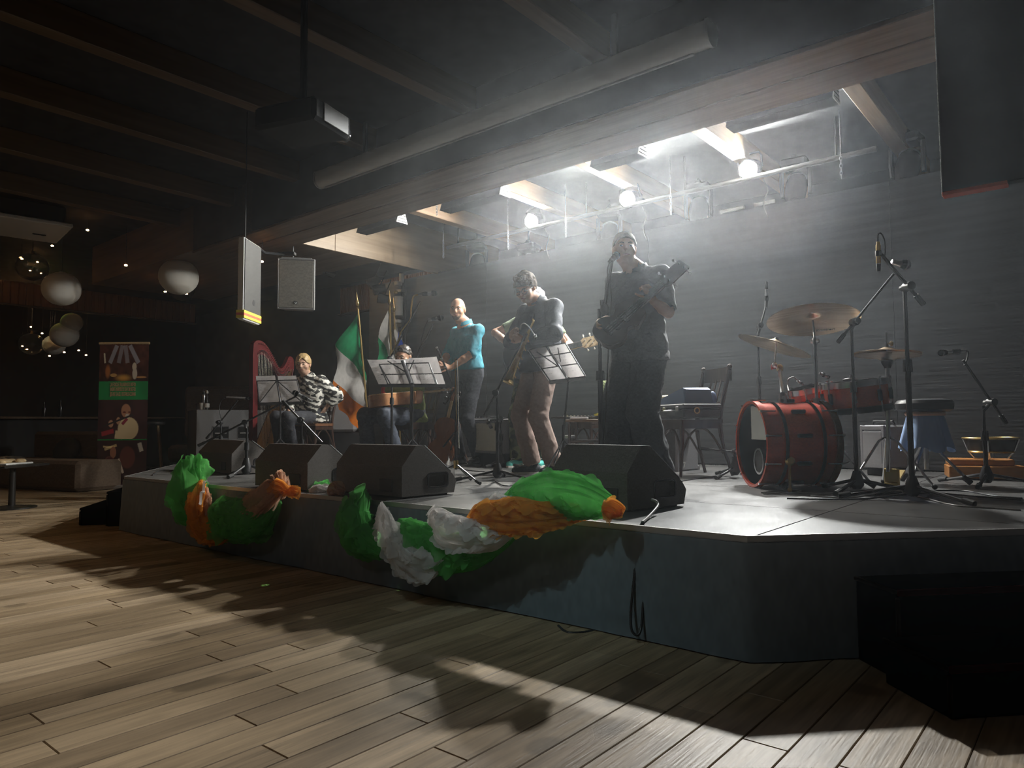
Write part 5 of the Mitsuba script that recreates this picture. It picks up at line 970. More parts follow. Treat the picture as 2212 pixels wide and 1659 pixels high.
# instrument case and blue bag on the right chair
t = thing('instrument_case', 'black instrument case with silver latches lying on the right chair', 'case'); R = rotz(2.55); o = CP(0, .02, .525); obj('body', MB().box(o-A(0, 0, .022), (.50, .34, .075), R, .012), 'tolex', t); obj('lid', MB().box(o+A(0, 0, .037), (.505, .345, .036), R, .014), 'tolex', t)
for q in (-.16, .05, .19): obj('latch', MB().box(o+R @ A(q, .174, .015), (.045, .008, .04), R, .003), 'steel', t)
obj('handle', MB().tube([o+R @ A(-.09, .175, 0), o+R @ A(-.08, .205, 0), o+R @ A(.0, .205, 0), o+R @ A(.01, .175, 0)], .008, 8), 'alu', t); obj('ring', MB().tube([o+R @ A(-.252, .05+.022*math.cos(q), .0+.022*math.sin(q)) for q in np.arange(16)*math.pi/8], .005, 6, closed=True), 'brass', t)
one('padded_bag', MB().hull([o+R @ A(*p) for p in ((.23, .14, .058), (.23, -.12, .058), (-.19, .12, .058), (-.19, -.14, .058), (.22, .13, .10), (.22, -.11, .10), (-.14, .11, .185), (-.14, -.12, .19), (-.18, .10, .17), (-.18, -.12, .17))]), 'navy_case', 'dark blue padded instrument bag lying on the black case', 'bag', None, 30)
for k, q in enumerate((-.02, .06)): one('pouch', MB().ball(o+R @ A(-.1+q*1.4, -.17+.02*k, .10), (.035, .03, .06)), 'tolex' if k else 'navy_case', ('small blue pouch behind the padded bag on the right chair', 'small black pouch behind the padded bag on the right chair')[k], 'pouch')
# jumper over the chair back, low table with a clarinet and a yellow cloth
a_, b_ = np.linspace(-1.12, 1.12, 33), np.linspace(0, 1, 27); G = np.zeros((33, 27, 3))
for i, q in enumerate(a_):
    for j, v in enumerate(b_):
        s = (v-.36)*.78; over = abs(s); side = -1 if s < 0 else 1
        z = .905-max(over-.03, 0)-.012*math.sin(q*5+v*9); y = -.285+side*min(over, .03)*1.6+(.035*max(over-.05, 0)*2 if side > 0 else 0)+.010*math.sin(q*11+v*5)
        G[i, j] = CG(.215*q+.03*max(v-.6, 0)*math.sin(q*2), y, z+(.09*max(0, .25-abs(q-.75))*0 if 1 else 0)-(.12*(v-.5) if v > .5 and q > .3 else 0))
one('jumper', solid(G, .012), 'olive_knit', 'olive green ribbed jumper hung over a chair back between the saxophonist and the bass player', 'jumper', None, True)
t = thing('side_table', 'small dark low table in front of the chair with the olive jumper', 'table'); tb = A(*(-3.570, 5.438, 0.460)); tb[2] = HS; R = rotz(.35); obj('top', MB().box(tb+A(0, 0, .455), (.44, .30, .022), R, .004), 'edge_wood', t)
for sx_ in (-1, 1):
    for sy_ in (-1, 1): obj('leg', MB().box(tb+R @ A(sx_*.19, sy_*.12, .22), (.024, .024, .45), R, .003), 'black_metal', t)
obj('rail', MB().box(tb+R @ A(0, -.12, .27), (.38, .014, .02), R, .002).box(tb+R @ A(0, .12, .27), (.38, .014, .02), R, .002), 'black_metal', t)
t = thing('clarinet', 'black clarinet lying across the low table, pointing left', 'clarinet'); c0, c1_ = tb+R @ A(-.40, .02, .485), tb+R @ A(.18, .03, .485); d = unit(c1_-c0); obj('tube', MB().tube([c0, c0+d*.06, c0+d*.5, c1_], [.007, .012, .013, .024], 10), 'ebony', t); m = MB()
for k in range(12): m.cyl(c0+d*(.12+.033*k)+A(0, 0, .010), c0+d*(.12+.033*k)+A(0, 0, .019), .007, .007, 8)
obj('keys', m, 'chrome', t)
G = np.array([[tb+R @ A(.02+.22*u, -.06+.14*v, .50+.030*vnoise(A(u*5, v*5, 1), 4)) for v in np.linspace(0, 1, 14)] for u in np.linspace(0, 1, 20)]); one('yellow_cloth', solid(G, .006), 'yellow_cloth', 'crumpled yellow cloth on the low table', 'cloth', None, True)
t = thing('spectacle_case', 'small pale open case on the edge of the low table', 'case'); obj('body', MB().box(tb+R @ A(-.10, -.12, .477), (.16, .05, .018), R, .006), 'alu', t)
t = thing('foot_rest', 'small black footrest left of the low table', 'footrest'); fr = A(*(-4.158, 5.907, 0.460)); fr[2] = HS; obj('pad', MB().box(fr+A(0, 0, .30), (.12, .12, .03), None, .010), 'steel', t)
for sx_ in (-1, 1):
    for sy_ in (-1, 1): obj('leg', MB().cyl(fr+A(sx_*.05, sy_*.05, .29), fr+A(sx_*.08, sy_*.08, 0), .007, .007, 6), 'black_metal', t)
# ---------------------------------------------------------------- amplifiers
def combo(label, a, b, H, D, cloth, side, knobs=True, stand_h=.0):
    a, b = A(*a), A(*b); a[2] = b[2] = HS; x = unit(b-a); y = A(-x[1], x[0], 0); w = np.linalg.norm(b-a); R = np.stack([x, y, A(0, 0, 1)], 1); o = (a+b)/2; P = lambda *q: o+R @ A(*q); t = thing('amplifier', label, 'amplifier')
    obj('cabinet', MB().box(P(0, D/2+.01, H/2+stand_h), (w, D-.02, H), R, .015), side, t); obj('grille_cloth', MB().box(P(0, -.004, H/2+stand_h-.012), (w-.05, .014, H-.075), R, .004), cloth, t); M = MB()
    for z in (.022, H-.022): M.box(P(0, .0, z+stand_h), (w, .022, .035), R, .006)
    for s in (-1, 1): M.box(P(s*(w/2-.014), .0, H/2+stand_h), (.028, .022, H), R, .006)
    obj('front_frame', M, side, t); obj('handle', MB().tube([P(-.10, D/2, H+stand_h), P(-.09, D/2, H+.03+stand_h), P(.09, D/2, H+.03+stand_h), P(.10, D/2, H+stand_h)], .010, 8), 'black_plastic', t); M = MB()
    for q in np.linspace(-.4, .4, 9): M.cyl(P(q*w, D*.22, H+stand_h), P(q*w, D*.22, H+.020+stand_h), .011, .009, 10)
    if knobs: obj('control_panel', MB().box(P(0, D*.22, H+.004+stand_h), (w-.06, .07, .008), R, .002), 'steel', t); obj('knobs', M, 'black_plastic', t)
    if stand_h: obj('plinth', MB().box(P(0, D/2+.02, stand_h/2), (w-.02, D-.04, stand_h), R, .006), 'wall_black', t)
    return t, P, R, w
combo('cream fronted guitar amplifier standing on a black box behind the bald man', (-5.265, 5.594, 0.460), (-4.661, 5.395, 0.460), .36, .26, 'amp_cloth', 'grey_tolex', True, .13)
ct, CPn, CR, cw = combo('tall grey carpeted bass cabinet behind the right chair', (-3.119, 5.815, 0.460), (-2.919, 5.796, 0.460), .50, .34, 'grille', 'grey_tolex', False)
for sx_ in (-1, 1):
    for z in (.02, .48): obj('corner', MB().box(CPn(sx_*(cw/2-.012), .34, z), (.035, .035, .045), CR, .008), 'steel', ct)
obj('lettering', MB().text('77', .05, np.stack([CR[:, 1], A(0, 0, 1), CR[:, 0]], 1), CPn(cw/2+.001, .07, .03), .002, True), 'white_plastic', ct, False)
t = thing('amplifier', 'small cream amplifier head on top of the bass cabinet', 'amplifier'); obj('case', MB().box(CPn(.02, .14, .595), (cw+.06, .22, .17), CR, .012), 'cream', t); M = MB()
for q in (-.10, -.04, .02, .08): M.cyl(CPn(q, .03, .575), CPn(q, .012, .575), .012, .011, 10)
obj('knobs', M, 'black_plastic', t); obj('panel', MB().box(CPn(.02, .029, .575), (cw+.02, .004, .06), CR, .001), 'maple', t)
combo('grey rounded amplifier behind the hi-hat stand', (-1.534, 6.239, 0.460), (-1.332, 6.129, 0.460), .34, .24, 'silver_cloth', 'grey_tolex', False, .06)
# wooden crate with a chrome rail at the right edge
t = thing('wooden_crate', 'low orange brown wooden crate at the back right of the stage', 'crate'); wb_ = A(*(-0.649, 6.050, 0.460)); wb_[2] = HS; R = rotz(.25); obj('board', MB().box(wb_+R @ A(0, .25, .055), (.48, .30, .09), R, .006), 'orange_wood', t); obj('board', MB().box(wb_+R @ A(-.03, .27, .125), (.40, .26, .045), R, .006), 'orange_wood', t)
t = thing('snare_stand', 'round drum frame with copper rims standing on the wooden crate', 'drum frame'); e = wb_+A(-.02, .28, .15); a = np.arange(40)*math.pi/20
for z, r_ in ((.05, .14), (.15, .175)): obj('rim', MB().tube([e+A(r_*math.cos(q), r_*math.sin(q), z) for q in a], .008, 6, closed=True), 'gold_paint', t)
for q in (0, 1.57, 3.14, 4.71): obj('strut', MB().tube([e+A(.10*math.cos(q), .10*math.sin(q), -.0), e+A(.14*math.cos(q), .14*math.sin(q), .05), e+A(.175*math.cos(q), .175*math.sin(q), .15)], .007, 6), 'chrome', t)
obj('drum_shell', MB().lathe([(.135, .045), (.165, .145), (.16, .145), (.13, .045)], 36, None, e), 'ebony', t)
# ---------------------------------------------------------------- flags
def flag(label, pole, foot, bands, w, drop, yaw, seed, fin='gold_paint', lean=None):
    top, ft = A(*pole), A(*foot); t = thing('flag', label, 'flag', 'flags on gold poles behind the musicians'); d = unit(top-ft); obj('pole', MB().cyl(ft, top, .013, .012, 10), 'gold_paint', t)
    obj('finial', MB().lathe([(.013, -.02), (.022, 0), (.014, .015), (.024, .045), (.020, .07), (.012, .10), (.004, .19), (0, .20)], 14, np.stack(frame(d), 1), top), 'brass', t)
    obj('base', MB().lathe([(0, 0), (.16, 0), (.16, .02), (.04, .05), (.03, .12), (0, .12)], 24, None, A(ft[0], ft[1], HS)), 'black_metal', t)
    e = A(math.cos(yaw), math.sin(yaw), 0); nrm = A(-e[1], e[0], 0); nu, nv = 45, 24; U = np.linspace(0, 1, nu)
    Gs = []
    for i, u in enumerate(U):                                     # u along the fly: hangs down in folds from the pole; v along the hoist
        row = []
        for v in np.linspace(0, 1, nv):
            s0 = top-d*(.06+drop[0]*v); hang = u*drop[1]; spread = w*(1-math.exp(-2.2*(hang+.25*v)))
            fold = math.sin(u*13+v*3+seed)*.045*(.4+u)+math.sin(v*9+seed*2+u*4)*.03
            row.append(s0+e*(w*(.12+.88*(1-v))*min(1, hang*2.2+.1)+.07*v*min(1, hang*3)+fold*.35)+nrm*(fold+.03*v)-A(0, 0, 1)*hang*(1-.18*v))
        Gs.append(row)
    G = np.array(Gs); 
    for (mat, u0, u1) in bands:
        i0, i1 = int(u0*(nu-1)), int(u1*(nu-1)); obj('cloth_band', MB().grid(G[i0:i1+1]), mat, t, True)
    obj('cord', MB().tube([top-d*.03+nrm*.02, top-d*.4+nrm*.05-e*.01, top-d*.75+nrm*.035, top-d*.95+nrm*.05], .005, 6), 'gold_paint', t); return t
f1t, f1b = A(*(-7.174, 5.609, 2.369)), A(*(-7.124, 5.792, 0.476)); f1b[2] = HS+.05
flag('Irish flag of green, white and orange hanging from a gold pole, leftmost of the flags', f1t, f1b, [('flag_green', 0, .36), ('flag_white', .36, .72), ('flag_orange', .72, 1)], -.27, (.52, 1.22), .66, 1.)
f2t, f2b = A(*(-7.112, 6.077, 2.444)), A(*(-7.158, 6.185, 0.489)); f2b[2] = HS+.05
flag('white, green and red flag hanging behind the wide music stand', f2t, f2b, [('flag_white', 0, .34), ('flag_green', .34, .66), ('flag_red', .66, 1)], -.16, (.5, 1.12), .66, 2.2)
f3t, f3b = A(*(-7.340, 6.344, 2.415)), A(*(-7.349, 6.481, 0.474)); f3b[2] = HS+.05
flag('blue flag with a white edge half hidden behind the white, green and red flag', f3t, f3b, [('flag_white', 0, .16), ('flag_blue', .16, 1)], .10, (.45, 1.05), .66, 3.1)
# grey canvas case behind the harpist
t = thing('instrument_case', 'large grey padded case standing behind the harpist, left of the Irish flag', 'case'); g0, g1 = A(*(-7.813, 5.675, 1.007)), A(*(-7.561, 5.884, 1.017)); x = unit(A(*(g1-g0)[:2], 0)); R = np.stack([x, A(-x[1], x[0], 0), A(0, 0, 1)], 1); c = (g0+g1)/2; c[2] = 0; obj('body', MB().box(c+A(0, 0, 1.06), (.36, .16, .50), R, .03), 'grey_tolex', t); obj('body_side', MB().box(c+A(0, 0, 1.03)-x*.25, (.16, .16, .44), R, .03), 'tolex', t); obj('stand', MB().box(c+A(0, 0, (HS+.80)/2)+A(0, .05, 0), (.44, .12, .80-HS), R, .01), 'wall_black', t)
one('drinking_bottle', MB().lathe([(0, 0), (.032, 0), (.034, .01), (.034, .12), (.030, .15), (.014, .175), (.014, .20), (0, .20)], 18, None, A(*(-3.698, 3.733, 0.460))+A(0, 0, .0)), 'glass', 'clear plastic bottle standing behind the violin stand', 'bottle', None, 40)
# ---------------------------------------------------------------- things hung from the ceiling
t = thing('projection_screen', 'long grey projection screen case hung under the ceiling in front of the beam', 'projection screen')
pr = Polygon([(.07*math.cos(q), .07*math.sin(q)) for q in np.linspace(math.pi, 2*math.pi, 16)]+[(.07, .055), (.06, .072), (-.06, .072), (-.07, .055)])
obj('case', MB().prism(pr, 3.92, YZ, A(-3.70, 3.98, 3.215)), 'screen_case', t, 40)
for x in (-5.665, -1.735): obj('end_cap', MB().prism(pr.buffer(.006), .02, YZ, A(x, 3.98, 3.215)), 'alu', t, 40)
obj('bottom_bar', MB().cyl(A(-5.6, 3.99, 3.140), A(-1.85, 3.99, 3.140), .011, .011, 8), 'alu', t)
for x in (-5.0, -2.4): obj('bracket', MB().box((x, 3.98, 3.44), (.04, .03, .32)), 'black_metal', t)
t = thing('projector', 'dark projector hanging from the hall ceiling left of the projection screen', 'projector'); R = rotz(.3); pc = A(*(-3.442, 2.299, 2.597)); obj('body', MB().box(pc, (.42, .34, .13), R, .02), 'wall_black', t); obj('lens', MB().cyl(pc+R @ A(.12, .16, 0), pc+R @ A(.12, .23, 0), .05, .045, 16), 'black_gloss', t); obj('rear_plate', MB().box(pc+R @ A(.213, .02, 0), (.006, .22, .10), R, .002), 'alu', t); obj('pole', MB().cyl(pc+A(0, 0, .05), A(pc[0], pc[1], 3.6), .02, .02, 10), 'wall_black', t)
# shallow strip lights on the inner side of the beam
for k, (p, q) in enumerate([((-5.606, 4.950, 3.055), (-6.121, 4.950, 3.051)), ((-4.189, 4.950, 3.042), (-4.814, 4.950, 3.035)), ((-2.749, 4.950, 3.057), (-3.050, 4.950, 3.052)), ((-1.298, 4.950, 3.059), (-1.879, 4.950, 3.067))]):
    t = thing('strip_light', ('unlit grey strip light on the beam, leftmost of the four', 'unlit grey strip light on the beam, second of the four from the left', 'unlit grey strip light on the beam, above the middle lamps', 'unlit grey strip light on the beam, rightmost and longest of the four')[k], 'strip light'); z = .5*(p[2]+q[2]); x0, x1 = q[0]-.15, p[0]
    obj('housing', MB().prism(Polygon([(-.035, .07), (.035, .07), (.075, -.045), (-.075, -.045)]), x1-x0, YZ, A((x0+x1)/2, 4.95, z)), 'black_metal', t, 30); obj('end_plate', MB().prism(Polygon([(-.038, .072), (.038, .072), (.078, -.048), (-.078, -.048)]), .006, YZ, A(x1+.003, 4.95, z)), 'white_plastic', t, 30); m = MB()
    for v in (-.03, 0, .03): m.box((x1+.008, 4.95, z+v), (.005, .115-.5*v, .006), None, .001)
    obj('fins', m, 'black_plastic', t)
    for s in (.2, .8): obj('bracket', MB().box((x0+(x1-x0)*s, 4.95, (z+3.55)/2+.03), (.03, .02, 3.6-z-.07)), 'black_metal', t)
# lighting pipe, moving heads, safety chains
t = thing('lighting_pipe', 'long pale steel pipe that carries the stage lights above the backdrop', 'pipe'); obj('tube', MB().cyl((-6.6, 6.62, 3.225), (-1.42, 6.62, 3.225), .024, .024, 14), 'speaker_grey', t); obj('tube', MB().cyl((-.85, 6.62, 3.225), (1.6, 6.62, 3.225), .024, .024, 14), 'speaker_grey', t)
for x in (-6.4, -4.4, -3.2, -1.75, -.3): obj('hanger', MB().cyl((x, 6.62, 3.24), (x, 6.62, 3.6), .010, .010, 8), 'black_metal', t)
def moving_head(label, x, z, turn, s=1.):
    o = A(x, 7.32, z); R = rotz(turn); P = lambda *q: o+R @ (A(*q)*s); t = thing('moving_head_light', label, 'stage light'); obj('base', MB().box(P(0, 0, -.02), A(.26, .24, .09)*s, R, .02), 'black_plastic', t)
    yk = [P(-.135, 0, -.05), P(-.14, 0, -.22), P(-.13, 0, -.34)]; obj('yoke_arm', MB().tube(yk, .030*s, 8, flat=.7), 'speaker_grey', t); obj('yoke_arm', MB().tube([p-R @ A(-.27*s, 0, 0) if 0 else P(.135, 0, q) for q, p in zip((-.05, -.22, -.34), yk)], .030*s, 8, flat=.7), 'speaker_grey', t)
    H = R @ rotx(-.5); obj('head', MB().lathe([(0, -.17), (.06, -.165), (.095, -.10), (.105, .0), (.098, .10), (.085, .15), (.0, .15)], 24, H, P(0, 0, -.28), s, s), 'black_plastic', t, 40); obj('front_ring', MB().lathe([(.080, .145), (.092, .148), (.092, .165), (.080, .165)], 24, H, P(0, 0, -.28)), 'alu', t); obj('front_lens', MB().lathe([(.0, .152), (.080, .150)], 24, H, P(0, 0, -.28)), 'black_gloss', t)
    obj('clamp', MB().box(P(0, 0, .04), A(.06, .07, .08)*s, R, .01).cyl(P(0, 0, .06), A(*P(0, 0, 0)[:2], 3.6), .012, .012, 8), 'black_metal', t)
for lab, p, tr in (('dim moving head light left of the leftmost burning spotlight', (-6.713, 7.320, 3.395), .5), ('pale moving head light below the leftmost burning spotlight, half hidden by the backdrop', (-5.784, 7.320, 3.239), .2), ('moving head light left of the middle burning spotlight', (-4.535, 7.320, 3.429), .4), ('moving head light between the middle and the right burning spotlights', (-3.381, 7.320, 3.498), .3), ('moving head light right of the brightest spotlight, above the backdrop edge', (-2.325, 7.320, 3.518), .1), ('moving head light at the far right beside the hanging board', (-1.319, 7.320, 3.499), -.1)):
    moving_head(lab, p[0], p[2], tr, 1.)
for k, (x, y) in enumerate([(-6.35, 6.3), (-5.45, 6.5), (-4.60, 6.5), (-3.30, 6.5), (-1.68, 6.5), (-5.75, 5.6)]):
    m = MB(); z = 3.38 if k == 5 else 3.2
    for i in range(4 if k == 5 else 7): a_ = np.arange(10)*2*math.pi/10; d = A(1, 0, 0) if i % 2 else A(0, 1, 0); m.tube([A(x, y, z-.032*i)+d*.010*math.cos(q)+A(0, 0, .022*math.sin(q)) for q in a_], .003, 5, closed=True)
    m.cyl((x, y, z+.02), (x, y, 3.6), .003, .003, 6); one('safety_chain', m, 'steel', 'short steel chain hanging by the stage lights, '+('first from the left', 'third from the left', 'fourth from the left', 'fifth from the left', 'rightmost', 'nearest the wooden cheek')[k], 'chain', 'safety chains above the stage', True)
for k, x in enumerate((-5.02, -3.72, -2.42)):
    one('lamp_cable', MB().tube(curve([(x, 6.66, 3.2), (x+.03, 6.70, 3.10), (x-.02, 6.72, 2.98), (x+.01, 6.74, 2.85)], 8), .006, 6), 'grey_cable', ('pale lamp cable hanging below the leftmost spotlight', 'pale lamp cable hanging below the middle spotlight', 'pale lamp cable hanging below the brightest spotlight')[k], 'cable', None, True)
# fluorescent tubes lying on the top edge of the backdrop
for k, (p, q) in enumerate([((-2.953, 6.900, 2.988), (-2.700, 6.900, 3.000)), ((-2.597, 6.900, 3.007), (-2.395, 6.900, 3.008))]): one('tube_light', MB().cyl(A(p[0], 6.90, 3.04), A(q[0], 6.90, 3.04), .018, .018, 12).cyl(A(p[0], 6.90, 3.04), A(p[0]+.02, 6.90, 3.04), .021, .021, 12), 'white_plastic', ('white tube lying on the top edge of the backdrop, left of two', 'white tube lying on the top edge of the backdrop, right of two')[k], 'tube light')
# ---------------------------------------------------------------- hanging loudspeakers and the panel
sp = A(*(-5.488, 3.165, 2.108)); d = unit(A(FWD[0], FWD[1], 0)); sd = A(d[1], -d[0], 0)
a0 = A(*(-5.523, 3.134, 2.132)); t = thing('hanging_loudspeaker', 'tall grey loudspeaker hung from the low ceiling with yellow and red tape round its foot', 'loudspeaker'); R = np.stack([sd, d, A(0, 0, 1)], 1); R = R @ rotz(-.035); c = a0+R @ A(-.03, .18, 0)
obj('cabinet', MB().box(c, (.055, .36, .70), R, .008), 'white_plastic', t); obj('side_panel', MB().box(c+R @ A(.029, .0, 0), (.006, .345, .68), R, .002), 'tolex_grey', t); obj('pole_hole', MB().cyl(c+R @ A(.031, .02, -.18), c+R @ A(.0335, .02, -.18), .026, .026, 16), 'wall_black', t)
for z, mt in ((-.318, 'tape_yellow'), (-.298, 'tape_red'), (-.275, 'tape_yellow')): obj('tape', MB().box(c+A(0, 0, z-.008), (.070, .372, .026 if mt == 'tape_red' else .024), R, .002), mt, t)
obj('bracket', MB().tube([c+R @ A(.0, .1, .35), c+R @ A(.0, .34, .34), c+R @ A(.12, .50, .36)], .012, 6).box(c+R @ A(.14, .52, .37), (.16, .06, .03), R, .004).cyl(c+R @ A(0, -.1, .35), A(*(c+R @ A(0, -.1, 0))[:2], 3.6), .005, .005, 6), 'black_metal', t)
o = A(*(-7.172, 4.719, 2.531)); d = unit(A(*(EYE-o)[:2], 0)); x = A(-d[1], d[0], 0); R = np.stack([x, -d, A(0, 0, 1)], 1) @ rotx(.10) @ rotz(-.12); P = lambda *q: o+R @ A(*q); t = thing('hanging_loudspeaker', 'grey loudspeaker with a full mesh grille hung from the low ceiling beside the taller one', 'loudspeaker')
obj('cabinet', MB().prism(Polygon([(-.20, -.0), (.20, 0), (.15, .30), (-.15, .30)]).buffer(.012), .585, None, None).turn(R, o), 'grey_tolex', t, 30); obj('grille', MB().box(P(0, -.016, 0), (.385, .016, .545), R, .006), 'speaker_grille', t); m = MB()
for a, b in (((-.2, .285), (.2, .285)), ((.2, .285), (.2, -.285)), ((.2, -.285), (-.2, -.285)), ((-.2, -.285), (-.2, .285))): m.cyl(P(a[0], -.014, a[1]), P(b[0], -.014, b[1]), .010, .010, 6)
obj('front_frame', m, 'speaker_grey', t); obj('badge', MB().box(P(.0, -.028, -.215), (.034, .006, .034), R, .002), 'black_gloss', t); obj('emblem', MB().tube([P(.010*math.sin(q), -.032, -.215+.010*math.cos(q)) for q in np.linspace(.6, 5.7, 12)], .0025, 6), 'white_plastic', t, True); obj('bracket', MB().box(P(0, .10, .30), (.34, .18, .02), R, .004).cyl(P(-.05, .1, .30), A(*P(-.05, .1, 0)[:2], 3.03), .008, .008, 6), 'speaker_grey', t)
p0, p1 = A(*(-0.478, 3.311, 1.807)), A(*(-0.477, 3.342, 2.573)); t = thing('display_board', 'large dark board hanging at the top right, its left edge bright, its lower edge orange', 'board'); zb, zt = p0[2], 3.10; w = 1.25; obj('panel', MB().box((p0[0]+w/2, p0[1]+.03, (zb+zt)/2), (w, .05, zt-zb), None, .004), 'wall_dark', t, False); obj('edge_strip', MB().box((p0[0]-.003, p0[1]+.052, (zb+zt)/2), (.008, .014, zt-zb), None, .002), 'white_plastic', t, False); obj('tape', MB().box((p0[0]+.11, p0[1]+.03, zb-.002), (.22, .056, .016), None, .002), 'tape_red', t, False)
for x in (.3, .95): obj('hanger', MB().cyl((p0[0]+x, p0[1]+.03, zt-.02), (p0[0]+x, p0[1]+.03, 3.6), .012, .012, 8), 'black_metal', t)
# column of grey cylinders on a post at the back left of the stage
t = thing('cylinder_column', 'post with stacked grey cylinders at the back of the stage above the flags', 'post'); cc = A(*(-7.739, 6.855, 2.344)); m_ = lambda y: float(cc[2]+(700-y)/150)
obj('post', MB().cyl(A(cc[0], cc[1], HS), A(cc[0], cc[1], 3.02), .022, .022, 12), 'black_metal', t)
for y0, y1, r_ in ((617, 610, .06), (683, 642, .066), (698, 692, .05), (755, 725, .06), (775, 758, .05)): obj('cylinder', MB().cyl(A(cc[0]-.02, cc[1]-.07, m_(y0)), A(cc[0]-.02, cc[1]-.07, m_(y1)), r_, r_, 20), 'screen_case', t, 40)
obj('cylinder', MB().cyl(A(cc[0]+.03, cc[1]-.05, m_(611)), A(cc[0]+.03, cc[1]-.05, m_(592)), .035, .035, 18), 'screen_case', t, 40); obj('side_pipe', MB().cyl(A(cc[0]+.08, cc[1]-.02, m_(775)), A(cc[0]+.08, cc[1]-.02, m_(640)), .014, .014, 10), 'black_metal', t)
for y in (630, 688, 712): obj('bracket', MB().box(A(cc[0], cc[1]-.04, m_(y)), (.15, .12, .05), None, .008), 'black_plastic', t)
one('lamp', MB().ball(A(cc[0]-.03, cc[1]-.10, m_(632)), .028), 'brass', 'small brass ball lamp on the cylinder post', 'lamp', None, True)
# dark spotlights in front of the copper fascia
for k, (px) in enumerate([(-8.042, 6.558, 2.946), (-7.984, 6.614, 2.845), (-7.939, 6.661, 2.712)]):
    p = A(*px); t = thing('wall_spotlight', ('small unlit black spotlight on the copper panel, topmost of three', 'small unlit black spotlight on the copper panel, middle of three', 'small unlit black spotlight below the copper panel, lowest of three')[k], 'spotlight'); obj('can', MB().lathe([(0, -.10), (.05, -.10), (.07, .0), (.075, .08), (.06, .08), (.055, .0), (0, -.02)], 18, np.stack(frame(A(-.4, -.6, -.5+.3*k)), 1), p), 'black_plastic', t); obj('arm', MB().cyl(p, p+A(.05, .1, .28), .008, .008, 6), 'black_metal', t)
# ---------------------------------------------------------------- lanterns, glass globes and little lights of the hall
t = thing('air_conditioner', 'pale flat air conditioner panel in the hall ceiling at the far left', 'air conditioner'); q = [A(*p) for p in ((-9.515, 1.916, 3.280), (-9.336, 3.171, 3.280), (-10.256, 3.158, 3.280), (-11.058, 2.102, 3.280))]; c = sum(q)/4; ex = unit(q[1]-q[0]); ey = A(-ex[1], ex[0], 0); ly = abs((q[3]-q[0]) @ ey); R = np.stack([ex, ey, A(0, 0, 1)], 1); w_ = np.linalg.norm(q[1]-q[0]); obj('panel', MB().box(c+A(0, 0, .03), (w_, 1.0, .05), R, .012), 'white_plastic', t); obj('case', MB().box(c+A(0, 0, .16), (w_*.9, .85, .22), R, .02), 'black_plastic', t)
for u in (-.22, .30): obj('vent', MB().box(c+ex*w_*u+ey*.1, (.14, .03, .012), R, .002), 'black_plastic', t)
def globe(label, p, r, white=True, cord=None):
    p = A(*p); t = thing('lantern' if white else 'glass_globe', label, 'lantern' if white else 'globe lamp'); m = trimesh.creation.icosphere(3, r); v = np.array(m.vertices)*[1, 1, .95]
    if white:
        obj('shade', (v+p, m.faces), 'sphere_white', t, True); obj('ring', MB().cyl(p+A(0, 0, r*.93), p+A(0, 0, r*.97), r*.16, r*.16, 16), 'steel', t)
    else: obj('globe', (np.vstack([v+p, v*.965+p]), np.vstack([m.faces, m.faces[:, ::-1]+len(v)])), 'glass', t, True); obj('cap', MB().cyl(p+A(0, 0, r*.94), p+A(0, 0, r*.94+.05), .025, .018, 12), 'brass', t)
    obj('cord', MB().cyl(p+A(0, 0, r*.9), p+A(0, 0, max(3.58-p[2], r)), .004, .004, 6), 'black_metal', t)
globe('large white round paper lantern with a shadow across it, right of the glass globe', (-9.264, 4.331, 2.848), .245)
globe('large warm lit round paper lantern left of the reddish panel', (-10.643, 3.419, 2.735), .235)
globe('clear glass globe lamp overlapping the white paper lantern', (-10.500, 4.492, 3.241), .215, False)
globe('clear glass globe lamp at the far left above the warm lantern', (-11.804, 3.411, 3.200), .205, False)
globe('clear glass globe lamp just below the shadowed white lantern', (-10.893, 5.139, 3.014), .19, False)
globe('small pale lantern under the far ceiling edge, topmost of three', (-13.792, 4.603, 2.715), .175)
globe('pale lantern in the dark back of the hall, largest of three', (-13.900, 4.529, 2.507), .225)
globe('dim lantern in the dark back of the hall, lowest of three', (-14.512, 4.570, 2.379), .185)
globe('faint glass globe lamp in the dark back of the hall', (-14.826, 4.308, 2.398), .20, False)
BULBS = ((-9.974, 3.480, 3.421), (-10.847, 3.358, 3.340), (-11.916, 3.308, 3.320), (-9.074, 3.599, 2.849), (-12.577, 3.706, 3.450), (-13.658, 3.909, 3.488), (-13.483, 4.059, 3.425), (-15.310, 4.127, 3.230), (-15.072, 4.319, 3.313), (-15.454, 4.008, 3.215), (-15.223, 4.195, 3.289), (-15.070, 4.363, 2.737), (-14.919, 4.498, 2.617), (-14.786, 4.615, 2.532), (-14.417, 4.939, 2.300), (-14.832, 4.601, 2.202), (-14.317, 5.029, 2.214), (-14.621, 4.772, 2.268), (-15.215, 4.269, 2.383), (-15.146, 4.331, 2.323), (-10.348, 4.649, 2.833), (-10.114, 4.846, 2.798), (-7.310, 4.360, 2.756))
ORD = 'first second third fourth fifth sixth seventh eighth ninth tenth eleventh twelfth thirteenth fourteenth fifteenth sixteenth seventeenth eighteenth nineteenth twentieth twenty-first twenty-second twenty-third'.split()
rank = np.argsort(np.argsort([math.atan2((A(*p)-EYE) @ _r, (A(*p)-EYE) @ FWD) for p in BULBS]))
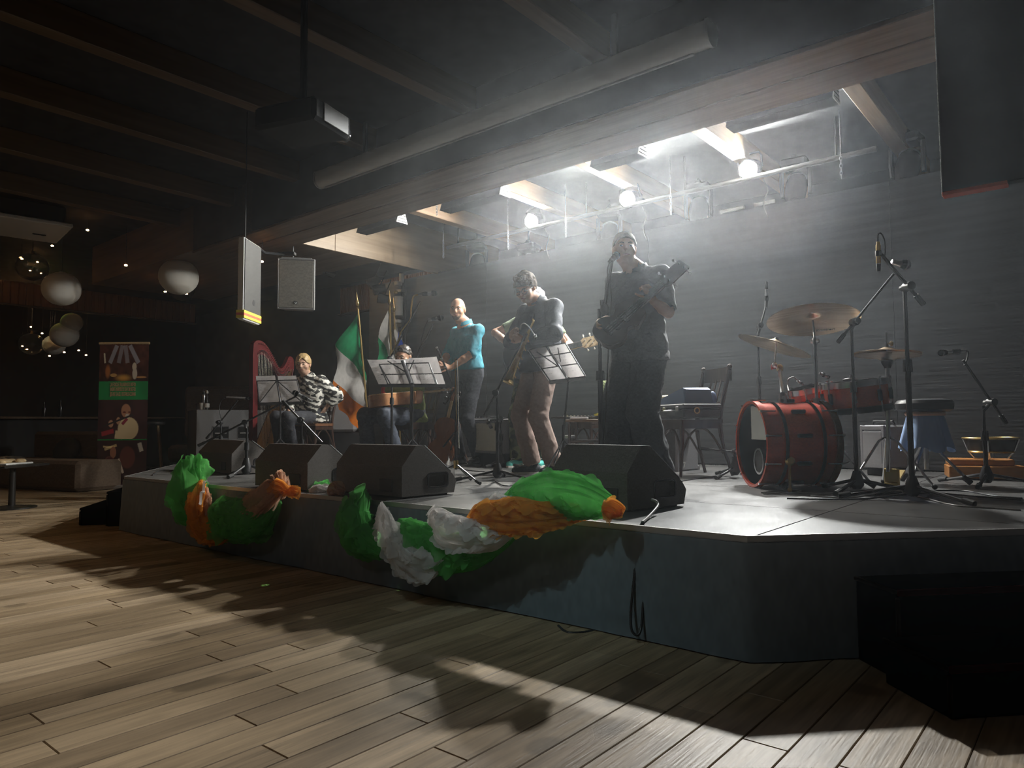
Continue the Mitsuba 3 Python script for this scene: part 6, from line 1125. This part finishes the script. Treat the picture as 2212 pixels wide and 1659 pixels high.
for k, p in enumerate(BULBS):
    p = A(*p); t = thing('fairy_light', f'tiny warm bulb glowing in the dark hall, {ORD[rank[k]]} from the left', 'light bulb', 'tiny warm bulbs in the dark hall'); glow(t+'__bulb', MB().ball(p, (.020, .020, .013), 0), (26, 13, 4.5), False, .02); obj('wire', MB().cyl(p+A(0, 0, .012), A(p[0], p[1], max(3.59, p[2]+.05)), .002, .002, 4), 'wall_black', t)
ex_ = A(*(-14.122, 4.298, 3.129)); d = unit(A(*(EYE-ex_)[:2], 0)); R = np.stack([A(-d[1], d[0], 0), -d, A(0, 0, 1)], 1); t = thing('exit_sign', 'glowing green exit sign half hidden by the warm lantern', 'exit sign'); glow(t+'__panel', MB().box(ex_, (.28, .03, .12), R, .004), (.02, 1.6, .10), False, .1); obj('case', MB().box(ex_+R @ A(0, .025, 0), (.30, .03, .14), R, .006), 'white_plastic', t); M = np.stack([R[:, 0], R[:, 2], -R[:, 1]], 1)
obj('pictogram', MB().ball(ex_+R @ A(-.03, -.017, .03), (.012, .003, .012)).box(ex_+R @ A(-.03, -.017, .0), (.022, .004, .04), R, .002).box(ex_+R @ A(-.015, -.017, -.03), (.04, .004, .010), R @ roty(.6), .002).box(ex_+R @ A(.06, -.017, 0), (.05, .004, .085), R, .002), 'white_plastic', t)
# wall washer that lights the copper fascia
for p, dr_, L in (((-8.319, 6.329, 2.935), (.1, 1.2, -.35), (150, 88, 36)), ((-13.873, 4.765, 3.210), (-.7, .3, -.6), (60, 28, 10))):
    p = A(*p)-A(0, .28, -.10); t = thing('wall_washer', 'small warm lamp shining on the slatted copper panel '+('above the flags' if p[1] > 6 else 'at the far left'), 'lamp'); x, y, z = frame(unit(A(*dr_))); glow(t+'__lens', MB().lathe([(.05, 0), (0, .012)], 12, np.stack([x, y, z], 1), p), L, False, .5); obj('can', MB().lathe([(0, -.12), (.06, -.12), (.062, .03), (.054, .03), (.052, -.005), (0, -.005)], 16, np.stack([x, y, z], 1), p), 'black_metal', t)
# small adjustable ceiling spots that light the lanterns
for k, (p, q, L) in enumerate((((-9.9, 1.9, 3.45), (-10.643, 3.419, 2.735), (1300, 780, 360)), ((-14.6, 3.4, 3.45), (-14.546, 4.805, 2.656), (2300, 1500, 720)))):
    p, q = A(*p), A(*q); x, y, z = frame(unit(q-p)); R = np.stack([x, y, z], 1); t = thing('ceiling_spot', ('small warm ceiling spot aimed at the large warm lantern', 'small warm ceiling spot aimed at the three far lanterns')[k], 'spotlight'); glow(t+'__lens', MB().lathe([(.035, 0), (0, .006)], 12, R, p), L, False, .5); obj('can', MB().lathe([(0, -.12), (.045, -.12), (.047, .10), (.041, .10), (.038, -.005), (0, -.005)], 16, R, p), 'black_metal', t); obj('stem', MB().cyl(p-z*.05, A(p[0], p[1], 3.6), .01, .01, 6), 'black_metal', t)
# ---------------------------------------------------------------- left side of the hall
# row of black bass cabinets used as a counter
bc = A(*(-9.939, 4.940, 1.130)); 
t = thing('bass_cabinet', 'large black bass loudspeaker cabinet with recessed handles behind the harp, topped with glasses', 'loudspeaker'); zt = bc[2]; x = A(.769, .639, 0); x = unit(A(.35, .94, 0)); y = A(-x[1], x[0], 0); R = np.stack([x, y, A(0, 0, 1)], 1); o = A(bc[0], bc[1], 0); obj('body', MB().box(o+x*.60+y*.60+A(0, 0, zt/2+.005), (1.20, 1.20, zt-.01), R, .006), 'wedge_paint', t); obj('side_board', MB().box(o+x*.60-y*.006+A(0, 0, zt/2), (1.20, .012, zt-.01), R, .003), 'grey_tolex', t); obj('top_board', MB().box(o+x*.60+y*.60+A(0, 0, zt-.004), (1.21, 1.21, .012), R, .003), 'wedge_paint', t)
for u in (.32, .66): obj('handle_recess', MB().box(o+x*u-y*.014+A(0, 0, zt-.33), (.20, .010, .16), R, .003), 'wall_black', t); obj('handle', MB().cyl(o+x*(u-.08)-y*.028+A(0, 0, zt-.34), o+x*(u+.08)-y*.028+A(0, 0, zt-.34), .011, .011, 8), 'alu', t); obj('rim', MB().tube([o+x*(u+a)-y*.018+A(0, 0, zt-.33+b) for a, b in ((-.11, .09), (.11, .09), (.11, -.09), (-.11, -.09))], .007, 6, closed=True), 'grey_tolex', t); obj('lower_slot', MB().box(o+x*u-y*.014+A(0, 0, zt-.52), (.18, .010, .05), R, .003), 'wall_black', t)
TB = lambda a, b: o+x*a+y*b+A(0, 0, zt+.003)
one('drinking_glass', MB().lathe([(0, 0), (.030, 0), (.038, .10), (.036, .10), (.028, .006), (0, .006)], 20, None, TB(.10, .68)), 'glass', 'short empty drinking glass on the black cabinet, leftmost', 'glass', None, 40)
t = thing('flask', 'steel flask with a loop handle on the black cabinet', 'flask'); q = TB(.14, .44); obj('body', MB().lathe([(0, 0), (.036, 0), (.038, .01), (.038, .20), (.024, .235), (0, .235)], 20, None, q), 'steel', t, 40); obj('lid', MB().cyl(q+A(0, 0, .23), q+A(0, 0, .265), .022, .022, 14), 'black_plastic', t); obj('loop', MB().tube([q+A(.022*math.cos(a), 0, .268+.03*math.sin(a)) for a in np.linspace(0, math.pi, 9)], .004, 6), 'steel', t)
one('paper_cup', MB().lathe([(0, 0), (.028, 0), (.038, .095), (.040, .098), (.036, .095), (.027, .004), (0, .004)], 20, None, TB(.08, .10)), 'white_plastic', 'white paper cup on the black cabinet beside the bottle', 'cup', None, 40)
t = thing('water_bottle', 'clear water bottle with a white cap on the black cabinet', 'bottle'); q = TB(.14, .05); obj('body', MB().lathe([(0, 0), (.032, 0), (.034, .01), (.034, .13), (.028, .17), (.014, .21), (.014, .235), (0, .235)], 20, None, q), 'glass', t, 40); obj('label', MB().lathe([(.0345, .03), (.0350, .03), (.0350, .09), (.0345, .09)], 20, None, q), 'white_plastic', t); obj('cap', MB().cyl(q+A(0, 0, .232), q+A(0, 0, .262), .016, .016, 12).box(q+A(-.02, 0, .27), (.05, .018, .016)), 'white_plastic', t)
t = thing('sofa', 'brown upholstered sofa back rising behind the black cabinet', 'sofa'); s0 = A(*(-12.582, 6.823, 1.436)); s0 = A(s0[0], s0[1], 0); obj('backrest', MB().box(s0+A(0, 0, 1.16), (1.5, .22, .95), rotz(.68), .07), 'brown_fabric', t); obj('seat', MB().box(s0+rotz(.68) @ A(0, -.40, .42), (1.5, .65, .30), rotz(.68), .06), 'brown_fabric', t); obj('base', MB().box(s0+rotz(.68) @ A(0, -.2, .14), (1.46, .9, .27), rotz(.68), .02), 'wall_black', t)
# bar stool with pale legs
t = thing('bar_stool', 'bar stool with pale wooden legs and a dark seat standing behind the left stage corner', 'stool'); q = A(*(-11.209, 4.885, 0.203)); q = A(q[0], q[1], 0); zs = float(A(*(-11.177, 4.854, 0.969))[2]); obj('seat', MB().lathe([(0, -.05), (.17, -.05), (.185, -.03), (.18, -.005), (.1, 0), (0, 0)], 28, None, A(q[0], q[1], zs)), 'tolex', t)
for k in range(4): a = .3+k*math.pi/2; d = A(math.cos(a), math.sin(a), 0); obj('leg', MB().cyl(A(q[0], q[1], zs-.04)+d*.11, q+d*.23, .018, .014, 10), 'maple', t)
obj('foot_ring', MB().tube([q+A(.19*math.cos(a), .19*math.sin(a), .28) for a in np.arange(24)*math.pi/12], .009, 6, closed=True), 'steel', t)
# roll-up banner
bt0, bt1 = A(*(-11.252, 4.132, 2.111)), A(*(-10.700, 4.590, 2.126)); zb = .04; x = unit(A(*(bt1-bt0)[:2], 0)); y = A(-x[1], x[0], 0); bw = np.linalg.norm((bt1-bt0)[:2]); bh = bt0[2]-zb; c0 = A(bt0[0], bt0[1], 0); PB = lambda u, v, o=0.: c0+x*u*bw-y*o+A(0, 0, zb+bh*v)-x*.0
t = thing('banner', 'tall roll-up festival banner with a green band of lettering and pictures of musicians', 'banner'); obj('top_rail', MB().cyl(PB(-.01, 1.0), PB(1.01, 1.0), .018, .018, 10), 'maple', t); obj('foot', MB().box(c0+x*bw/2+A(0, 0, .03), (bw+.04, .14, .06), np.stack([x, y, A(0, 0, 1)], 1), .02), 'alu', t); obj('pole', MB().cyl(PB(.5, 0, -.05), PB(.5, 1, -.02), .010, .010, 8), 'alu', t)
def ban(p, n, uv):
    u, v = uv.x, uv.y; C = mi.Color3f
    def el(cx, cy, rx, ry, s=.25): return 1-smoothstep(1-s, 1, dr.sqrt(dr.sqr((u-cx)/rx)+dr.sqr((v-cy)/ry)))
    def bar(x0, y0, x1, y1, w): 
        L = math.hypot(x1-x0, (y1-y0)*2.55); dx, dy = (x1-x0)/L, (y1-y0)*2.55/L; a = (u-x0)*dx+(v-y0)*2.55*dy; b = (u-x0)*dy-(v-y0)*2.55*dx
        return dr.select((a > 0) & (a < L), 1-smoothstep(w*.6, w, dr.abs(b)), 0.)
    def put(c, col, m): return c*(1-m)+C(col)*m
    sm = fbm(u*9, v*22, 0., 3); c = mix((.03, .012, .012), (.16, .05, .03), sm*smoothstep(.70, .78, v))
    for bx0, bx1, s in ((.36, .22, .9), (.62, .80, .9), (.47, .40, .6), (.53, .58, .6)): c = put(c, (.50, .50, .56), bar(bx0, .985, bx1, .86, .05)*s*.7)   # printed beams of a printed concert
    c = put(c, (.75, .38, .08), el(.5, .755, .22, .035, .9)*.9); c = put(c, (.55, .20, .06), el(.18, .80, .07, .06, .6)*.8); c = put(c, (.70, .58, .44), el(.72, .835, .05, .032)); c = put(c, (.66, .56, .45), el(.73, .785, .055, .045)); c = put(c, (.72, .66, .50), bar(.10, .93, .12, .86, .02)); c = put(c, (.60, .34, .12), el(.30, .775, .08, .014)); c = put(c, (.62, .32, .12), el(.86, .76, .12, .008))
    c = dr.select(v < .732, mix((.035, .022, .024), (.085, .045, .045), fbm(u*4, v*9, 2., 2)), c); c = dr.select((v < .732) & (v > .602), C(.03, .33, .10), c)
    m1 = v < .602; q = mix((.045, .02, .022), (.09, .04, .04), fbm(u*5, v*12, 5., 2)); q = put(q, (.40, .04, .05), bar(.08, .362, .33, .385, .05)); q = put(q, (.80, .62, .36), el(.62, .40, .22, .085, .12)); q = put(q, (.80, .62, .36), bar(.36, .36, .56, .35, .09)); q = put(q, (.35, .05, .08), bar(.50, .43, .60, .47, .035)); q = put(q, (.56, .27, .16), el(.57, .525, .105, .052, .2)); q = put(q, (.20, .06, .04), el(.54, .515, .035, .006)+el(.64, .515, .03, .006)); q = put(q, (.72, .62, .52), el(.60, .490, .045, .016)); q = put(q, (.58, .32, .20), el(.42, .455, .05, .03, .3)); q = put(q, (.58, .32, .20), el(.27, .435, .06, .03, .3)); q = put(q, (.05, .04, .04), bar(.10, .415, .72, .497, .020)); c = dr.select(m1, q, c)
    c = dr.select((v < .328) & (v > .318), C(.03, .22, .06), c); m2 = v < .318; q = mix((.03, .014, .014), (.075, .03, .026), fbm(u*6, v*14, 9., 2)); q = put(q, (.16, .05, .035), el(.62, .20, .17, .085, .2)); q = put(q, (.62, .45, .22), bar(.15, .255, .40, .285, .03)+bar(.12, .275, .36, .27, .02)); q = put(q, (.46, .20, .12), el(.33, .235, .07, .045, .2)); q = put(q, (.50, .24, .15), el(.26, .14, .14, .075, .3)); q = put(q, (.14, .04, .04), el(.26, .16, .12, .055, .3)); q = put(q, (.55, .28, .17), bar(.20, .135, .50, .150, .045)); q = put(q, (.74, .62, .50), bar(.44, .19, .54, .09, .03)); q = put(q, (.60, .54, .44), bar(.85, .30, .90, .24, .05)); return dr.select(m2, q, c)
B('banner_print', ban, .5, spec=.3)
nu, nv = 9, 41; G = np.array([[PB(u, v, .012*math.sin(u*math.pi)) for v in np.linspace(0, 1, nv)] for u in np.linspace(0, 1, nu)]); v, f = MB().grid(G).mesh(); uv = np.array([(a, b) for a in np.linspace(0, 1, nu) for b in np.linspace(0, 1, nv)]); obj('print', (v, f), 'banner_print', t, True, uv=uv)
RB = np.stack([x, A(0, 0, 1), -y], 1)
for k, s_ in enumerate(('LA FAVOLE IRLANDAIS I SOFIA', "SAINT PATRICK'S DAY IN SOFIA", 'ДЕНЯТ НА СВ. ПАТРИК В СОФИЯ')):
    mt = text_mesh(s_, .052, .003, True); w_ = mt.vertices[:, 0].max()-mt.vertices[:, 0].min(); m = MB(); v_ = np.array(mt.vertices); v_[:, 0] = (v_[:, 0]-v_[:, 0].min()-w_/2)*min(1, .52*bw/w_); m.add(v_, mt.faces, RB, PB(.5, .697-.034*k, .0135)); obj('lettering', m, 'maple', t, False)
# small table with wrapped food, sofa bench behind it
t = thing('cafe_table', 'small black table at the far left edge with a wrapped tray of food', 'table'); q = A(*(-9.354, 2.578, 0.000)); zt2 = float(A(*(-9.417, 2.560, 0.483))[2]); obj('top', MB().box(A(q[0]-.25, q[1]-.18, zt2-.015), (.95, .70, .03), rotz(.66), .006), 'table_black', t); obj('column', MB().cyl(A(q[0], q[1], .03), A(q[0], q[1], zt2-.03), .035, .03, 14), 'table_black', t); obj('foot', MB().lathe([(0, 0), (.24, 0), (.24, .015), (.05, .035), (.0, .04)], 24, None, A(q[0], q[1], 0)), 'table_black', t); obj('column', MB().cyl(A(q[0]-.45, q[1]-.40, .03), A(q[0]-.45, q[1]-.40, zt2-.03), .035, .03, 14), 'table_black', t); obj('foot', MB().lathe([(0, 0), (.24, 0), (.24, .015), (.05, .035), (.0, .04)], 24, None, A(q[0]-.45, q[1]-.40, 0)), 'table_black', t)
t = thing('food_tray', 'tray of pastries under crinkled clear film on the black table', 'food tray'); o = A(q[0]-.18, q[1]-.14, zt2+.002); R = rotz(.66); obj('tray', MB().box(o+A(0, 0, .008), (.62, .42, .016), R, .004), 'white_plastic', t); rs = random.Random(3)
for i in range(22): obj('pastry', MB().ball(o+R @ A(-.25+.5*rs.random(), -.15+.3*rs.random(), .032), (.05, .036, .024), 1, rotz(rs.random()*3)), 'food', t, True)
G = np.array([[o+R @ A(-.31+.62*u, -.21+.42*v, .018+.055*min(1, 6*min(u, 1-u, v, 1-v))+.018*vnoise(A(u*14, v*14, 0), 2)*min(1, 8*min(u, 1-u, v, 1-v))) for v in np.linspace(0, 1, 24)] for u in np.linspace(0, 1, 30)]); obj('film', MB().grid(G), 'film', t, 15)
t = thing('sofa', 'dark low sofa behind the food table at the far left', 'sofa'); s0 = A(*(-11.972, 3.490, -0.000)); R = rotz(.25); obj('seat', MB().box(A(s0[0], s0[1]+.35, .22), (2.2, .8, .42), R, .05), 'brown_fabric', t); obj('backrest', MB().box(A(s0[0], s0[1]+.35, 0)+R @ A(0, .42, .62), (2.2, .22, .42), R, .06), 'brown_fabric', t)
one('cushion', MB().ball(A(s0[0], s0[1]+.35, 0)+R @ A(-.1, .22, .55), (.26, .12, .20), 2, R @ rotx(-.4)), 'tolex', 'grey shiny cushion on the dark low sofa', 'cushion', None, True)
# bar counter and black glass under the left fascia
t = thing('bar_counter', 'dark bar counter in the unlit back of the hall', 'counter'); obj('front', MB().box((-14.3, 4.6, .52), (.5, 4.2, 1.04), None, .01), 'wall_black', t); obj('top', MB().box((-14.25, 4.6, 1.06), (.62, 4.3, .04), None, .008), 'brown_fabric', t)
for k, (y, h_) in enumerate(((3.2, .22), (4.35, .26), (4.6, .30), (5.4, .24))): one('bottle', MB().lathe([(0, 0), (.034, 0), (.036, .01), (.036, h_*.55), (.014, h_*.75), (.014, h_), (0, h_)], 16, None, A(-14.2, y, 1.08)), 'black_gloss', ('leftmost dark bottle on the unlit bar counter', 'dark bottle on the unlit bar counter, left of the two standing close together', 'dark bottle on the unlit bar counter, right of the two standing close together', 'rightmost dark bottle on the unlit bar counter')[k], 'bottle', 'bottles on the unlit bar counter', 40)
# ---------------------------------------------------------------- tulle garlands on the stage front
def strip(key, mat, pts, radii, seed, flat=.45, n=64):
    """one crumpled length of tulle: a soft, many folded tube along the points."""
    c = curve([A(*p) for p in pts], 20); k = len(c); r = np.interp(np.linspace(0, 1, k), np.linspace(0, 1, len(radii)), radii); t = np.gradient(c, axis=0); t /= np.linalg.norm(t, axis=1, keepdims=True)
    out = A(0, -1, 0); a = np.linspace(0, 2*math.pi, n, endpoint=False); ring = np.zeros((k, n, 3)); s = np.cumsum(np.r_[0, np.linalg.norm(np.diff(c, axis=0), axis=1)])
    for i in range(k):
        x = unit(np.cross(t[i], out)); y = np.cross(x, t[i]); q = np.stack([np.cos(a)*2.2+seed*7, np.sin(a)*2.2, a*0+s[i]*4.2], 1); rg = 1-np.abs(2*vfbm(q*A(2.6, 2.6, .55), 3, seed+50)-1); w = .50+.55*vfbm(q, 3, seed)+.62*rg*rg+.12*np.abs(np.sin(a*4+seed+s[i]*5+3*vnoise(q, seed)))
        ring[i] = c[i]+r[i]*w[:, None]*(np.cos(a)[:, None]*x+flat*np.sin(a)[:, None]*y)
    m = MB(); rb = random.Random(seed)
    for w_ in range(4):                                           # loose ruffled widths of net wrapped about the tube
        ph, tw = rb.random()*6.28, (rb.random()-.5)*5; G = np.zeros((k, 13, 3)); U = np.linspace(-1, 1, 13); L = s[-1]
        for i in range(k):
            x = unit(np.cross(t[i], out)); y = np.cross(x, t[i]); an = ph+tw*s[i]/max(L, .01); fade = min(1, 5*s[i]/L+.15, 5*(L-s[i])/L+.15)
            for j, u_ in enumerate(U):
                rr = r[i]*fade*(.55+.75*abs(u_)*vnoise(A(s[i]*9+seed, w_*3+u_, 1), 3)+.25); a2 = an+u_*1.15; fl = .016*math.sin(s[i]*60+u_*9+ph)*abs(u_)
                G[i, j] = c[i]+rr*(math.cos(a2)*x+flat*1.1*math.sin(a2)*y)+(x+y)*fl
        m.grid(G)
    ring = c[:, None]+(ring-c[:, None])*.80; v = ring.reshape(-1, 3); i, j = np.meshgrid(np.arange(k-1), np.arange(n), indexing='ij'); j2 = (j+1) % n; m.add(v, np.stack([i*n+j, i*n+j2, (i+1)*n+j2, (i+1)*n+j], -1).reshape(-1, 4))
    v2 = v.reshape(k, n, 3); m.add(np.vstack([v2[0], v2[0].mean(0)]), np.stack([np.arange(n), (np.arange(n)+1) % n, np.full(n, n)], 1)); m.add(np.vstack([v2[-1], v2[-1].mean(0)]), np.stack([(np.arange(n)+1) % n, np.arange(n), np.full(n, n)], 1))
    return obj('strip', m, mat, key, 60)
g1 = thing('tulle_garland', 'green, orange and peach tulle garland swagged at the left end of the stage front', 'garland', None)
strip(g1, 'tulle_green', [(-5.303, 2.620, 0.550), (-5.175, 2.530, 0.512), (-5.083, 2.460, 0.428), (-5.037, 2.460, 0.300), (-4.938, 2.480, 0.202)], [.05, .17, .17, .12, .05], 1, .6)
strip(g1, 'tulle_orange', [(-5.020, 2.560, 0.483), (-4.867, 2.440, 0.434), (-4.862, 2.420, 0.322), (-4.813, 2.430, 0.211), (-4.635, 2.450, 0.171), (-4.409, 2.470, 0.174)], [.03, .065, .085, .085, .075, .02], 2)
strip(g1, 'tulle_peach', [(-4.940, 2.530, 0.437), (-4.825, 2.480, 0.344), (-4.764, 2.470, 0.242), (-4.551, 2.470, 0.186), (-4.445, 2.490, 0.187)], [.03, .05, .055, .05, .02], 3)
strip(g1, 'tulle_green', [(-4.881, 2.510, 0.267), (-4.609, 2.480, 0.260), (-4.315, 2.480, 0.265), (-4.104, 2.500, 0.337), (-4.018, 2.540, 0.421)], [.04, .13, .13, .10, .03], 4)
strip(g1, 'tulle_peach', [(-4.363, 2.480, 0.351), (-4.141, 2.460, 0.408), (-4.012, 2.490, 0.488), (-4.041, 2.560, 0.516), (-4.020, 2.600, 0.480)], [.05, .08, .08, .09, .03], 5)
strip(g1, 'tulle_orange', [(-4.113, 2.500, 0.482), (-3.945, 2.480, 0.504), (-3.912, 2.540, 0.484), (-3.838, 2.560, 0.469)], [.02, .05, .025, .035], 6)
for q in ((-4.791, 2.460, 0.475), (-4.729, 2.410, 0.410)): obj('bow', MB().tube(curve([A(*q)+A(.0, 0, .035), A(*q)+A(.025, -.03, .03), A(*q)+A(.02, -.03, -.03), A(*q)+A(-.01, -.02, -.05)], 6), .010, 6, flat=.4), 'tulle_white', g1, True, label='small white bow')
g2 = thing('tulle_garland', 'green, white and orange tulle garland swagged between the middle monitors and the stage corner', 'garland', None)
strip(g2, 'tulle_green', [(-3.312, 2.630, 0.488), (-3.243, 2.540, 0.455), (-3.211, 2.490, 0.373), (-3.154, 2.490, 0.277), (-2.980, 2.500, 0.205)], [.04, .085, .10, .105, .04], 7, .6)
strip(g2, 'tulle_white', [(-3.020, 2.520, 0.444), (-2.906, 2.450, 0.396), (-2.825, 2.430, 0.297), (-2.695, 2.420, 0.211), (-2.553, 2.430, 0.208), (-2.457, 2.460, 0.263)], [.03, .055, .065, .075, .06, .02], 8)
strip(g2, 'tulle_green', [(-2.901, 2.540, 0.363), (-2.759, 2.490, 0.314), (-2.560, 2.480, 0.262), (-2.351, 2.490, 0.292), (-2.157, 2.500, 0.374), (-2.063, 2.520, 0.425)], [.03, .09, .10, .085, .06, .02], 9)
strip(g2, 'tulle_white', [(-2.651, 2.530, 0.389), (-2.516, 2.450, 0.417), (-2.430, 2.430, 0.383), (-2.294, 2.430, 0.370), (-2.132, 2.440, 0.387), (-2.031, 2.480, 0.433)], [.025, .055, .075, .07, .055, .02], 10)
strip(g2, 'tulle_orange', [(-2.354, 2.500, 0.412), (-2.188, 2.440, 0.466), (-2.024, 2.440, 0.478), (-1.885, 2.460, 0.486), (-1.782, 2.520, 0.500), (-1.693, 2.600, 0.502)], [.03, .07, .075, .06, .04, .015], 11)
strip(g2, 'tulle_white', [(-2.300, 2.520, 0.466), (-2.156, 2.500, 0.504), (-2.020, 2.500, 0.497), (-1.906, 2.520, 0.487)], [.02, .05, .04, .015], 12)
strip(g2, 'tulle_green', [(-2.210, 2.580, 0.497), (-2.051, 2.540, 0.549), (-1.879, 2.520, 0.573), (-1.733, 2.520, 0.573), (-1.637, 2.550, 0.546), (-1.556, 2.580, 0.514)], [.03, .07, .095, .09, .06, .02], 13)
strip(g2, 'tulle_orange', [(-1.609, 2.520, 0.531), (-1.551, 2.490, 0.542), (-1.523, 2.530, 0.525)], [.02, .040, .02], 14)
g3 = thing('tulle_tuft', 'small pale green tulle tuft on the stage edge between two monitors', 'tulle', None); strip(g3, 'tulle_green', [(-3.982, 2.725, 0.460), (-3.926, 2.770, 0.484), (-3.861, 2.823, 0.489)], [.02, .035, .02], 15, .8); strip(g3, 'tulle_white', [(-3.922, 2.691, 0.466), (-3.871, 2.732, 0.478), (-3.813, 2.781, 0.471)], [.015, .028, .015], 16, .8)
g4 = thing('tulle_tuft', 'peach tulle tuft on the stage edge left of the monitor with the handle slot', 'tulle', None); strip(g4, 'tulle_peach', [(-3.662, 2.658, 0.460), (-3.639, 2.674, 0.494), (-3.592, 2.715, 0.477)], [.02, .04, .02], 17, .8)
# green specks thrown by a disco laser in the hall
LS = A(-2.2, .3, 3.3); t = thing('effect_light', 'small black effect light under the hall ceiling in front of the stage', 'effect light'); obj('case', MB().box(LS+A(0, -.12, .06), (.22, .2, .12), None, .01), 'black_plastic', t)
for k, q in enumerate(((-2.910, 2.460, 0.216), (-2.169, 2.400, 0.399), (-3.641, 2.218, 0.000), (-3.858, 3.237, 0.000))):
    if k == 3: continue
    scene[f'laser_beam_{k:03d}'] = {'type': 'spot', 'to_world': T().look_at(origin=LS.tolist(), target=list(q), up=[.3, 1, 0]), 'intensity': {'type': 'rgb', 'value': [10., 30., 10.]}, 'cutoff_angle': .34, 'beam_width': .25, 'sampling_weight': .8}
# the effect light's cool soft beam on the stage skirt
scene['effect_beam'] = {'type': 'spot', 'to_world': T().look_at(origin=(LS+A(.05, .05, 0)).tolist(), target=[-2.02, 2.5, .20], up=[.3, 1, 0]), 'intensity': {'type': 'rgb', 'value': [4.6, 6.4, 6.6]}, 'cutoff_angle': 19., 'beam_width': 4., 'sampling_weight': .6}
# ---------------------------------------------------------------- stage fog
if HAZE > 0:
    hb = MB().box((-2.15, 3.90, 2.04), (9.6, 6.0, 3.08), bev=0)
    scene['stage_haze'] = mikit.ply(hb.mesh(), {'type': 'null'}, interior={'type': 'homogeneous', 'albedo': {'type': 'rgb', 'value': [.84, .92, 1.]}, 'sigma_t': HAZE, 'phase': {'type': 'hg', 'g': .93}})
    labels['stage_haze'] = {'label': 'thin white fog hanging in the beams of the stage spotlights', 'category': 'fog', 'kind': 'stuff'}
